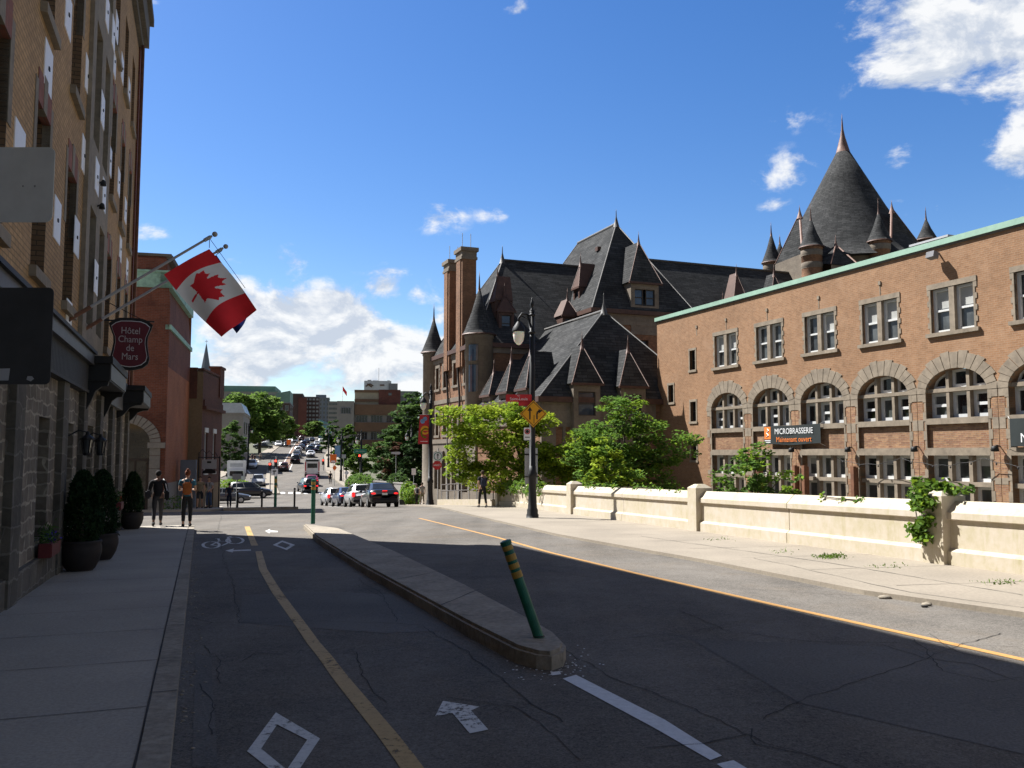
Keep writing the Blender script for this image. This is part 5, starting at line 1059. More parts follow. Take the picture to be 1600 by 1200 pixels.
bm = NB(); wall(bm, 0, 12, -3.5, 2.6, w3, fW(-.12), .5); wall(bm, -.12, 42, -3.5, 3.2, [], fS(-.1), .3); face(bm, [(-.12, 0, 2.6), (0, 0, 2.6), (0, 12, 2.6), (-.12, 12, 2.6)])
fbox(bm, fW(0), -.1, 12, 2.6, 2.95, -.2, .1); fbox(bm, fW(0), 0, 12, 9.35, 10, -.1, .1); fbox(bm, fW(0), 0, 12, 5.9, 6.25, -.06, .1); fbox(bm, fS(0), 0, 42, 9.3, 10, -.1, .1)
for a, b, c, d in ww + w2:
    for s, q in ((-1, a), (1, b)):
        for i in range(6): z = c - .1 + i * (d - c + .2) / 6; fbox(bm, fW(0), *sorted((q, q + s * (.32 if i % 2 else .22))), z, z + (d - c + .2) / 6 - .012, -.06, .1)
    fbox(bm, fW(0), a - .3, b + .3, d, d + .35, -.07, .1); fbox(bm, fW(0), a - .35, b + .35, c - .2, c, -.12, .1)
t.part('stone_dressing', bm, ['chateau_stone'])
for a, b, c, d in ww + w2: win(t, fW(0), a, b, c, d, .35, 'dark_frame', 'glass_dark', 2, 2, .07, .1)
for a, b, c, d in w3:
    f = win(t, fW(-.12), a, b, c, d, .5, 'dark_frame', 'glass_dark', 1, 3, .07, .1)
    bm = NB(); pts = [(a, d - .5)] + [((a + b) / 2 - (b - a) / 2 * cos(pi * i / 8), d - .5 + .5 * sin(pi * i / 8)) for i in range(1, 8)] + [(b, d - .5), (b, d + .01), (a, d + .01)]; prism(bm, pts, lambda u, z: fW(-.12)(u, z, -.01), lambda u, z: fW(-.12)(u, z, .4)); t.part('arch_head', bm, ['chateau_stone'], f)
for u in (3.6, 6.6):
    bm = NB(); tube(bm, [fW(0)(u, -2, -.2), fW(0)(u, 6.2, -.18), fW(0)(u + .6, 8.4, -.14), fW(0)(u + .6, 10, -.14)], .09, 7); t.part('downpipe', bm, ['dark_frame'])
for q in ((2.2, 3.2, 4.2, 6.2), (5.2, 6.2, 4.2, 6.2), (4.4, 5.4, 7.4, 9.2)): win(t, fS(0), *q, .35, 'dark_frame', 'glass_blue', 1, 2, .07)
m_ = roof('main_roof', [(-.2, -.2), (17, -.2), (17, 12.3), (-.2, 12.3)], 10.0, [(4.4, 6.2), (16, 6.2)], 17.9)
roof('wing_roof', [(16, -.2), (43, -.2), (43, 14.3), (16, 14.3)], 10.4, [(14.5, 7), (42, 7)], 19.3, caps=False)
# square pavilion
PA0, PA1, PB0, PB1, PZ = 8.7, 17.7, -2.0, 14.2, 12.8
bm = NB(); wall(bm, PA0, PA1, -3.4, PZ, [(9.6, 10.9, 9.5, 11.3), (12.3, 13.5, 8.6, 10.6), (15, 16, 8.6, 10.6)], fS(PB0), .35); wall(bm, PB0, PB1, 4, PZ, [], fW(PA0), 0); wall(bm, PB0, PB1, 4, PZ, [], fW(PA1), 0); t.part('pavilion_wall', bm, ['chateau_brick'])
bm = NB(); fbox(bm, fS(PB0), PA0 - .05, PA1 + .05, 11.7, PZ, -.08, .1); fbox(bm, fS(PB0), 9.3, 11.2, 11.3, 11.65, -.1, .1); fbox(bm, fS(PB0), 9.2, 9.6, 9.2, 11.3, -.07, .1); fbox(bm, fS(PB0), 10.9, 11.3, 9.2, 11.3, -.07, .1); fbox(bm, fS(PB0), PA0 - .05, PA0 + .5, 4, 11.7, -.06, .1); fbox(bm, fW(PA0), PB0, PB1, 11.7, PZ, -.06, .1); t.part('pavilion_stone', bm, ['chateau_stone'])
win(t, fS(PB0), 9.6, 10.9, 9.5, 11.3, .3, 'dark_frame', 'glass_blue', 1, 2, .08, .06, .4); win(t, fS(PB0), 12.3, 13.5, 8.6, 10.6, .3, 'dark_frame', 'glass_blue', 1, 2, .08); win(t, fS(PB0), 15, 16, 8.6, 10.6, .3, 'dark_frame', 'glass_blue', 1, 2, .08)
pr = roof('pavilion_roof', [(PA0 - .25, PB0 - .25), (PA1 + .25, PB0 - .25), (PA1 + .25, PB1 + .25), (PA0 - .25, PB1 + .25)], PZ, [(13.2, 2.5), (13.2, 9.8)], 20.95)
for a, b, z in ((12.0, 3.3, 18.95), (11.3, 6.5, 17.7), (10.6, 8.3, 16.6)): bm = NB(); box(bm, a - .28, a + .05, b - .22, b + .22, z - .25, z + .1); t.part('roof_vent', bm, ['copper_brown'], pr)
# front wing, between the chateau and the brick station building
FZ = 5.2
bm = NB(); fwn = [(1.9, 2.9, -.6, 1.2), (5.2, 6.2, -.6, 1.2)]; wall(bm, 0, 12, -3.4, FZ, fwn, fS(-12), .3); wall(bm, -12, 0, -3.4, FZ, [(-9.6, -8.6, -.4, 1.8), (-6, -5, -.4, 1.8)], fW(0), .3); face(bm, [(12, -12, -3.4), (12, 0, -3.4), (12, 0, FZ), (12, -12, FZ)]); t.part('front_wing_wall', bm, ['chateau_brick'])
bm = NB(); fbox(bm, fS(-12), -.08, 8, 3.4, FZ, -.1, .1); fbox(bm, fS(-12), -.08, 8, -3.4, -1.1, -.12, .1); fbox(bm, fS(-12), -.08, .9, -1.1, 3.4, -.09, .1); fbox(bm, fW(0), -12, 0, 3.6, FZ, -.1, .1); fbox(bm, fW(0), -12, 0, -3.4, -1, -.12, .1)
for u in (1.55, 3.25, 4.85, 6.55): fbox(bm, fS(-12), u - .18, u + .02, -1.1, 3.4, -.07, .1)
t.part('front_wing_stone', bm, ['chateau_stone'])
for q in fwn: win(t, fS(-12), *q, .3, 'dark_frame', 'glass_blue', 2, 2)
for q in ((-9.6, -8.6, -.4, 1.8), (-6, -5, -.4, 1.8)): win(t, fW(0), *q, .3, 'dark_frame', 'glass_dark', 2, 2)
fr_ = roof('front_wing_roof', [(-.3, -12.3), (12.3, -12.3), (12.3, .3), (-.3, .3)], FZ, [(6, -8.84), (6, 3)], 11.4)
bm = NB(); box(bm, 3.3, 3.6, -4.7, -4.3, 8.7, 9.0); t.part('roof_vent', bm, ['copper_brown'], fr_)
def dormer(ax, c, w, f0, zb, ze, za, dpt, m='slate', wm='chateau_stone', wd=None, hipk=.35, nu=1):
    """ax 'S' looks along -b, 'W' looks along -a"""
    q = (lambda u, d, z: (u, f0 + d, z)) if ax == 'S' else (lambda u, d, z: (f0 + d, u, z)); fm = lambda u, z, d: q(u, d, z); h = w / 2; o = w * .09
    hz = [] if not wd else [(c - wd[0] / 2, c + wd[0] / 2, wd[1], wd[2])]
    bm = NB(); wall(bm, c - h, c + h, zb, ze, hz, fm, .2)
    for s in (-h, h): face(bm, [q(c + s, 0, zb), q(c + s, dpt, zb), q(c + s, dpt, ze), q(c + s, 0, ze)])
    d_ = t.part('dormer', bm, [wm])
    bm = NB(); A, B_ = q(c - h - o, -o, ze), q(c + h + o, -o, ze); C_, D_ = q(c + h + o, dpt, ze), q(c - h - o, dpt, ze); Rf, Rb = q(c, hipk * w, za), q(c, max(dpt, hipk * w + .5), za)
    for f in ([A, B_, Rf], [B_, C_, Rb, Rf], [C_, D_, Rb], [D_, A, Rf, Rb]): face(bm, f)
    fbox(bm, fm, c - h - o - .03, c + h + o + .03, ze - .12, ze + .03, -o - .03, -o + .1, 1); t.part('dormer_roof', bm, [m, 'copper_brown'], d_)
    bm = NB(); lathe(bm, Rf, [(.16, -.35), (.07, .15), (.03, .5), (.0, .9)], 7); 
    for e in (A, B_): tube(bm, [e, Rf], .03, 5)
    t.part('finial', bm, ['copper_brown'], d_)
    if hz:
        n = (hz[0][1] - hz[0][0]) / nu
        for i in range(nu): win_(d_, fm, hz[0][0] + n * i + (.12 if i else 0), hz[0][0] + n * (i + 1) - (.12 if i < nu - 1 else 0), wd[1], wd[2])
def win_(par, fm, u0, u1, z0, z1):
    bm = NB(); fw = .06
    for a, b, c, d in [(u0, u0 + fw, z0, z1), (u1 - fw, u1, z0, z1), (u0 + fw, u1 - fw, z0, z0 + fw), (u0 + fw, u1 - fw, z1 - fw, z1), (u0 + fw, u1 - fw, (z0 + z1) / 2 - .03, (z0 + z1) / 2 + .03)]: fbox(bm, fm, a, b, c, d, .1, .18)
    face(bm, [fm(u0, z0, .165), fm(u1, z0, .165), fm(u1, z1, .165), fm(u0, z1, .165)], 1); t.part('window', bm, ['dark_frame', 'glass_blue'], par)
dormer('S', 13.2, 2.5, PB0 - .05, 11.0, 15.1, 18.6, 3.2, wd=(1.8, 13.3, 14.6), nu=2)
dormer('S', 2.7, 1.25, .9, 10.6, 12.7, 14.1, 1.6, 'copper_brown', 'copper_brown', (.8, 11.1, 12.4))
dormer('S', 7.9, 1.25, .5, 10.6, 12.6, 14.0, 1.6, 'copper_brown', 'copper_brown', (.8, 11.1, 12.4))
dormer('W', 2.2, 1.15, 9.3, 13.4, 15.2, 17.3, 1.7, 'copper_brown', 'copper_brown', (.7, 13.8, 15))
for c, z in ((4.6, 10.2), (8.0, 10.2)): dormer('W', c, 1.2, .35, z, z + 1.9, z + 3.6, 1.7, 'copper_brown', 'copper_brown', (.7, z + .4, z + 1.7))
dormer('W', 1.9, 1.0, 2.0, 12.2, 13.6, 15.6, 1.4, 'copper_brown', 'copper_brown', None)
dormer('S', 2.85, 1.85, -12.5, 2.2, 6.1, 8.6, 2.2, wd=(1.2, 4.1, 5.6)); dormer('S', 6.13, 1.8, -12.5, 2.2, 6.0, 8.5, 2.2, wd=(1.2, 4.1, 5.5))
for b, zt in ((-9.2, 8.4), (-5.8, 8.2), (-2.4, 7.7)): dormer('W', b, 1.7, -.15, 3.9, 5.9, zt, 2.1, wd=(1.0, 4.3, 5.5))
dormer('S', 25.4, 1.4, 2.3, 13.3, 15.0, 17.8, 1.5, 'copper_brown', 'copper_brown', None); dormer('S', 29.3, 1.6, 2.0, 13, 15.0, 18.0, 1.6); dormer('S', 23.4, 1.1, 1.7, 12.4, 13.4, 15.0, 1.3, 'copper_brown', 'copper_brown', None)
# chimneys
for b, zt, w_ in ((3.6, 17.9, 1.55), (6.9, 17.6, 1.45)):
    bm = NB(); box(bm, -.25, .9, b - w_ / 2, b + w_ / 2, 8.5, zt - .9); box(bm, -.33, -.24, b - w_ * .3, b + w_ * .3, 8.5, zt - 1.0); c_ = t.part('chimney', bm, ['chateau_brick'])
    bm = NB(); box(bm, -.36, .98, b - w_ / 2 - .08, b + w_ / 2 + .08, zt - .95, zt - .75); box(bm, -.29, .93, b - w_ / 2 - .03, b + w_ / 2 + .03, zt - .75, zt - .3); box(bm, -.42, 1.06, b - w_ / 2 - .15, b + w_ / 2 + .15, zt - .3, zt); t.part('chimney_cap', bm, ['chateau_stone'], c_)
    bm = NB()
    for q in (.0, .7): tube(bm, [(q, b, zt), (q, b, zt + 1.3)], .025, 5)
    t.part('lightning_rod', bm, ['black_metal'], c_)
# turrets
def turret(p, r, z0, z1, za, zf, m=('chateau_stone', 'slate'), n=20, corbel=0.):
    bm = NB(); lathe(bm, p, ([(r * .2, z0 - corbel), (r * .75, z0 - corbel * .3)] if corbel else []) + [(r, z0), (r, z1 - .35), (r * 1.06, z1 - .33), (r * 1.06, z1)], n); o = t.part('turret', bm, [m[0]])
    bm = NB(); lathe(bm, p, [(r * 1.2, z1 - .02), (r * 1.05, z1 + .25), (r * .55, z1 + (za - z1) * .45), (.07, za - .3)], n); t.part('turret_roof', bm, [m[1]], o)
    bm = NB(); lathe(bm, p, [(.16, za - .75), (.07, za - .05), (.04, za + (zf - za) * .5), (.0, zf)], 8); lathe(bm, p, [(r * 1.24, z1 - .1), (r * 1.24, z1 - .02)], n); t.part('finial', bm, ['copper_brown'], o); return o
o = turret((.25, .25, 0), 1.05, 4.6, 10.7, 14.4, 15.6, corbel=1.6)
for z0, z1 in ((6.3, 8.3), (8.6, 9.8)):
    bm = NB(); R0 = 1.09; n = 5; A0, A1 = rad(205), rad(246)
    for i in range(n):
        a, b = A0 + (A1 - A0) * i / n, A0 + (A1 - A0) * (i + 1) / n; face(bm, [(.25 + R0 * cos(a), .25 + R0 * sin(a), z0), (.25 + R0 * cos(b), .25 + R0 * sin(b), z0), (.25 + R0 * cos(b), .25 + R0 * sin(b), z1), (.25 + R0 * cos(a), .25 + R0 * sin(a), z1)])
    t.part('window', bm, ['glass_blue'], o)
turret((.2, 12, 0), .92, -3.4, 10.6, 13.8, 15.0)
TC_ = (43.0, 8.3, 0)
bm = NB(); lathe(bm, TC_, [(6.6, -3), (6.6, 17.6), (6.75, 17.7), (6.75, 18.0), (6.6, 18.1), (6.6, 20.4)], 40); tw = t.part('tower', bm, ['chateau_brick'])
bm = NB(); lathe(bm, TC_, [(6.72, 16.6), (6.72, 17.4)], 40); lathe(bm, TC_, [(6.74, 18.9), (6.9, 20.4), (6.9, 20.8)], 40); t.part('stone_band', bm, ['chateau_stone'], tw)
bm = NB(); lathe(bm, TC_, [(7.9, 20.5), (6.8, 22.0), (5.5, 24.0), (4.0, 26.6), (2.3, 29.8), (.66, 32.9)], 48); cr_ = t.part('tower_roof', bm, ['slate'], tw)
bm = NB(); lathe(bm, TC_, [(.74, 32.7), (.5, 33.6), (.26, 34.5), (.12, 35.3), (.05, 36.4), (.0, 37.1)], 16); t.part('copper_cap', bm, ['copper_bright'], tw)
for px_, Y, y1, ya, yf, r in ((1268, 81.5, 386, 338, 318, .95), (1374, 81.5, 377, 328, 308, .95), (1206, 88, 410, 362, 346, .85), (1448, 89, 374, 338, 322, .85), (1219, 94, 402, 376, 366, .6)):
    q = t.loc(px_, y1, Y); zb_ = q.z; za = t.loc(px_, ya, Y).z; zf = t.loc(px_, yf, Y).z; turret((q.x, q.y, 0), r, zb_ - 5, zb_, za, zf, ('chateau_brick', 'slate'))
    bm = NB()
    for z in (zb_ - .9, zb_ - 2.1): lathe(bm, (q.x, q.y, 0), [(r * 1.02, z), (r * 1.05, z + .05), (r * 1.05, z + .5), (r * 1.02, z + .55)], 20)
    t.part('stone_band', bm, ['chateau_stone'])
def gablet(px_, Y, yb, ya, w, ang, dpt=3.5):   # steep pyramidal wall dormers round the tower
    q = t.loc(px_, yb, Y); za = t.loc(px_, ya, Y).z; M = Matrix.Translation(q) @ Matrix.Rotation(ang, 4, 'Z'); h = w / 2; A, B_, C_, D_ = [M @ Vector(v) for v in ((-h, 0, 0), (h, 0, 0), (h, dpt, .6), (-h, dpt, .6))]; Z = M @ Vector((0, w * .35, 0)); Z.z = za; Zb = M @ Vector((0, dpt, 0)); Zb.z = za - .3
    bm = NB()
    for f in ([A, B_, Z], [B_, C_, Zb, Z], [C_, D_, Zb], [D_, A, Z, Zb]): face(bm, f)
    o = t.part('gable_roof', bm, ['slate'], tw); bm = NB(); tube(bm, [A, Z], .07, 5); tube(bm, [B_, Z], .11, 5); lathe(bm, Z, [(.28, -.5), (.1, .2), (.03, .7), (0, 1.0)], 7); t.part('copper_ridge', bm, ['copper_bright'], o)
    bm = NB(); v = [M @ Vector((x, .15, z)) for x, z in ((-h * .9, -3), (h * .9, -3), (h * .9, 0), (-h * .9, 0))]; face(bm, v); t.part('gable_wall', bm, ['chateau_stone'], o)

def gab(xo, yo, xi, yi, ya, Y):
    A, B_, C_ = t.loc(xo, yo, Y + .6), t.loc(xi, yi, Y - 3.2), t.loc((xo + xi) / 2, (yo + yi) / 2, Y + 5); Z = B_.copy(); Z.z = t.loc(xi, ya, Y - 3.2).z; Z = Z.lerp(C_, .12); Z.z = t.loc(xi, ya, Y - 3.2).z; bm = NB()
    for f in ([A, B_, Z], [B_, C_, Z], [C_, A, Z]): face(bm, f)
    o = t.part('gable_roof', bm, ['slate'], tw); bm = NB(); tube(bm, [B_, Z], .12, 5); tube(bm, [A, Z], .05, 5); lathe(bm, Z, [(.3, -.6), (.1, .1), (.03, .5), (0, .8)], 7); t.part('copper_ridge', bm, ['copper_bright'], o)
    bm = NB(); face(bm, [A - Vector((0, 0, 2.5)), B_ - Vector((0, 0, 2.5)), B_, A]); t.part('gable_wall', bm, ['chateau_stone'], o)
gab(1211, 413, 1254, 396, 328, 85.5); gab(1442, 388, 1392, 378, 320, 85.5); gablet(1322, 80.6, 415, 378, 3.6, 0, 2.5)
# ================================================================== CREAM WALL
WA = rad(14.9); wo = Vector((8.0, 13.9))
t = T('cream_wall', 'long sunlit cream wall with square posts and sloping cap beside the right sidewalk', 'wall', (wo.x, wo.y, 0), WA, (0, 12, -.5))
def wz(y): p = t.M @ Vector((0, y, 0)); return gz(p.x, p.y)
posts = [1.85, 11.2, 22.0]; WE = 34.0
cuts = sorted(set([-40, -8.5] + posts + [6.6, 16.6, 27.2, WE]))
for a, b in zip(cuts, cuts[1:]):
    g = .012; bm = NB(); za, zb_ = wz(a), wz(b)
    sec = lambda y, z: [(0 - .02, z - .3), (-.02, z + .30), (.06, z + .36), (.06, z + .84), (0, z + .86), (.0, z + .97), (.2, z + 1.17), (.36, z + 1.0), (.36, z + .86), (.32, z + .84), (.32, -3.4)]
    A = [bm.verts.new((x, a + g, z)) for x, z in sec(a, za)]; B_ = [bm.verts.new((x, b - g, z)) for x, z in sec(b, zb_)]; n = len(A)
    for i in range(n): bm.faces.new((A[i], A[(i + 1) % n], B_[(i + 1) % n], B_[i]))
    bm.faces.new(A); bm.faces.new(B_); t.part('panel', bm, ['cream_wall'])
    bm = NB(); box(bm, .09, .3, b - .03, b + .03, zb_ - .2, zb_ + .8); t.part('joint', bm, ['cream_dark'])
for y in posts + [WE]:
    z = wz(y); bm = NB(); M = Matrix.Translation((.14, y, 0)); box(bm, -.24, .26, -.26, .26, z - .3, z + 1.26, 0, M); v = [M @ Vector(q) for q in ((-.24, -.26, z + 1.26), (.26, -.26, z + 1.26), (.26, .26, z + 1.26), (-.24, .26, z + 1.26), (-.1, -.12, z + 1.36), (.12, -.12, z + 1.36), (.12, .12, z + 1.36), (-.1, .12, z + 1.36))]
    for f in ((0, 1, 5, 4), (1, 2, 6, 5), (2, 3, 7, 6), (3, 0, 4, 7), (4, 5, 6, 7)): face(bm, [v[i] for i in f])
    t.part('post', bm, ['cream_wall'])
def vine(name, lb, pts, n, r, s=.09, cat='climbing plant'):
    c = sum((Vector(p) for p in pts), Vector()) / len(pts); o = Vector((c.x, c.y, min(p[2] for p in pts))); k = T(name, lb, cat, (0, 0, 0), 0., o); bm = NB()
    for _ in range(n):
        p = Vector(RN.choice(pts)); leaf(bm, p + Vector((RN.gauss(0, r), RN.gauss(0, r), RN.gauss(0, r * .8))), s * RN.uniform(.6, 1.4), RN.choice((0, 0, 1, 2)), .2, 1.4)
    k.part('foliage', bm, ['leaf_green', 'leaf_lime', 'leaf_mid']); bm = NB(); q = sorted(pts, key=lambda p: p[2]); tube(bm, [q[0], q[len(q) // 2], q[-1]], .012, 5); k.part('stem', bm, ['bark'])
wp = lambda x, y, z: tuple(t.M @ Vector((x, y, wz(y) + z)))
L = [wp(-.14 - .08 * RN.random(), 1.85 + RN.gauss(.12, .13), RN.uniform(.45, 1.2)) for _ in range(26)] + [wp(.1, 1.85 + RN.uniform(-.3, .7), 1.32 + RN.random() * .16) for _ in range(26)] + [wp(.2, 1.2 + RN.random(), 1.35) for _ in range(5)] + [wp(-.17, 1.95 + RN.gauss(0, .12), RN.uniform(1.1, 1.36)) for _ in range(12)]
vine('ivy', 'green ivy spilling over the wall post nearest the camera', L, 950, .055, .085)
vine('ivy', 'thin ivy trailing on the wall cap right of the overgrown post', [wp(.12 + RN.uniform(-.1, .1), -.2 - RN.random() * 1.4, 1.16 + RN.uniform(-.06, .03)) for _ in range(14)], 90, .05, .065)
vine('ivy', 'ivy sprig on the wall cap left of the overgrown post', [wp(.12, 4.0 + RN.random() * 1.6, 1.13 + RN.uniform(-.08, .03)) for _ in range(10)], 70, .05, .06)
vine('ivy', 'leaves along the wall cap beside the middle post', [wp(.25, 12.2 + RN.random() * 9, 1.13 + RN.uniform(-.08, .1)) for _ in range(30)], 330, .08, .08)
vine('ivy', 'ivy creeping over the far end of the cream wall', [wp(-.05 + RN.uniform(-.1, .2), 26 + RN.random() * 8, .85 + RN.random() * .45) for _ in range(40)], 900, .13, .11)
# low wall and railing beyond the cream wall
A, B_ = Vector((-.9, 47.2)), Vector((-4.6, 56.6)); ln = (B_ - A).length; ra = math.atan2(-(B_ - A).x, (B_ - A).y)
k = T('railing', 'dark metal railing on a low cream kerb wall beside the chateau building', 'railing', (A.x, A.y, 0), ra, (0, ln / 2, -1.3)); M2 = k.M
zz = lambda y: gz(*xy(M2 @ Vector((0, y, 0))))
bm = NB(); v = [(-.2, .0, zz(0) - .3), (.15, 0, zz(0) - .3), (.15, 0, zz(0) + .42), (-.2, 0, zz(0) + .42)]; w_ = [(-.2, ln, zz(ln) - .3), (.15, ln, zz(ln) - .3), (.15, ln, zz(ln) + .42), (-.2, ln, zz(ln) + .42)]
V = [bm.verts.new(p) for p in v + w_]
for f in ((0, 1, 2, 3), (4, 5, 6, 7), (0, 1, 5, 4), (1, 2, 6, 5), (2, 3, 7, 6), (3, 0, 4, 7)): bm.faces.new([V[i] for i in f])
k.part('kerb_wall', bm, ['cream_wall'])
for h_ in (1.35, .95): bm = NB(); tube(bm, [(0, .2, zz(0) + h_), (0, ln - .2, zz(ln) + h_)], .035, 7); k.part('rail', bm, ['dark_frame'])
for i in range(8): y = .3 + i * (ln - .6) / 7; bm = NB(); tube(bm, [(0, y, zz(y) + .4), (0, y, zz(y) + 1.35)], .03, 7); k.part('upright', bm, ['dark_frame'])
# ================================================================== TREES
tree('tree', 'bright yellow green spreading tree in front of the chateau, behind the street lamp', (1.0, 46.6, -3.2), 3.2, .16, [(-1.8, 0, 6.2, 2.4, 1.9, .9), (-2.8, 0, 5.0, 1.5, 1.6, .9), (1.6, 0, 4.6, 1.9, 1.6, .7), (-.4, -.4, 4.9, 1.8, 1.6, .8), (-1.8, -.4, 3.7, 2.2, 1.7, .8), (-4.2, -.2, 6.9, 1.2, 1.0, .45), (-2.0, 0, 7.2, 1.7, 1.3, .5), (.3, 0, 6.6, 1.2, 1.0, .5), (2.6, 0, 5.2, 1.2, .9, .5), (2.0, 0, 3.9, 1.1, .9, .6), (1.0, -.2, 3.4, 1.1, 1.0, .6), (-3.5, 0, 4.0, .8, .8, .6)], 400, 62, .125, ['leaf_yellow', 'leaf_lime', 'leaf_yellow'], cr=.52, limbs=16, fz=.42)
tree('tree', 'darker green rounded tree left of the orange brick building', (5.75, 42.2, -3.2), 3.0, .16, [(-1.0, 0, 5.6, 1.7, 1.6, 1.1), (.7, .2, 6.1, 1.3, 1.2, .6), (-.4, 0, 7.1, 1.0, .9, .55), (-2.2, -.2, 5.0, 1.0, .9, .8), (-.6, 0, 4.3, 1.7, 1.5, .8), (1.5, 0, 4.9, 1.2, 1.0, .6), (2.7, 0, 5.6, .7, .6, .3), (.9, 0, 3.5, 1.2, 1.1, .8), (-1.9, -.3, 3.5, .9, .8, .7)], 270, 60, .115, ['leaf_green', 'leaf_mid', 'leaf_green', 'leaf_lime'], cr=.48, limbs=14, fz=.42)
tree('sapling', 'light green sapling in front of the darker green tree behind the wall', (4.4, 39.0, -3.2), 2.2, .07, [(-.2, 0, 4.3, .8, .7, 1.3), (.7, 0, 3.6, .8, .7, .8), (-.9, 0, 3.5, .8, .6, .7)], 70, 36, .13, ['leaf_lime', 'leaf_green', 'leaf_yellow'], cr=.34)
tree('small_tree', 'small loose tree in front of the arched windows of the orange brick building', (8.4, 30.2, -3.2), 2.4, .07, [(-.4, 0, 4.1, .9, .8, .7), (.8, 0, 3.8, .6, .6, .6), (-1.0, 0, 3.5, .5, .5, .45), (-.1, 0, 4.8, .5, .5, .4), (.2, 0, 3.3, 1.2, .8, .5)], 75, 40, .11, ['leaf_green', 'leaf_mid', 'leaf_lime'], cr=.28)
def dt(lb, px_, Y, w, top, mats, ncl=90, nl=34, ls=.3, name='tree', ex=(), wide=1., low=.25, cr=None, grp='trees along the far street'):
    b = P(px_, Y, 730); H = top - b.z; r = w / 2
    bl = [(0, 0, H * .66, r * .85, r * .8, H * .30), (-r * .45, 0, H * .5, r * .6, r * .6, H * .26), (r * .45, 0, H * .52, r * .6, r * .55, H * .25), (r * .1, 0, H * .85, r * .5, r * .5, H * .13), (0, -.2, H * (low + .1), r * .85, r * .75, H * .18)]
    return tree(name, lb, b, H * .3, max(.1, w * .025), bl, ncl, nl, ls, mats, cr=cr or w * .10, limbs=6, group=grp)
dt('big mid green tree behind the grey building with the metal roof', 364, 185, 11, 15.0, ['leaf_far', 'leaf_green', 'leaf_far'], 210, 44, .5)
dt('large mid green tree left of the dark brick tower blocks', 405, 195, 12.5, 15.4, ['leaf_far', 'leaf_green', 'leaf_far'], 230, 44, .5)
dt('dark tree in front of the grey building with the metal roof', 357, 122, 4.4, 6.6, ['leaf_mid', 'leaf_dark'], 90, 36, .28)
dt('low bright green tree right of the low brick building', 357, 150, 4.0, 3.6, ['leaf_lime', 'leaf_green'], 60, 34, .22)
dt('round green tree in front of the dark brick tower blocks', 441, 235, 7.5, 12.3, ['leaf_far', 'leaf_green'], 130, 40, .45)
dt('green tree below the grey towers at the top of the street', 488, 290, 7.5, 13.0, ['leaf_mid', 'leaf_far'], 70, 34, .5)
dt('dark tree in the shade along the left side of the far street', 412, 245, 8, 10.5, ['leaf_mid', 'leaf_green'], 70, 34, .45)
dt('slim green tree right of the teal building', 517, 170, 4.2, 8.8, ['leaf_mid', 'leaf_dark'], 70, 34, .35)
dt('green tree beside the blue lamp banner', 541, 134, 3.3, 6.6, ['leaf_green', 'leaf_mid', 'leaf_dark'], 110, 38, .3)
dt('wide dark green tree in front of the brown banded office block', 617, 106, 5.4, 5.4, ['leaf_dark', 'leaf_mid', 'leaf_mid'], 190, 42, .28)
dt('tall dark green tree behind the red lamp banner', 645, 102, 6.0, 9.0, ['leaf_dark', 'leaf_mid'], 190, 42, .3)
dt('rust brown leaved tree among the green ones', 612, 99, 4.2, 3.2, ['leaf_rust', 'leaf_dark'], 90, 38, .25)
dt('green tree leaning over the far pavement', 566, 122, 4.2, 3.2, ['leaf_mid', 'leaf_green'], 100, 38, .28)
dt('dark tree below the tall one at the end of the cross street', 662, 96, 5.0, 4.6, ['leaf_dark', 'leaf_deep'], 120, 40, .28)
def bush(lb, px_, Y, L_, w, h, mats, n, ls, rz=0., name='bush', grp=None):
    b = P(px_, Y, 760); k = T(name, lb, 'bush', b, rz, group=grp); bm = NB()
    for _ in range(n):
        v = rvec(); v = v.normalized() * v.length ** .4; leaf(bm, Vector((v.x * w / 2, v.y * L_ / 2, h * .5 + v.z * h * .5 * (1 + .15 * sin(v.x * 5 + v.y * 7)))), ls * RN.uniform(.6, 1.4), RN.choice(range(len(mats))), .5, 1.5)
    k.part('foliage', bm, mats); bm = NB(); tube(bm, [(0, 0, -.1), (0, 0, h * .6)], [.05, .02], 5); k.part('stem', bm, ['bark'])
bush('clipped green hedge beside the far sunlit pavement', 563, 104, 9, 3.2, 2.3, ['leaf_green', 'leaf_mid'], 1900, .2, rad(22), 'hedge')
bush('dark bush above the concrete retaining wall', 622, 93, 4, 2.6, 2.8, ['leaf_dark', 'leaf_mid'], 1300, .2)
bush('light green leafy bush beside the couple', 645, 70, 2.4, 1.5, 1.5, ['leaf_lime', 'leaf_green'], 900, .15); bush('broad leaved bush left of the light green one', 637, 73, 2, 1.3, 1.9, ['leaf_green', 'leaf_lime'], 800, .16)
bush('low weeds growing at the foot of the brick corner building', 272, 45.2, 1.6, 1.3, .8, ['leaf_mid', 'leaf_green'], 330, .08, name='bush')
bush('low shrubs at the foot of the grey building with the metal roof', 362, 112, 5, 4.5, 1.2, ['leaf_green', 'leaf_lime'], 900, .18)
p0, p1 = P(583, 97), P(646, 86); t = T('retaining_wall', 'concrete retaining wall under the dark bush across the crossing', 'wall', p0, math.atan2(p1.y - p0.y, p1.x - p0.x)); ln = (p1 - p0).length; bm = NB(); box(bm, 0, ln, 0, .3, -1, 1.75); t.part('body', bm, ['far_concrete']); bm = NB(); box(bm, -.05, ln + .05, -.05, .35, 1.75, 1.87); t.part('coping', bm, ['far_concrete'])
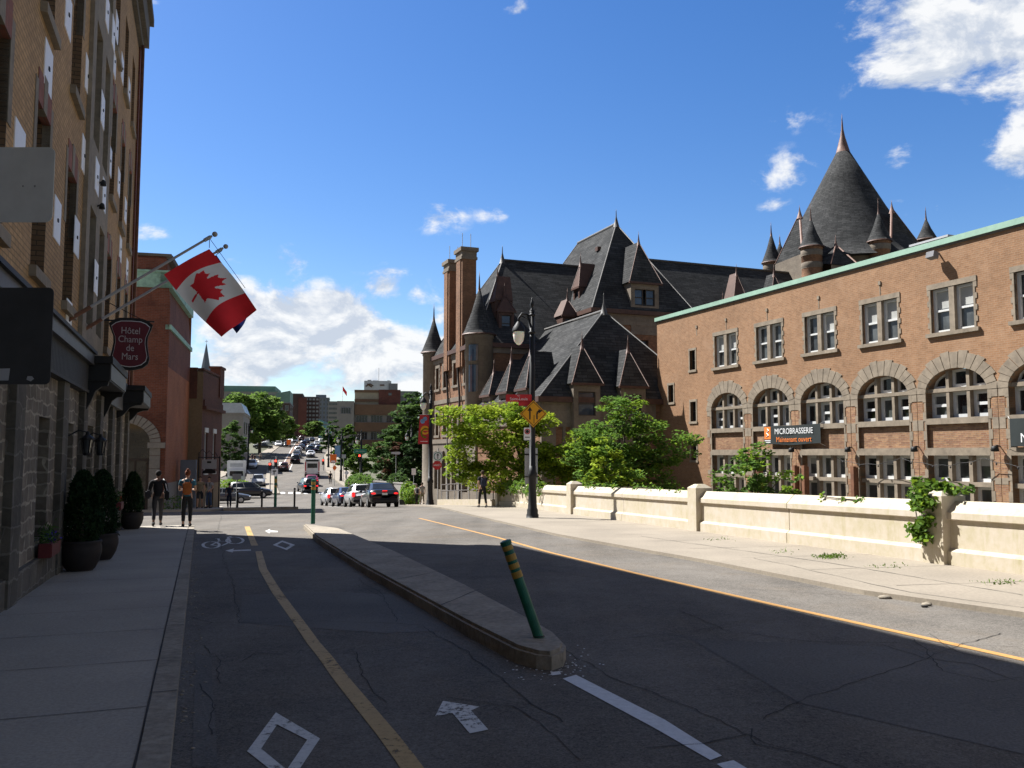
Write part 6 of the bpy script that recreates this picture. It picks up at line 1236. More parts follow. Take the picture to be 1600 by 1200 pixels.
# ================================================================== LAMPS, SIGNS
lp = P(832, 32.4, 812); lamp_post('nearest tall black street lamp, carrying the yellow diamond sign beside the cream wall', lp + Vector((0, 0, .06)), 0, 8.15, 'black street lamps', arm=.50, k=.84)
l2 = P(672, 59); lamp_post('black street lamp carrying the red banner at the chateau corner', l2 + Vector((0, 0, .06)), 0, 8.1, 'black street lamps')
lamp_post('black street lamp at the right end of the cross street, left of the red banner', P(642, 98), 0, 8.0, 'black street lamps'); lamp_post('black street lamp carrying the red traffic light and green street sign', P(563, 108), 0, 7.6, 'black street lamps'); lamp_post('black street lamp carrying the pale blue banner', P(532, 128), 0, 7.4, 'black street lamps'); lamp_post('black street lamp on the left of the far street', P(386, 152), pi, 8.0, 'black street lamps'); lamp_post('far black street lamp beyond the orange boards', P(512, 158), 0, 7.6, 'black street lamps')
def onpole(name, lb, cat, px_, py_, Y): c = W(px_, py_, Y); return T(name, lb, cat, c)
k = onpole('warning_sign', 'yellow diamond lane sign with two black arrows on the nearest lamp', 'sign', 833.5, 646.5, 32.17); s = .50
bm = NB(); plate(bm, [(-s, 0), (0, -s), (s, 0), (0, s)], .015); k.part('plate', bm, ['sign_yellow'])
bm = NB(); q = .455; o4, i4 = [(-q, 0), (0, -q), (q, 0), (0, q)], [(-q + .03, 0), (0, -q + .03), (q - .03, 0), (0, q - .03)]
for i in range(4): plate(bm, [o4[i], o4[(i + 1) % 4], i4[(i + 1) % 4], i4[i]], .003, -.004)
plate(bm, rect(.055, .34, -.13, -.04), .003, -.004); plate(bm, [(-.22, .11), (-.04, .11), (-.13, .26)], .003, -.004); plate(bm, rect(.022, .3, .02, -.2), .003, -.004)
arc = [(.13, -.2), (.13, -.02), (.15, .06), (.21, .10)]; 
for a, b in zip(arc, arc[1:]): plate(bm, [(a[0] - .027, a[1] + .01), (a[0] + .027, a[1] - .012), (b[0] + .027, b[1] - .03), (b[0] - .027, b[1] + .03)], .003, -.004)
plate(bm, [(.19, .175), (.19, .005), (.33, .11)], .003, -.004); k.part('arrows', bm, ['sign_black'])
k = onpole('street_name_sign', 'red street name sign reading Saint-Louis on the nearest lamp', 'sign', 810.5, 622, 32.3); bm = NB(); plate(bm, rrect(.96, .27, .04), .03); plate(bm, rect(.5, .16, .24, -.2), .02); k.part('plate', bm, ['sign_red'])
bm = NB(); add_bm(bm, text_bm('Saint-Louis', .15, .001), lambda c: Vector((c.x, -.004 - c.z, c.y - .035))); add_bm(bm, text_bm('Rue', .06, .001), lambda c: Vector((c.x, -.004 - c.z, c.y + .085))); k.part('lettering', bm, ['sign_white'])
k = onpole('parking_sign', 'small white no stopping sign under the yellow diamond', 'sign', 824, 678, 32.18); bm = NB(); plate(bm, rrect(.26, .46, .03), .012); k.part('plate', bm, ['sign_white']); bm = NB()
oc, ic = circ(.105, 0, .09), circ(.07, 0, .09)
for i in range(20): plate(bm, [oc[i], oc[(i + 1) % 20], ic[(i + 1) % 20], ic[i]], .002, -.003)
k.part('ring', bm, ['sign_red']); bm = NB(); plate(bm, circ(.06, 0, .09), .002, -.003); plate(bm, rect(.18, .03, 0, -.12), .002, -.003); k.part('symbol', bm, ['sign_black'])
k = onpole('traffic_sign', 'back of a tall pale grey sign panel strapped to the nearest lamp', 'sign', 830, 728, 32.62); bm = NB(); plate(bm, rrect(.48, 1.32, .02), .02); k.part('plate', bm, ['sign_grey']); bm = NB(); plate(bm, rect(.48, .05, 0, .42), .02, -.022); plate(bm, rect(.48, .04, 0, -.4), .02, -.022); k.part('strap', bm, ['black_metal'])
k = T('street_banner', 'red festival banner with coloured shapes on the lamp at the chateau corner', 'banner', l2 + Vector((0, 0, 4.1))); bm = NB(); plate(bm, [(-.85, 0), (-.1, .02), (-.1, 2.0), (-.74, 1.98)], .01); k.part('cloth', bm, ['sign_red'])
bm = NB(); plate(bm, circ(.16, -.55, 1.55), .002, -.004); plate(bm, circ(.14, -.38, 1.72), .002, -.004); k.part('blue_shapes', bm, ['sign_blue']); bm = NB()
oc, ic = circ(.3, -.38, .95, 24, .5), circ(.17, -.36, .95, 24, .5)
for i in range(20): plate(bm, [oc[i], oc[i + 1], ic[i + 1], ic[i]], .002, -.004)
plate(bm, rect(.4, .08, -.38, .95), .002, -.004); k.part('yellow_shapes', bm, ['sign_yellow']); bm = NB(); oc, ic = circ(.34, -.33, .75, 24, .9), circ(.25, -.33, .77, 24, .9)
for i in range(15): plate(bm, [oc[i], oc[i + 1], ic[i + 1], ic[i]], .002, -.007)
k.part('green_shapes', bm, ['leaf_lime']); bm = NB(); plate(bm, rect(.5, .03, -.45, .2), .002, -.004); k.part('small_print', bm, ['sign_white']); bm = NB()
for z in (.02, 1.99): tube(bm, [(0, 0, z), (-.85, 0, z)], .015, 6)
k.part('bracket', bm, ['black_metal'])
k = T('street_banner', 'pale blue banner on a lamp beyond the crossing', 'banner', P(532, 128) + Vector((0, 0, 3.6))); bm = NB(); plate(bm, rect(.8, 1.7, -.55, .8), .01); k.part('cloth', bm, ['sign_blue']); bm = NB(); tube(bm, [(0, 0, 1.66), (-.95, 0, 1.66)], .02, 5); k.part('bracket', bm, ['black_metal'])
sp = P(684, 57.6); k = T('stop_sign', 'red octagonal ARRET stop sign below a white arrow sign, near the chateau corner', 'sign', sp); bm = NB(); tube(bm, [(0, 0, 0), (0, 0, 3.75)], .035, 8); k.part('pole', bm, ['dark_frame'])
c0 = W(683, 727, 57.5) - sp; bm = NB(); plate(bm, circ(.31, c0.x, c0.z, 8, pi / 8), .012, -.06); pl_ = k.part('octagon', bm, ['sign_red']); bm = NB(); add_bm(bm, text_bm('ARRÊT', .17, .001), lambda c: Vector((c0.x + c.x, -.065 - c.z, c0.z + c.y))); k.part('lettering', bm, ['sign_white'], pl_)
k = T('arrow_sign', 'white square sign with a green ring and an upward arrow above the red octagon', 'sign', (sp.x, sp.y, sp.z + 3.1)); c0 = W(684, 713, 57.5) - k.o.location; bm = NB(); plate(bm, rrect(.6, .62, .05) if 0 else rect(.6, .62, c0.x, c0.z), .012, -.06); k.part('plate', bm, ['sign_white']); bm = NB(); oc, ic = circ(.27, c0.x, c0.z), circ(.225, c0.x, c0.z)
for i in range(20): plate(bm, [oc[i], oc[(i + 1) % 20], ic[(i + 1) % 20], ic[i]], .002, -.064)
k.part('ring', bm, ['sign_green']); bm = NB(); plate(bm, rect(.05, .28, c0.x, c0.z - .03), .002, -.064); plate(bm, [(c0.x - .09, c0.z + .06), (c0.x + .09, c0.z + .06), (c0.x, c0.z + .19)], .002, -.064); k.part('arrow', bm, ['sign_black'])
def tlight(lb, px_, py_, Y, on='red', pole=True, off=.0, body='black_metal'):
    c = W(px_, py_, Y); g = P(px_, Y); k = T('traffic_light', lb, 'traffic light', c, 0, group='traffic lights at the crossing'); bm = NB(); box(bm, -.19, .19, -.1, .12, -.5, .5); b = k.part('housing', bm, [body], bev=.03)
    for i, z in enumerate((.31, 0, -.31)):
        bm = NB(); lathe(bm, (0, 0, 0), [(.13, 0), (.12, .02), (.0, .03)], 12)
        for v in bm.verts: v.co = Vector((v.co.x, -.105 - v.co.z, v.co.y + z))
        k.part('lens', bm, [('light_red' if (i == 0 and on == 'red') else 'light_green' if (i == 2 and on == 'green') else 'plastic_black')])
    if pole: bm = NB(); tube(bm, [(off, .2, g.z - c.z), (off, .2, .9)], .07, 8); k.part('pole', bm, ['black_metal'])
tlight('red traffic light hanging on the lamp with the green street sign', 562, 716, 107.6, 'red', False); tlight('red traffic light at the left of the crossing island', 422, 729, 109); tlight('second red traffic light on the crossing island, right of the first', 431, 724, 112); tlight('small green traffic light far up the street on the left', 441, 680, 238, 'green'); tlight('red traffic light beyond the white shuttle bus', 505, 722, 152, 'red', True)
k = onpole('street_name_sign', 'green street sign over the red traffic light', 'sign', 563, 705, 107.5); bm = NB(); plate(bm, rrect(1.55, .5, .06), .03); k.part('plate', bm, ['sign_green']); bm = NB(); add_bm(bm, text_bm('Saint-Antoine', .2, .002), lambda c: Vector((c.x, -.006 - c.z, c.y))); k.part('lettering', bm, ['sign_white'])
def polesign(name, lb, px_, py_, Y, w, h, m, cat='sign', sh=None, sym=None):
    c = W(px_, py_, Y); g = P(px_, Y); k = T(name, lb, cat, g); z = c.z - g.z; bm = NB(); tube(bm, [(0, .03, 0), (0, .03, z + h / 2)], .035, 6); k.part('pole', bm, ['black_metal']); bm = NB(); plate(bm, [(a * w / 2, z + b * h / 2) for a, b in (sh or [(-1, -1), (1, -1), (1, 1), (-1, 1)])], .02, -.02); k.part('plate', bm, [m])
    if sym: bm = NB(); [plate(bm, [(a * w / 2, z + b * h / 2) for a, b in s_], .004, -.026) for s_ in sym]; k.part('symbol', bm, ['sign_black' if m != 'sign_orange' else 'sign_white'])
    return k
polesign('road_work_sign', 'tall orange construction board on the far sunlit pavement', 519.5, 716, 128, .95, 1.15, 'sign_orange', sym=[[(-.6, -.9), (.6, -.9), (.6, -.6), (-.6, -.6)]]); polesign('road_work_sign', 'smaller orange construction board below the tall one', 522, 731, 119, .6, .8, 'sign_orange', sh=[(-1, 0), (0, -1), (1, 0), (0, 1)]); polesign('road_work_sign', 'tiny orange construction sign far up the left side', 449, 691, 222, 1.0, 1.3, 'sign_orange')
polesign('arrow_sign', 'small white diamond sign on a thin post on the far pavement', 541, 739, 112, .62, .62, 'sign_white', sh=[(-1, 0), (0, -1), (1, 0), (0, 1)]); polesign('arrow_sign', 'white sign with a black bent arrow at the tip of the crossing island', 428, 738, 103, .78, .75, 'sign_white', sym=[[(-.3, -.7), (0, -.7), (0, .2), (-.3, .2)], [(-.6, .2), (.5, .2), (.5, .6), (-.6, .6)]]); polesign('lane_sign', 'white board on a post in front of the box truck', 369, 745, 62, .62, .4, 'sign_grey'); polesign('small_sign', 'grey rectangular sign on a post below the blue banner', 536, 713, 126, .6, .55, 'sign_grey'); polesign('small_sign', 'long pale arrow shaped sign at the right end of the crossing', 618, 708, 92, 1.0, .3, 'sign_grey', sh=[(-1, -.6), (.7, -1), (1, 0), (.7, 1), (-1, .8)]); polesign('small_sign', 'small white parking sign beside the lawn', 646, 737, 82, .4, .6, 'sign_white')
for i, (px_, Y) in enumerate(((550, 101), (559.5, 101))):
    g = P(px_, Y); k = T('road_barrel', ('left' if i == 0 else 'right') + ' one of two yellow and black road barrels near the far kerb', 'barrel', g, group='road barrels'); bm = NB(); lathe(bm, (0, 0, 0), [(.24, 0), (.2, .95), (.14, 1.0), (0, 1.0)], 14); k.part('drum', bm, ['post_yellow']); bm = NB(); lathe(bm, (0, 0, 0), [(.236, .25), (.222, .55)], 14); lathe(bm, (0, 0, 0), [(.215, .72), (.21, .85)], 14)
    for v in bm.verts: v.co.x *= 1.02; v.co.y *= 1.02
    k.part('band', bm, ['sign_black'])
g = P(630, 71); k = T('tilted_board', 'dark tilted board standing on the ground beside the leafy bushes', 'board', g + Vector((0, 0, .05)), .3); bm = NB(); box(bm, -.3, .3, -.03, .03, 0, .42, 0, Matrix.Rotation(-.35, 4, 'X')); k.part('panel', bm, ['sign_dark'], bev=.008); bm = NB(); box(bm, -.25, -.2, 0, .3, 0, .03); box(bm, .2, .25, 0, .3, 0, .03); k.part('foot', bm, ['black_metal'])
# ================================================================== VEHICLES
SED, HAT, SUV = make_car('sedan', 'parked_car'), make_car('hatch', 'parked_car'), make_car('suv', 'parked_car')
for o in (SED, HAT, SUV): o.o.name = 'car'
Q = 'cars queuing on the right'; V = 'cars on the far uphill street'; X = 'cars at the crossing'
place(SED, 592, 54, -17, 'black sedan with lit tail lights, last in the queue on the right', None, True, Q)
place(HAT, 561.5, 60.5, -19, 'silver hatchback just ahead of the black sedan', 'car_silver', True, Q); place(SED, 541, 68, -19, 'dark blue sedan between two silver hatchbacks', 'car_navy', True, Q); place(HAT, 520.5, 76.5, -21, 'silver hatchback leading the queue at its left end', 'car_silver', True, Q)
place(SUV, 480, 107, -24, 'black suv driving over the crosswalk, seen from behind', None, True, X, 766); place(SED, 486.5, 119, -15, 'red car right behind the white shuttle bus', 'car_red', True, X, 752)
make_bus(487.5, 139, -13, 745); make_truck(369, 117, 163, 760)
place(SED, 353, 86, 75, 'dark grey sedan crossing behind the low brick building, seen from the side', 'car_grey', False, X, 784); place(SUV, 391, 96, 78, 'black suv crossing from the left, seen from the side', None, False, X, 773)
place(HAT, 403.5, 118, 164, 'silver car facing the camera beside the box truck', 'car_silver', False, X, 758); place(SED, 393.5, 155, 166, 'white car coming downhill near the left kerb', 'car_white', False, V, 731)
for pr_, px_, Y, az, lb, c in ((HAT, 443.5, 150, -13, 'brown hatchback driving along the brick paved strip', 'car_brown'), (SUV, 461.5, 168, -13, 'black suv driving uphill, left of the shuttle bus', None), (SED, 463, 183, -13, 'dark car ahead of the black suv on the uphill street', 'car_grey'), (SED, 485.5, 186, -13, 'white car beyond the shuttle bus', 'car_white'), (SUV, 484, 203, -13, 'blue suv ahead of the white car beyond the bus', 'car_blue'), (HAT, 465.5, 200, -13, 'red and white looking small car up the middle lane', 'car_white'), (SED, 471, 212, -13, 'dark car in the middle lane beyond the small white one', None), (SUV, 474, 226, -13, 'dark suv far up the middle lane', 'car_navy'), (SED, 489, 218, -13, 'grey car far up the right lane', 'car_grey'), (SUV, 497, 203, -13, 'dark suv parked along the right kerb far up the street', 'car_navy'), (SED, 495, 232, -13, 'silver car near the top of the right lane', 'car_silver'), (SED, 479, 246, -13, 'black car near the top of the middle lane', None), (HAT, 501, 246, -13, 'small silver car parked at the right kerb near the top', 'car_silver'), (SED, 487, 262, -13, 'dark car at the top of the hill', None), (SUV, 471, 268, -13, 'brown suv at the top of the hill', 'car_brown'),
    (SED, 448.5, 226, 167, 'dark car coming downhill from the top of the left lanes', None), (SED, 435, 228, 167, 'white car coming downhill close to the left kerb', 'car_white'), (SED, 424, 232, 80, 'grey car parked sideways at the left edge of the far street', 'car_silver'), (SUV, 460, 250, 167, 'dark suv coming over the top of the hill', 'car_grey'), (HAT, 454, 262, 167, 'small orange lit car at the top of the left lanes', 'car_silver'), (SED, 411, 215, 80, 'dark car parked in the shade left of the far street', None)):
    place(pr_, px_, Y, az, lb, c, False, V, 710)
for o in (SED, HAT, SUV):
    def kill(q):
        for c in list(q.children): kill(c)
        bpy.data.objects.remove(q)
    kill(o.o)
# ================================================================== PEOPLE
def gp(px_, Y, py=790, h=.13): p = P(px_, Y, py); return p + Vector((0, 0, h))
person('person in a black jacket carrying dark bags, walking away on the left sidewalk', gp(245, 27.5, 828), rad(20), 1.69, 'cloth_black', 'cloth_charcoal', 'hair_black', 'skin_dark', .2, (.15, .1), (.5, .9), 'shoulder', 1., wide=1.08)
person('red haired person in a teal t-shirt with an orange backpack at the kerb', gp(291, 27.1, 829), rad(18), 1.7, 'cloth_teal', 'cloth_black', 'hair_red', 'skin', .05, (.2, .2), (1.2, 1.2), 'orange', .55, bun=True, wide=1.02)
person('person in black with a dark backpack walking along the cream wall', gp(754, 43.3, 795, .07), rad(20), 1.78, 'cloth_black', 'cloth_black', 'hair_brown', 'skin', -.24, (-.25, .3), (.1, .3), 'backpack', .55)
person('person in a white top with a dark bag, left one of the couple', gp(651, 69, 789, .07), rad(30), 1.5, 'cloth_white', 'cloth_charcoal', 'hair_brown', 'skin', .1, bag='backpack', hands=False); person('person in a grey shirt, right one of the couple near the lamp', gp(659.5, 68, 789, .07), rad(25), 1.66, 'cloth_grey', 'cloth_khaki', 'hair_brown', 'skin', -.12, hands=False)
person('person in a khaki shirt and dark shorts standing by the low brick building', gp(312, 47.6, 793), rad(190), 1.68, 'cloth_khaki', 'cloth_charcoal', 'hair_brown', 'skin', .18, shorts=True); person('person in a checked shirt and blue jeans beside the hanging sign', gp(326, 47.9, 793), rad(165), 1.66, 'cloth_plaid', 'cloth_denim', 'hair_black', 'skin', .05, bend=(.8, .9), bag='backpack')
person('person in dark clothes standing in front of the grey sedan', gp(358, 58, 790, 0), rad(30), 1.7, 'cloth_navy', 'cloth_navy', 'hair_brown', 'skin', .06, (0, .1), (0, 1.9), hands=False)
for px_, Y, c, lb in ((388, 164, 'cloth_black', 'leftmost of the far walkers on the left pavement'), (394, 166, 'cloth_navy', 'middle one of the far walkers on the left pavement'), (398, 165, 'cloth_charcoal', 'third of the far walkers from the left, close to the middle one'), (407, 170, 'cloth_grey', 'rightmost of the far walkers on the left pavement')): person('small figure, ' + lb, gp(px_, Y, 715), rad(15), 1.7, c, 'cloth_charcoal', stride=.12, hands=False, sub=1, group='far walkers')
person('small dark figure beside the orange boards on the far pavement', gp(516.5, 121, 738), rad(10), 1.72, 'cloth_black', 'cloth_black', hands=False); person('small figure in a dark top among the queuing cars', gp(545, 98, 762, 0), rad(100), 1.7, 'cloth_charcoal', 'cloth_black', hands=False)
# ================================================================== FAR BUILDINGS
def fbld(name, lb, px0, px1, Y, ytop, m, nx=0, nz=0, az=12, dp=14, wm='glass_mid', wf='far_concrete', zb=None, ww=.55, wh=.5, side=0, roofm='far_grey', z0f=.18, parent=None, mats2=None):
    pc = P((px0 + px1) / 2, Y, 700); top_ = W(px0, ytop, Y).z; w = (px1 - px0) / 1370 * Y; b = pc.z - 1.5; t = T(name, lb, 'building', (pc.x, pc.y, b), rad(az)); H = top_ - b
    bm = NB(); box(bm, -w / 2, w / 2, 0, dp, 0, H); t.part('wall', bm, [m]); bm = NB(); box(bm, -w / 2 - .15, w / 2 + .15, -.15, dp + .15, H, H + .35); t.part('parapet', bm, [roofm])
    def grid(fm, W_, nx):
        for j in range(nz):
            zz_ = H * z0f + (H * (1 - z0f)) * (j + .3) / nz; hh = H * (1 - z0f) / nz * wh
            for i in range(nx):
                u = -W_ / 2 + W_ * (i + .5) / nx; hw = W_ / nx * ww / 2
                bm = NB(); fbox(bm, fm, u - hw - .08, u + hw + .08, zz_ - .08, zz_ + hh + .08, -.06, 0, 0); face(bm, [fm(u - hw, zz_, -.07), fm(u + hw, zz_, -.07), fm(u + hw, zz_ + hh, -.07), fm(u - hw, zz_ + hh, -.07)], 1); t.part('window', bm, [wf, wm])
    if nx: grid(lambda u, z, d: (u, d, z), w, nx)
    if side:
        s = 1 if side > 0 else -1; grid(lambda u, z, d: (s * (w / 2 - d), dp / 2 + u, z), dp, abs(side))
    t.W, t.H = w, H; return t
t = fbld('grey_stone_building', 'grey stone building with a shiny metal roof on the left beyond the crossing', 330, 378, 148, 648, 'far_concrete', 2, 2, 13, 16, side=3, ww=.3, wh=.45, roofm='trim_stone'); bm = NB(); w, H = t.W, t.H; prism(bm, [(-w / 2 - .3, H + .35), (w / 2 + .3, H + .35), (w / 2 - .4, H + 2.0), (-w / 2 + .4, H + 2.0)], lambda u, z: (u, -.2, z), lambda u, z: (u, 13, z)); t.part('metal_roof', bm, ['metal_roof'])
t = fbld('green_roof_building', 'long far building with a green copper upper storey behind the trees on the left', 335, 430, 340, 612, 'far_concrete', 6, 3, 10, 30, roofm='far_green'); bm = NB(); box(bm, -t.W / 2 + 1, t.W / 2 - 1, 2, 28, t.H + .3, t.H + 2.4); t.part('green_storey', bm, ['far_green'])
t = fbld('copper_roof_building', 'dark brick building topped by a sloping green copper roof', 424, 451, 318, 630, 'far_darkbrick', 3, 3, 11, 22, side=3); bm = NB(); prism(bm, [(-t.W / 2, t.H + .36), (t.W / 2, t.H + .36), (t.W / 2, t.H + 4.6), (-t.W / 2 + 1.5, t.H + 3.6)], lambda u, z: (u, -.1, z), lambda u, z: (u, 20, z)); t.part('green_roof', bm, ['far_green'])
fbld('brick_row_building', 'low dark red brick row in the shade on the left of the far street', 398, 428, 262, 655, 'far_redbrick', 4, 3, 11, 24, side=4)
t = fbld('brick_tower', 'tall narrow brown brick tower on the left at the top of the street', 453, 471, 400, 616, 'far_darkbrick', 2, 0, 11, 18, side=0); bm = NB(); box(bm, .8, t.W / 2 + 2.0, -.6, 0, 0, t.H * .93); t.part('shaft', bm, ['far_redbrick'])
fbld('window_grid_building', 'dark brick block with rows of white framed windows at the top of the street', 470, 497, 410, 621, 'far_darkbrick', 5, 7, 11, 22, wm='blind', ww=.6, wh=.42, z0f=.35)
t = fbld('grey_tower', 'grey tower block with a stepped top in the far distance', 487, 513, 520, 622, 'far_bluegrey', 5, 8, 11, 20, ww=.4, wh=.6); bm = NB(); box(bm, -3, 3, 3, 12, t.H, t.H + 2.2); t.part('penthouse', bm, ['far_bluegrey'])
fbld('pale_block', 'pale banded block right of the far grey tower', 512, 527, 470, 628, 'far_concrete', 1, 7, 11, 20, ww=.9, wh=.45)
t = fbld('teal_building', 'low teal glass building with a sloping roof at the top of the street', 497, 517, 330, 664, 'far_teal', 3, 2, 11, 20, ww=.85, wh=.7, wm='far_teal'); bm = NB(); prism(bm, [(-t.W / 2, t.H + .36), (t.W / 2, t.H + .36), (-t.W / 2, t.H + 2.2)], lambda u, z: (u, -.1, z), lambda u, z: (u, 16, z)); t.part('sloping_roof', bm, ['far_teal'])
fbld('dark_far_block', 'dark block filling the gap at the very end of the street', 470, 560, 610, 672, 'far_darkbrick', 8, 2, 10, 20)
# modern office block on the right
pc = P(590, 215, 700); t = T('office_block', 'modern concrete office block with brown bands and a brick penthouse on the right', 'building', (pc.x, pc.y, pc.z - 3), rad(9)); zz0 = pc.z - 3; Z = lambda y, Y=215: W(590, y, Y).z - zz0; XX = lambda px_: (px_ - 590) / 1370 * 215
bm = NB(); box(bm, XX(527), XX(553), 0, 22, 0, Z(627)); box(bm, XX(553), XX(634), 1.2, 22, 0, Z(633)); t.part('wall', bm, ['far_concrete']); bm = NB()
for y0, y1 in ((648, 632), (674, 660), (700, 687)): box(bm, XX(554), XX(634.5), .3, 1.3, Z(y0), Z(y1))
t.part('brown_band', bm, ['far_brown'])
for y0, y1 in ((660, 648.5), (687, 674.5)):
    for a, b in ((556, 574), (579, 597), (603, 620), (624, 633)):
        fm = lambda u, z, d: (u, 1.2 + d, z); win(t, fm, XX(a), XX(b), Z(y0), Z(y1), -.02, 'far_grey', 'glass_dark', 4, 1, .12, .1)
win(t, lambda u, z, d: (u, d, z), XX(533), XX(548), Z(647), Z(637), -.02, 'far_grey', 'glass_dark', 4, 1, .12, .1)
bm = NB(); box(bm, XX(553.5), XX(592), 2, 18, Z(633), Z(610)); t.part('penthouse', bm, ['far_beige']); bm = NB(); box(bm, XX(553), XX(592), 1.8, 18.2, Z(612.5), Z(608.5)); box(bm, XX(553.2), XX(591.5), 1.7, 2, Z(627), Z(623)); t.part('penthouse_trim', bm, ['far_brown']); bm = NB(); box(bm, XX(591), XX(625), 1.6, 16, Z(633), Z(608)); t.part('brick_penthouse', bm, ['far_redbrick']); bm = NB(); box(bm, XX(606), XX(611), 1.5, 1.6, Z(617), Z(613)); t.part('window', bm, ['glass_mid'])
pc = P(590, 300, 700); t = T('white_block', 'tall white block with roof plant rising behind the office block', 'building', (pc.x, pc.y, pc.z - 3), rad(9)); zz0 = pc.z - 3; Z = lambda y: W(590, y, 300).z - zz0; XX = lambda px_: (px_ - 590) / 1370 * 300
bm = NB(); box(bm, XX(568), XX(610), 0, 16, 0, Z(595)); t.part('wall', bm, ['far_white']); bm = NB()
for a, b, y in ((573, 579, 592.5), (581, 590, 593.3), (604, 608, 593)): box(bm, XX(a), XX(b), 3, 8, Z(595), Z(y))
box(bm, XX(606), XX(620), -.5, 8, Z(612), Z(599)); t.part('roof_plant', bm, ['far_grey']); bm = NB(); tube(bm, [(XX(590.5), 2, Z(595)), (XX(590.5), 2, Z(574))], .08, 5); t.part('mast', bm, ['far_grey']); bm = NB()
tube(bm, [(XX(570.5), -.15, Z(604)), (XX(577), -.15, Z(600)), (XX(582), -.15, Z(603))], .22, 5); tube(bm, [(XX(573), -.15, Z(600)), (XX(580), -.15, Z(605))], .22, 5)
for i in range(4): box(bm, XX(592.5 + i * 1.8), XX(593.8 + i * 1.8), -.15, 0, Z(603), Z(600.5))
t.part('rooftop_mark', bm, ['far_brown'])
fbld('dark_green_block', 'dark block just visible above the trees right of the office block', 622, 652, 260, 613, 'far_grey', 3, 3, 9, 16, roofm='far_green')
fbld('far_right_block', 'grey block hidden among the trees at the right of the crossing', 610, 690, 190, 668, 'far_concrete', 4, 3, 9, 14)
pc = P(534, 320, 690); t = T('far_flag', 'tiny red flag on a thin pole above the concrete block', 'flag', (pc.x, pc.y, pc.z)); z1 = W(534, 603, 320).z - pc.z; bm = NB(); tube(bm, [(0, 0, 0), (0, 0, z1)], .12, 6); t.part('pole', bm, ['far_white']); bm = NB(); vv = [[bm.verts.new((.1 + i * .3, .15 * sin(i * 1.3), z1 - .2 - j * .8 - i * .4)) for j in range(3)] for i in range(6)]
for a, b in zip(vv, vv[1:]):
    for j in range(2): bm.faces.new((a[j], b[j], b[j + 1], a[j + 1]))
t.part('cloth', bm, ['flag_red'])
pc = P(318, 300, 700); zt = W(318, 531, 300).z; z0 = W(318, 580, 300).z; t = T('church_spire', 'slim pale church spire rising behind the low brick building', 'spire', (pc.x, pc.y, pc.z)); bm = NB(); lathe(bm, (0, 0, 0), [(2.6, 0), (2.6, z0 - pc.z - 6)], 8, 0, False); t.part('tower', bm, ['far_concrete']); bm = NB(); lathe(bm, (0, 0, 0), [(2.5, z0 - pc.z - 6), (1.75, z0 - pc.z), (.12, zt - pc.z - 1.5), (0, zt - pc.z - 1.4)], 8, 0, False); s_ = t.part('steeple', bm, ['far_bluegrey']); bm = NB(); tube(bm, [(0, 0, zt - pc.z - 1.6), (0, 0, zt - pc.z)], .07, 5); tube(bm, [(-.5, 0, zt - pc.z - .5), (.5, 0, zt - pc.z - .5)], .07, 5); t.part('cross', bm, ['dark_frame'], s_)
# ================================================================== LIGHT, SKY, CAMERA
AZ, EL = rad(-59.5), rad(50)
sd = Vector((sin(AZ) * cos(EL), cos(AZ) * cos(EL), sin(EL)))
L = bpy.data.lights.new('sun', 'SUN'); L.energy = 5.0; L.angle = rad(.53); L.color = (1, .985, .95); so = bpy.data.objects.new('sun', L); COL.objects.link(so); so.rotation_euler = (-sd).to_track_quat('-Z', 'Y').to_euler(); so.location = sd * 80
wd = bpy.data.worlds.new('World'); SC.world = wd; wd.use_nodes = True; nt = NT(wd)
tc = nt.n('ShaderNodeTexCoord').outputs['Generated']
sky = nt.n('ShaderNodeTexSky'); sky.sky_type = 'NISHITA'; sky.sun_disc = False; sky.sun_elevation = EL; sky.sun_rotation = AZ % (2 * pi); sky.air_density = 1.0; sky.dust_density = .35; sky.ozone_density = 2.2
hs = nt.n('ShaderNodeHueSaturation', Hue=.510, Saturation=1.33, Value=1.42, Color=sky.outputs[0]).outputs[0]
sx = nt.n('ShaderNodeSeparateXYZ', Vector=tc); az = nt.math('ARCTAN2', sx.outputs[0], sx.outputs[1]); el = nt.math('ARCSINE', sx.outputs[2])
ae = nt.n('ShaderNodeCombineXYZ', X=az, Y=el).outputs[0]
def ang(px_, py_): r = ray(px_, py_).normalized(); return math.atan2(r.x, r.y), math.asin(r.z)
BL = [(1480, 60, 150, 105, 1.0), (1590, 40, 130, 150, 1.15), (1600, 215, 60, 60, .95), (1430, 10, 110, 60, .8), (1216, 266, 72, 36, .46), (1228, 188, 56, 22, .30), (1366, 186, 66, 30, .40), (1402, 242, 30, 34, .38), (1520, 302, 140, 26, .36), (1210, 320, 30, 14, .34), (684, 338, 56, 30, .54), (768, 337, 36, 14, .34), (258, 368, 50, 24, .62), (360, 406, 30, 18, .45), (467, 410, 34, 34, .48), (600, 446, 58, 34, .58), (655, 460, 40, 30, .5), (330, 475, 170, 60, .9), (470, 510, 210, 72, 1.3), (600, 545, 140, 80, 1.2), (380, 570, 170, 50, .9), (640, 600, 90, 55, .8), (520, 610, 160, 40, .8), (235, 4, 40, 14, .6), (240, 500, 120, 70, .8), (800, 620, 170, 30, .5), (100, 560, 160, 60, .7), (812, 12, 40, 16, .36)]
Mx = None
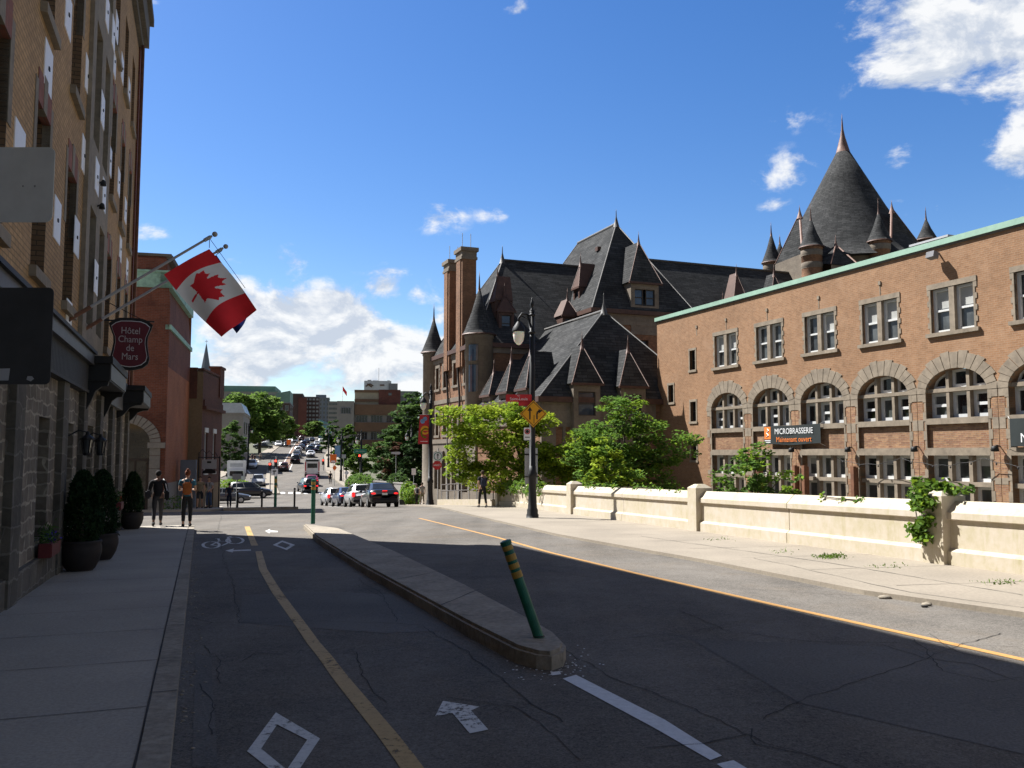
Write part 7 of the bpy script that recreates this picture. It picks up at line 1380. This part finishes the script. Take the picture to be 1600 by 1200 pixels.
for px_, py_, rx, ry, w in BL:
    a, e = ang(px_, py_); v = nt.n('ShaderNodeVectorMath', _operation='SUBTRACT', i0=ae, i1=(a, e, 0)).outputs[0]; v = nt.n('ShaderNodeVectorMath', _operation='MULTIPLY', i0=v, i1=(F / rx, F / ry, 0)).outputs[0]
    ln = nt.n('ShaderNodeVectorMath', _operation='LENGTH', i0=v).outputs['Value']; m = nt.math('MULTIPLY', nt.math('SUBTRACT', 1.15, ln, clamp=False), w)
    Mx = m if Mx is None else nt.math('MAXIMUM', Mx, m)
Mx = nt.math('MAXIMUM', Mx, 0.)
mp = nt.n('ShaderNodeMapping', Vector=tc); mp.inputs['Scale'].default_value = (1, 1, 1.7); mp2 = nt.n('ShaderNodeMapping', Vector=tc); mp2.inputs['Scale'].default_value = (1, 1, 1.7); mp2.inputs['Location'].default_value = (-.008, .006, .022)
n1 = nt.noise(mp.outputs[0], 13, 10, .62, .3); n2 = nt.noise(mp2.outputs[0], 13, 10, .62, .3); n3 = nt.noise(mp.outputs[0], 4.5, 4, .6)
d = nt.math('ADD', nt.math('MULTIPLY', Mx, .9), nt.math('MULTIPLY', nt.math('SUBTRACT', n1, .5), 2.5))
al = nt.math('MULTIPLY', nt.n('ShaderNodeMapRange', _interpolation_type='SMOOTHSTEP', Value=d, i1=.22, i2=.72).outputs[0], nt.rng(Mx, 0., .22, 0, 1))
al = nt.math('MULTIPLY', al, .97)
lt = nt.rng(nt.math('ADD', nt.math('SUBTRACT', n1, n2), nt.math('MULTIPLY', nt.math('SUBTRACT', n3, .5), .35)), -.09, .07, 0, 1)
cc = nt.mix(lt, (5.6, 6.2, 7.2, 1), (9.0, 9.1, 9.2, 1)); ov = nt.math('MAXIMUM', nt.rng(el, .6, .85, 0, .8), nt.rng(nt.math('ABSOLUTE', az), .72, 1.0, 0, .72)); ov = nt.math('MULTIPLY', ov, nt.rng(n3, .3, .6, .65, 1.))  # ov: grey cloud veil added outside the view to neutralise blue shade
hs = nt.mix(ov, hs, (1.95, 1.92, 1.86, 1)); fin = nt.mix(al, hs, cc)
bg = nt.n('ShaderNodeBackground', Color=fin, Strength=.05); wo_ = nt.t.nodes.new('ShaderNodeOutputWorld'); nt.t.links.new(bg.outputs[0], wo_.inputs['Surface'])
cd = bpy.data.cameras.new('camera'); cd.sensor_width = 36; cd.lens = 36 * F / 1600; cd.clip_start = .05; cd.clip_end = 5000; co = bpy.data.objects.new('camera', cd); COL.objects.link(co); co.location = (0, 0, EYE); co.rotation_euler = (pi / 2 + TH, 0, 0); SC.camera = co
vs = SC.view_settings; SC.display_settings.display_device = 'sRGB'; vs.view_transform = 'Standard'; vs.look = 'None'; vs.exposure = 1.12; vs.gamma = 1; vs.use_curve_mapping = False
SC.render.resolution_x, SC.render.resolution_y = 1024, 768
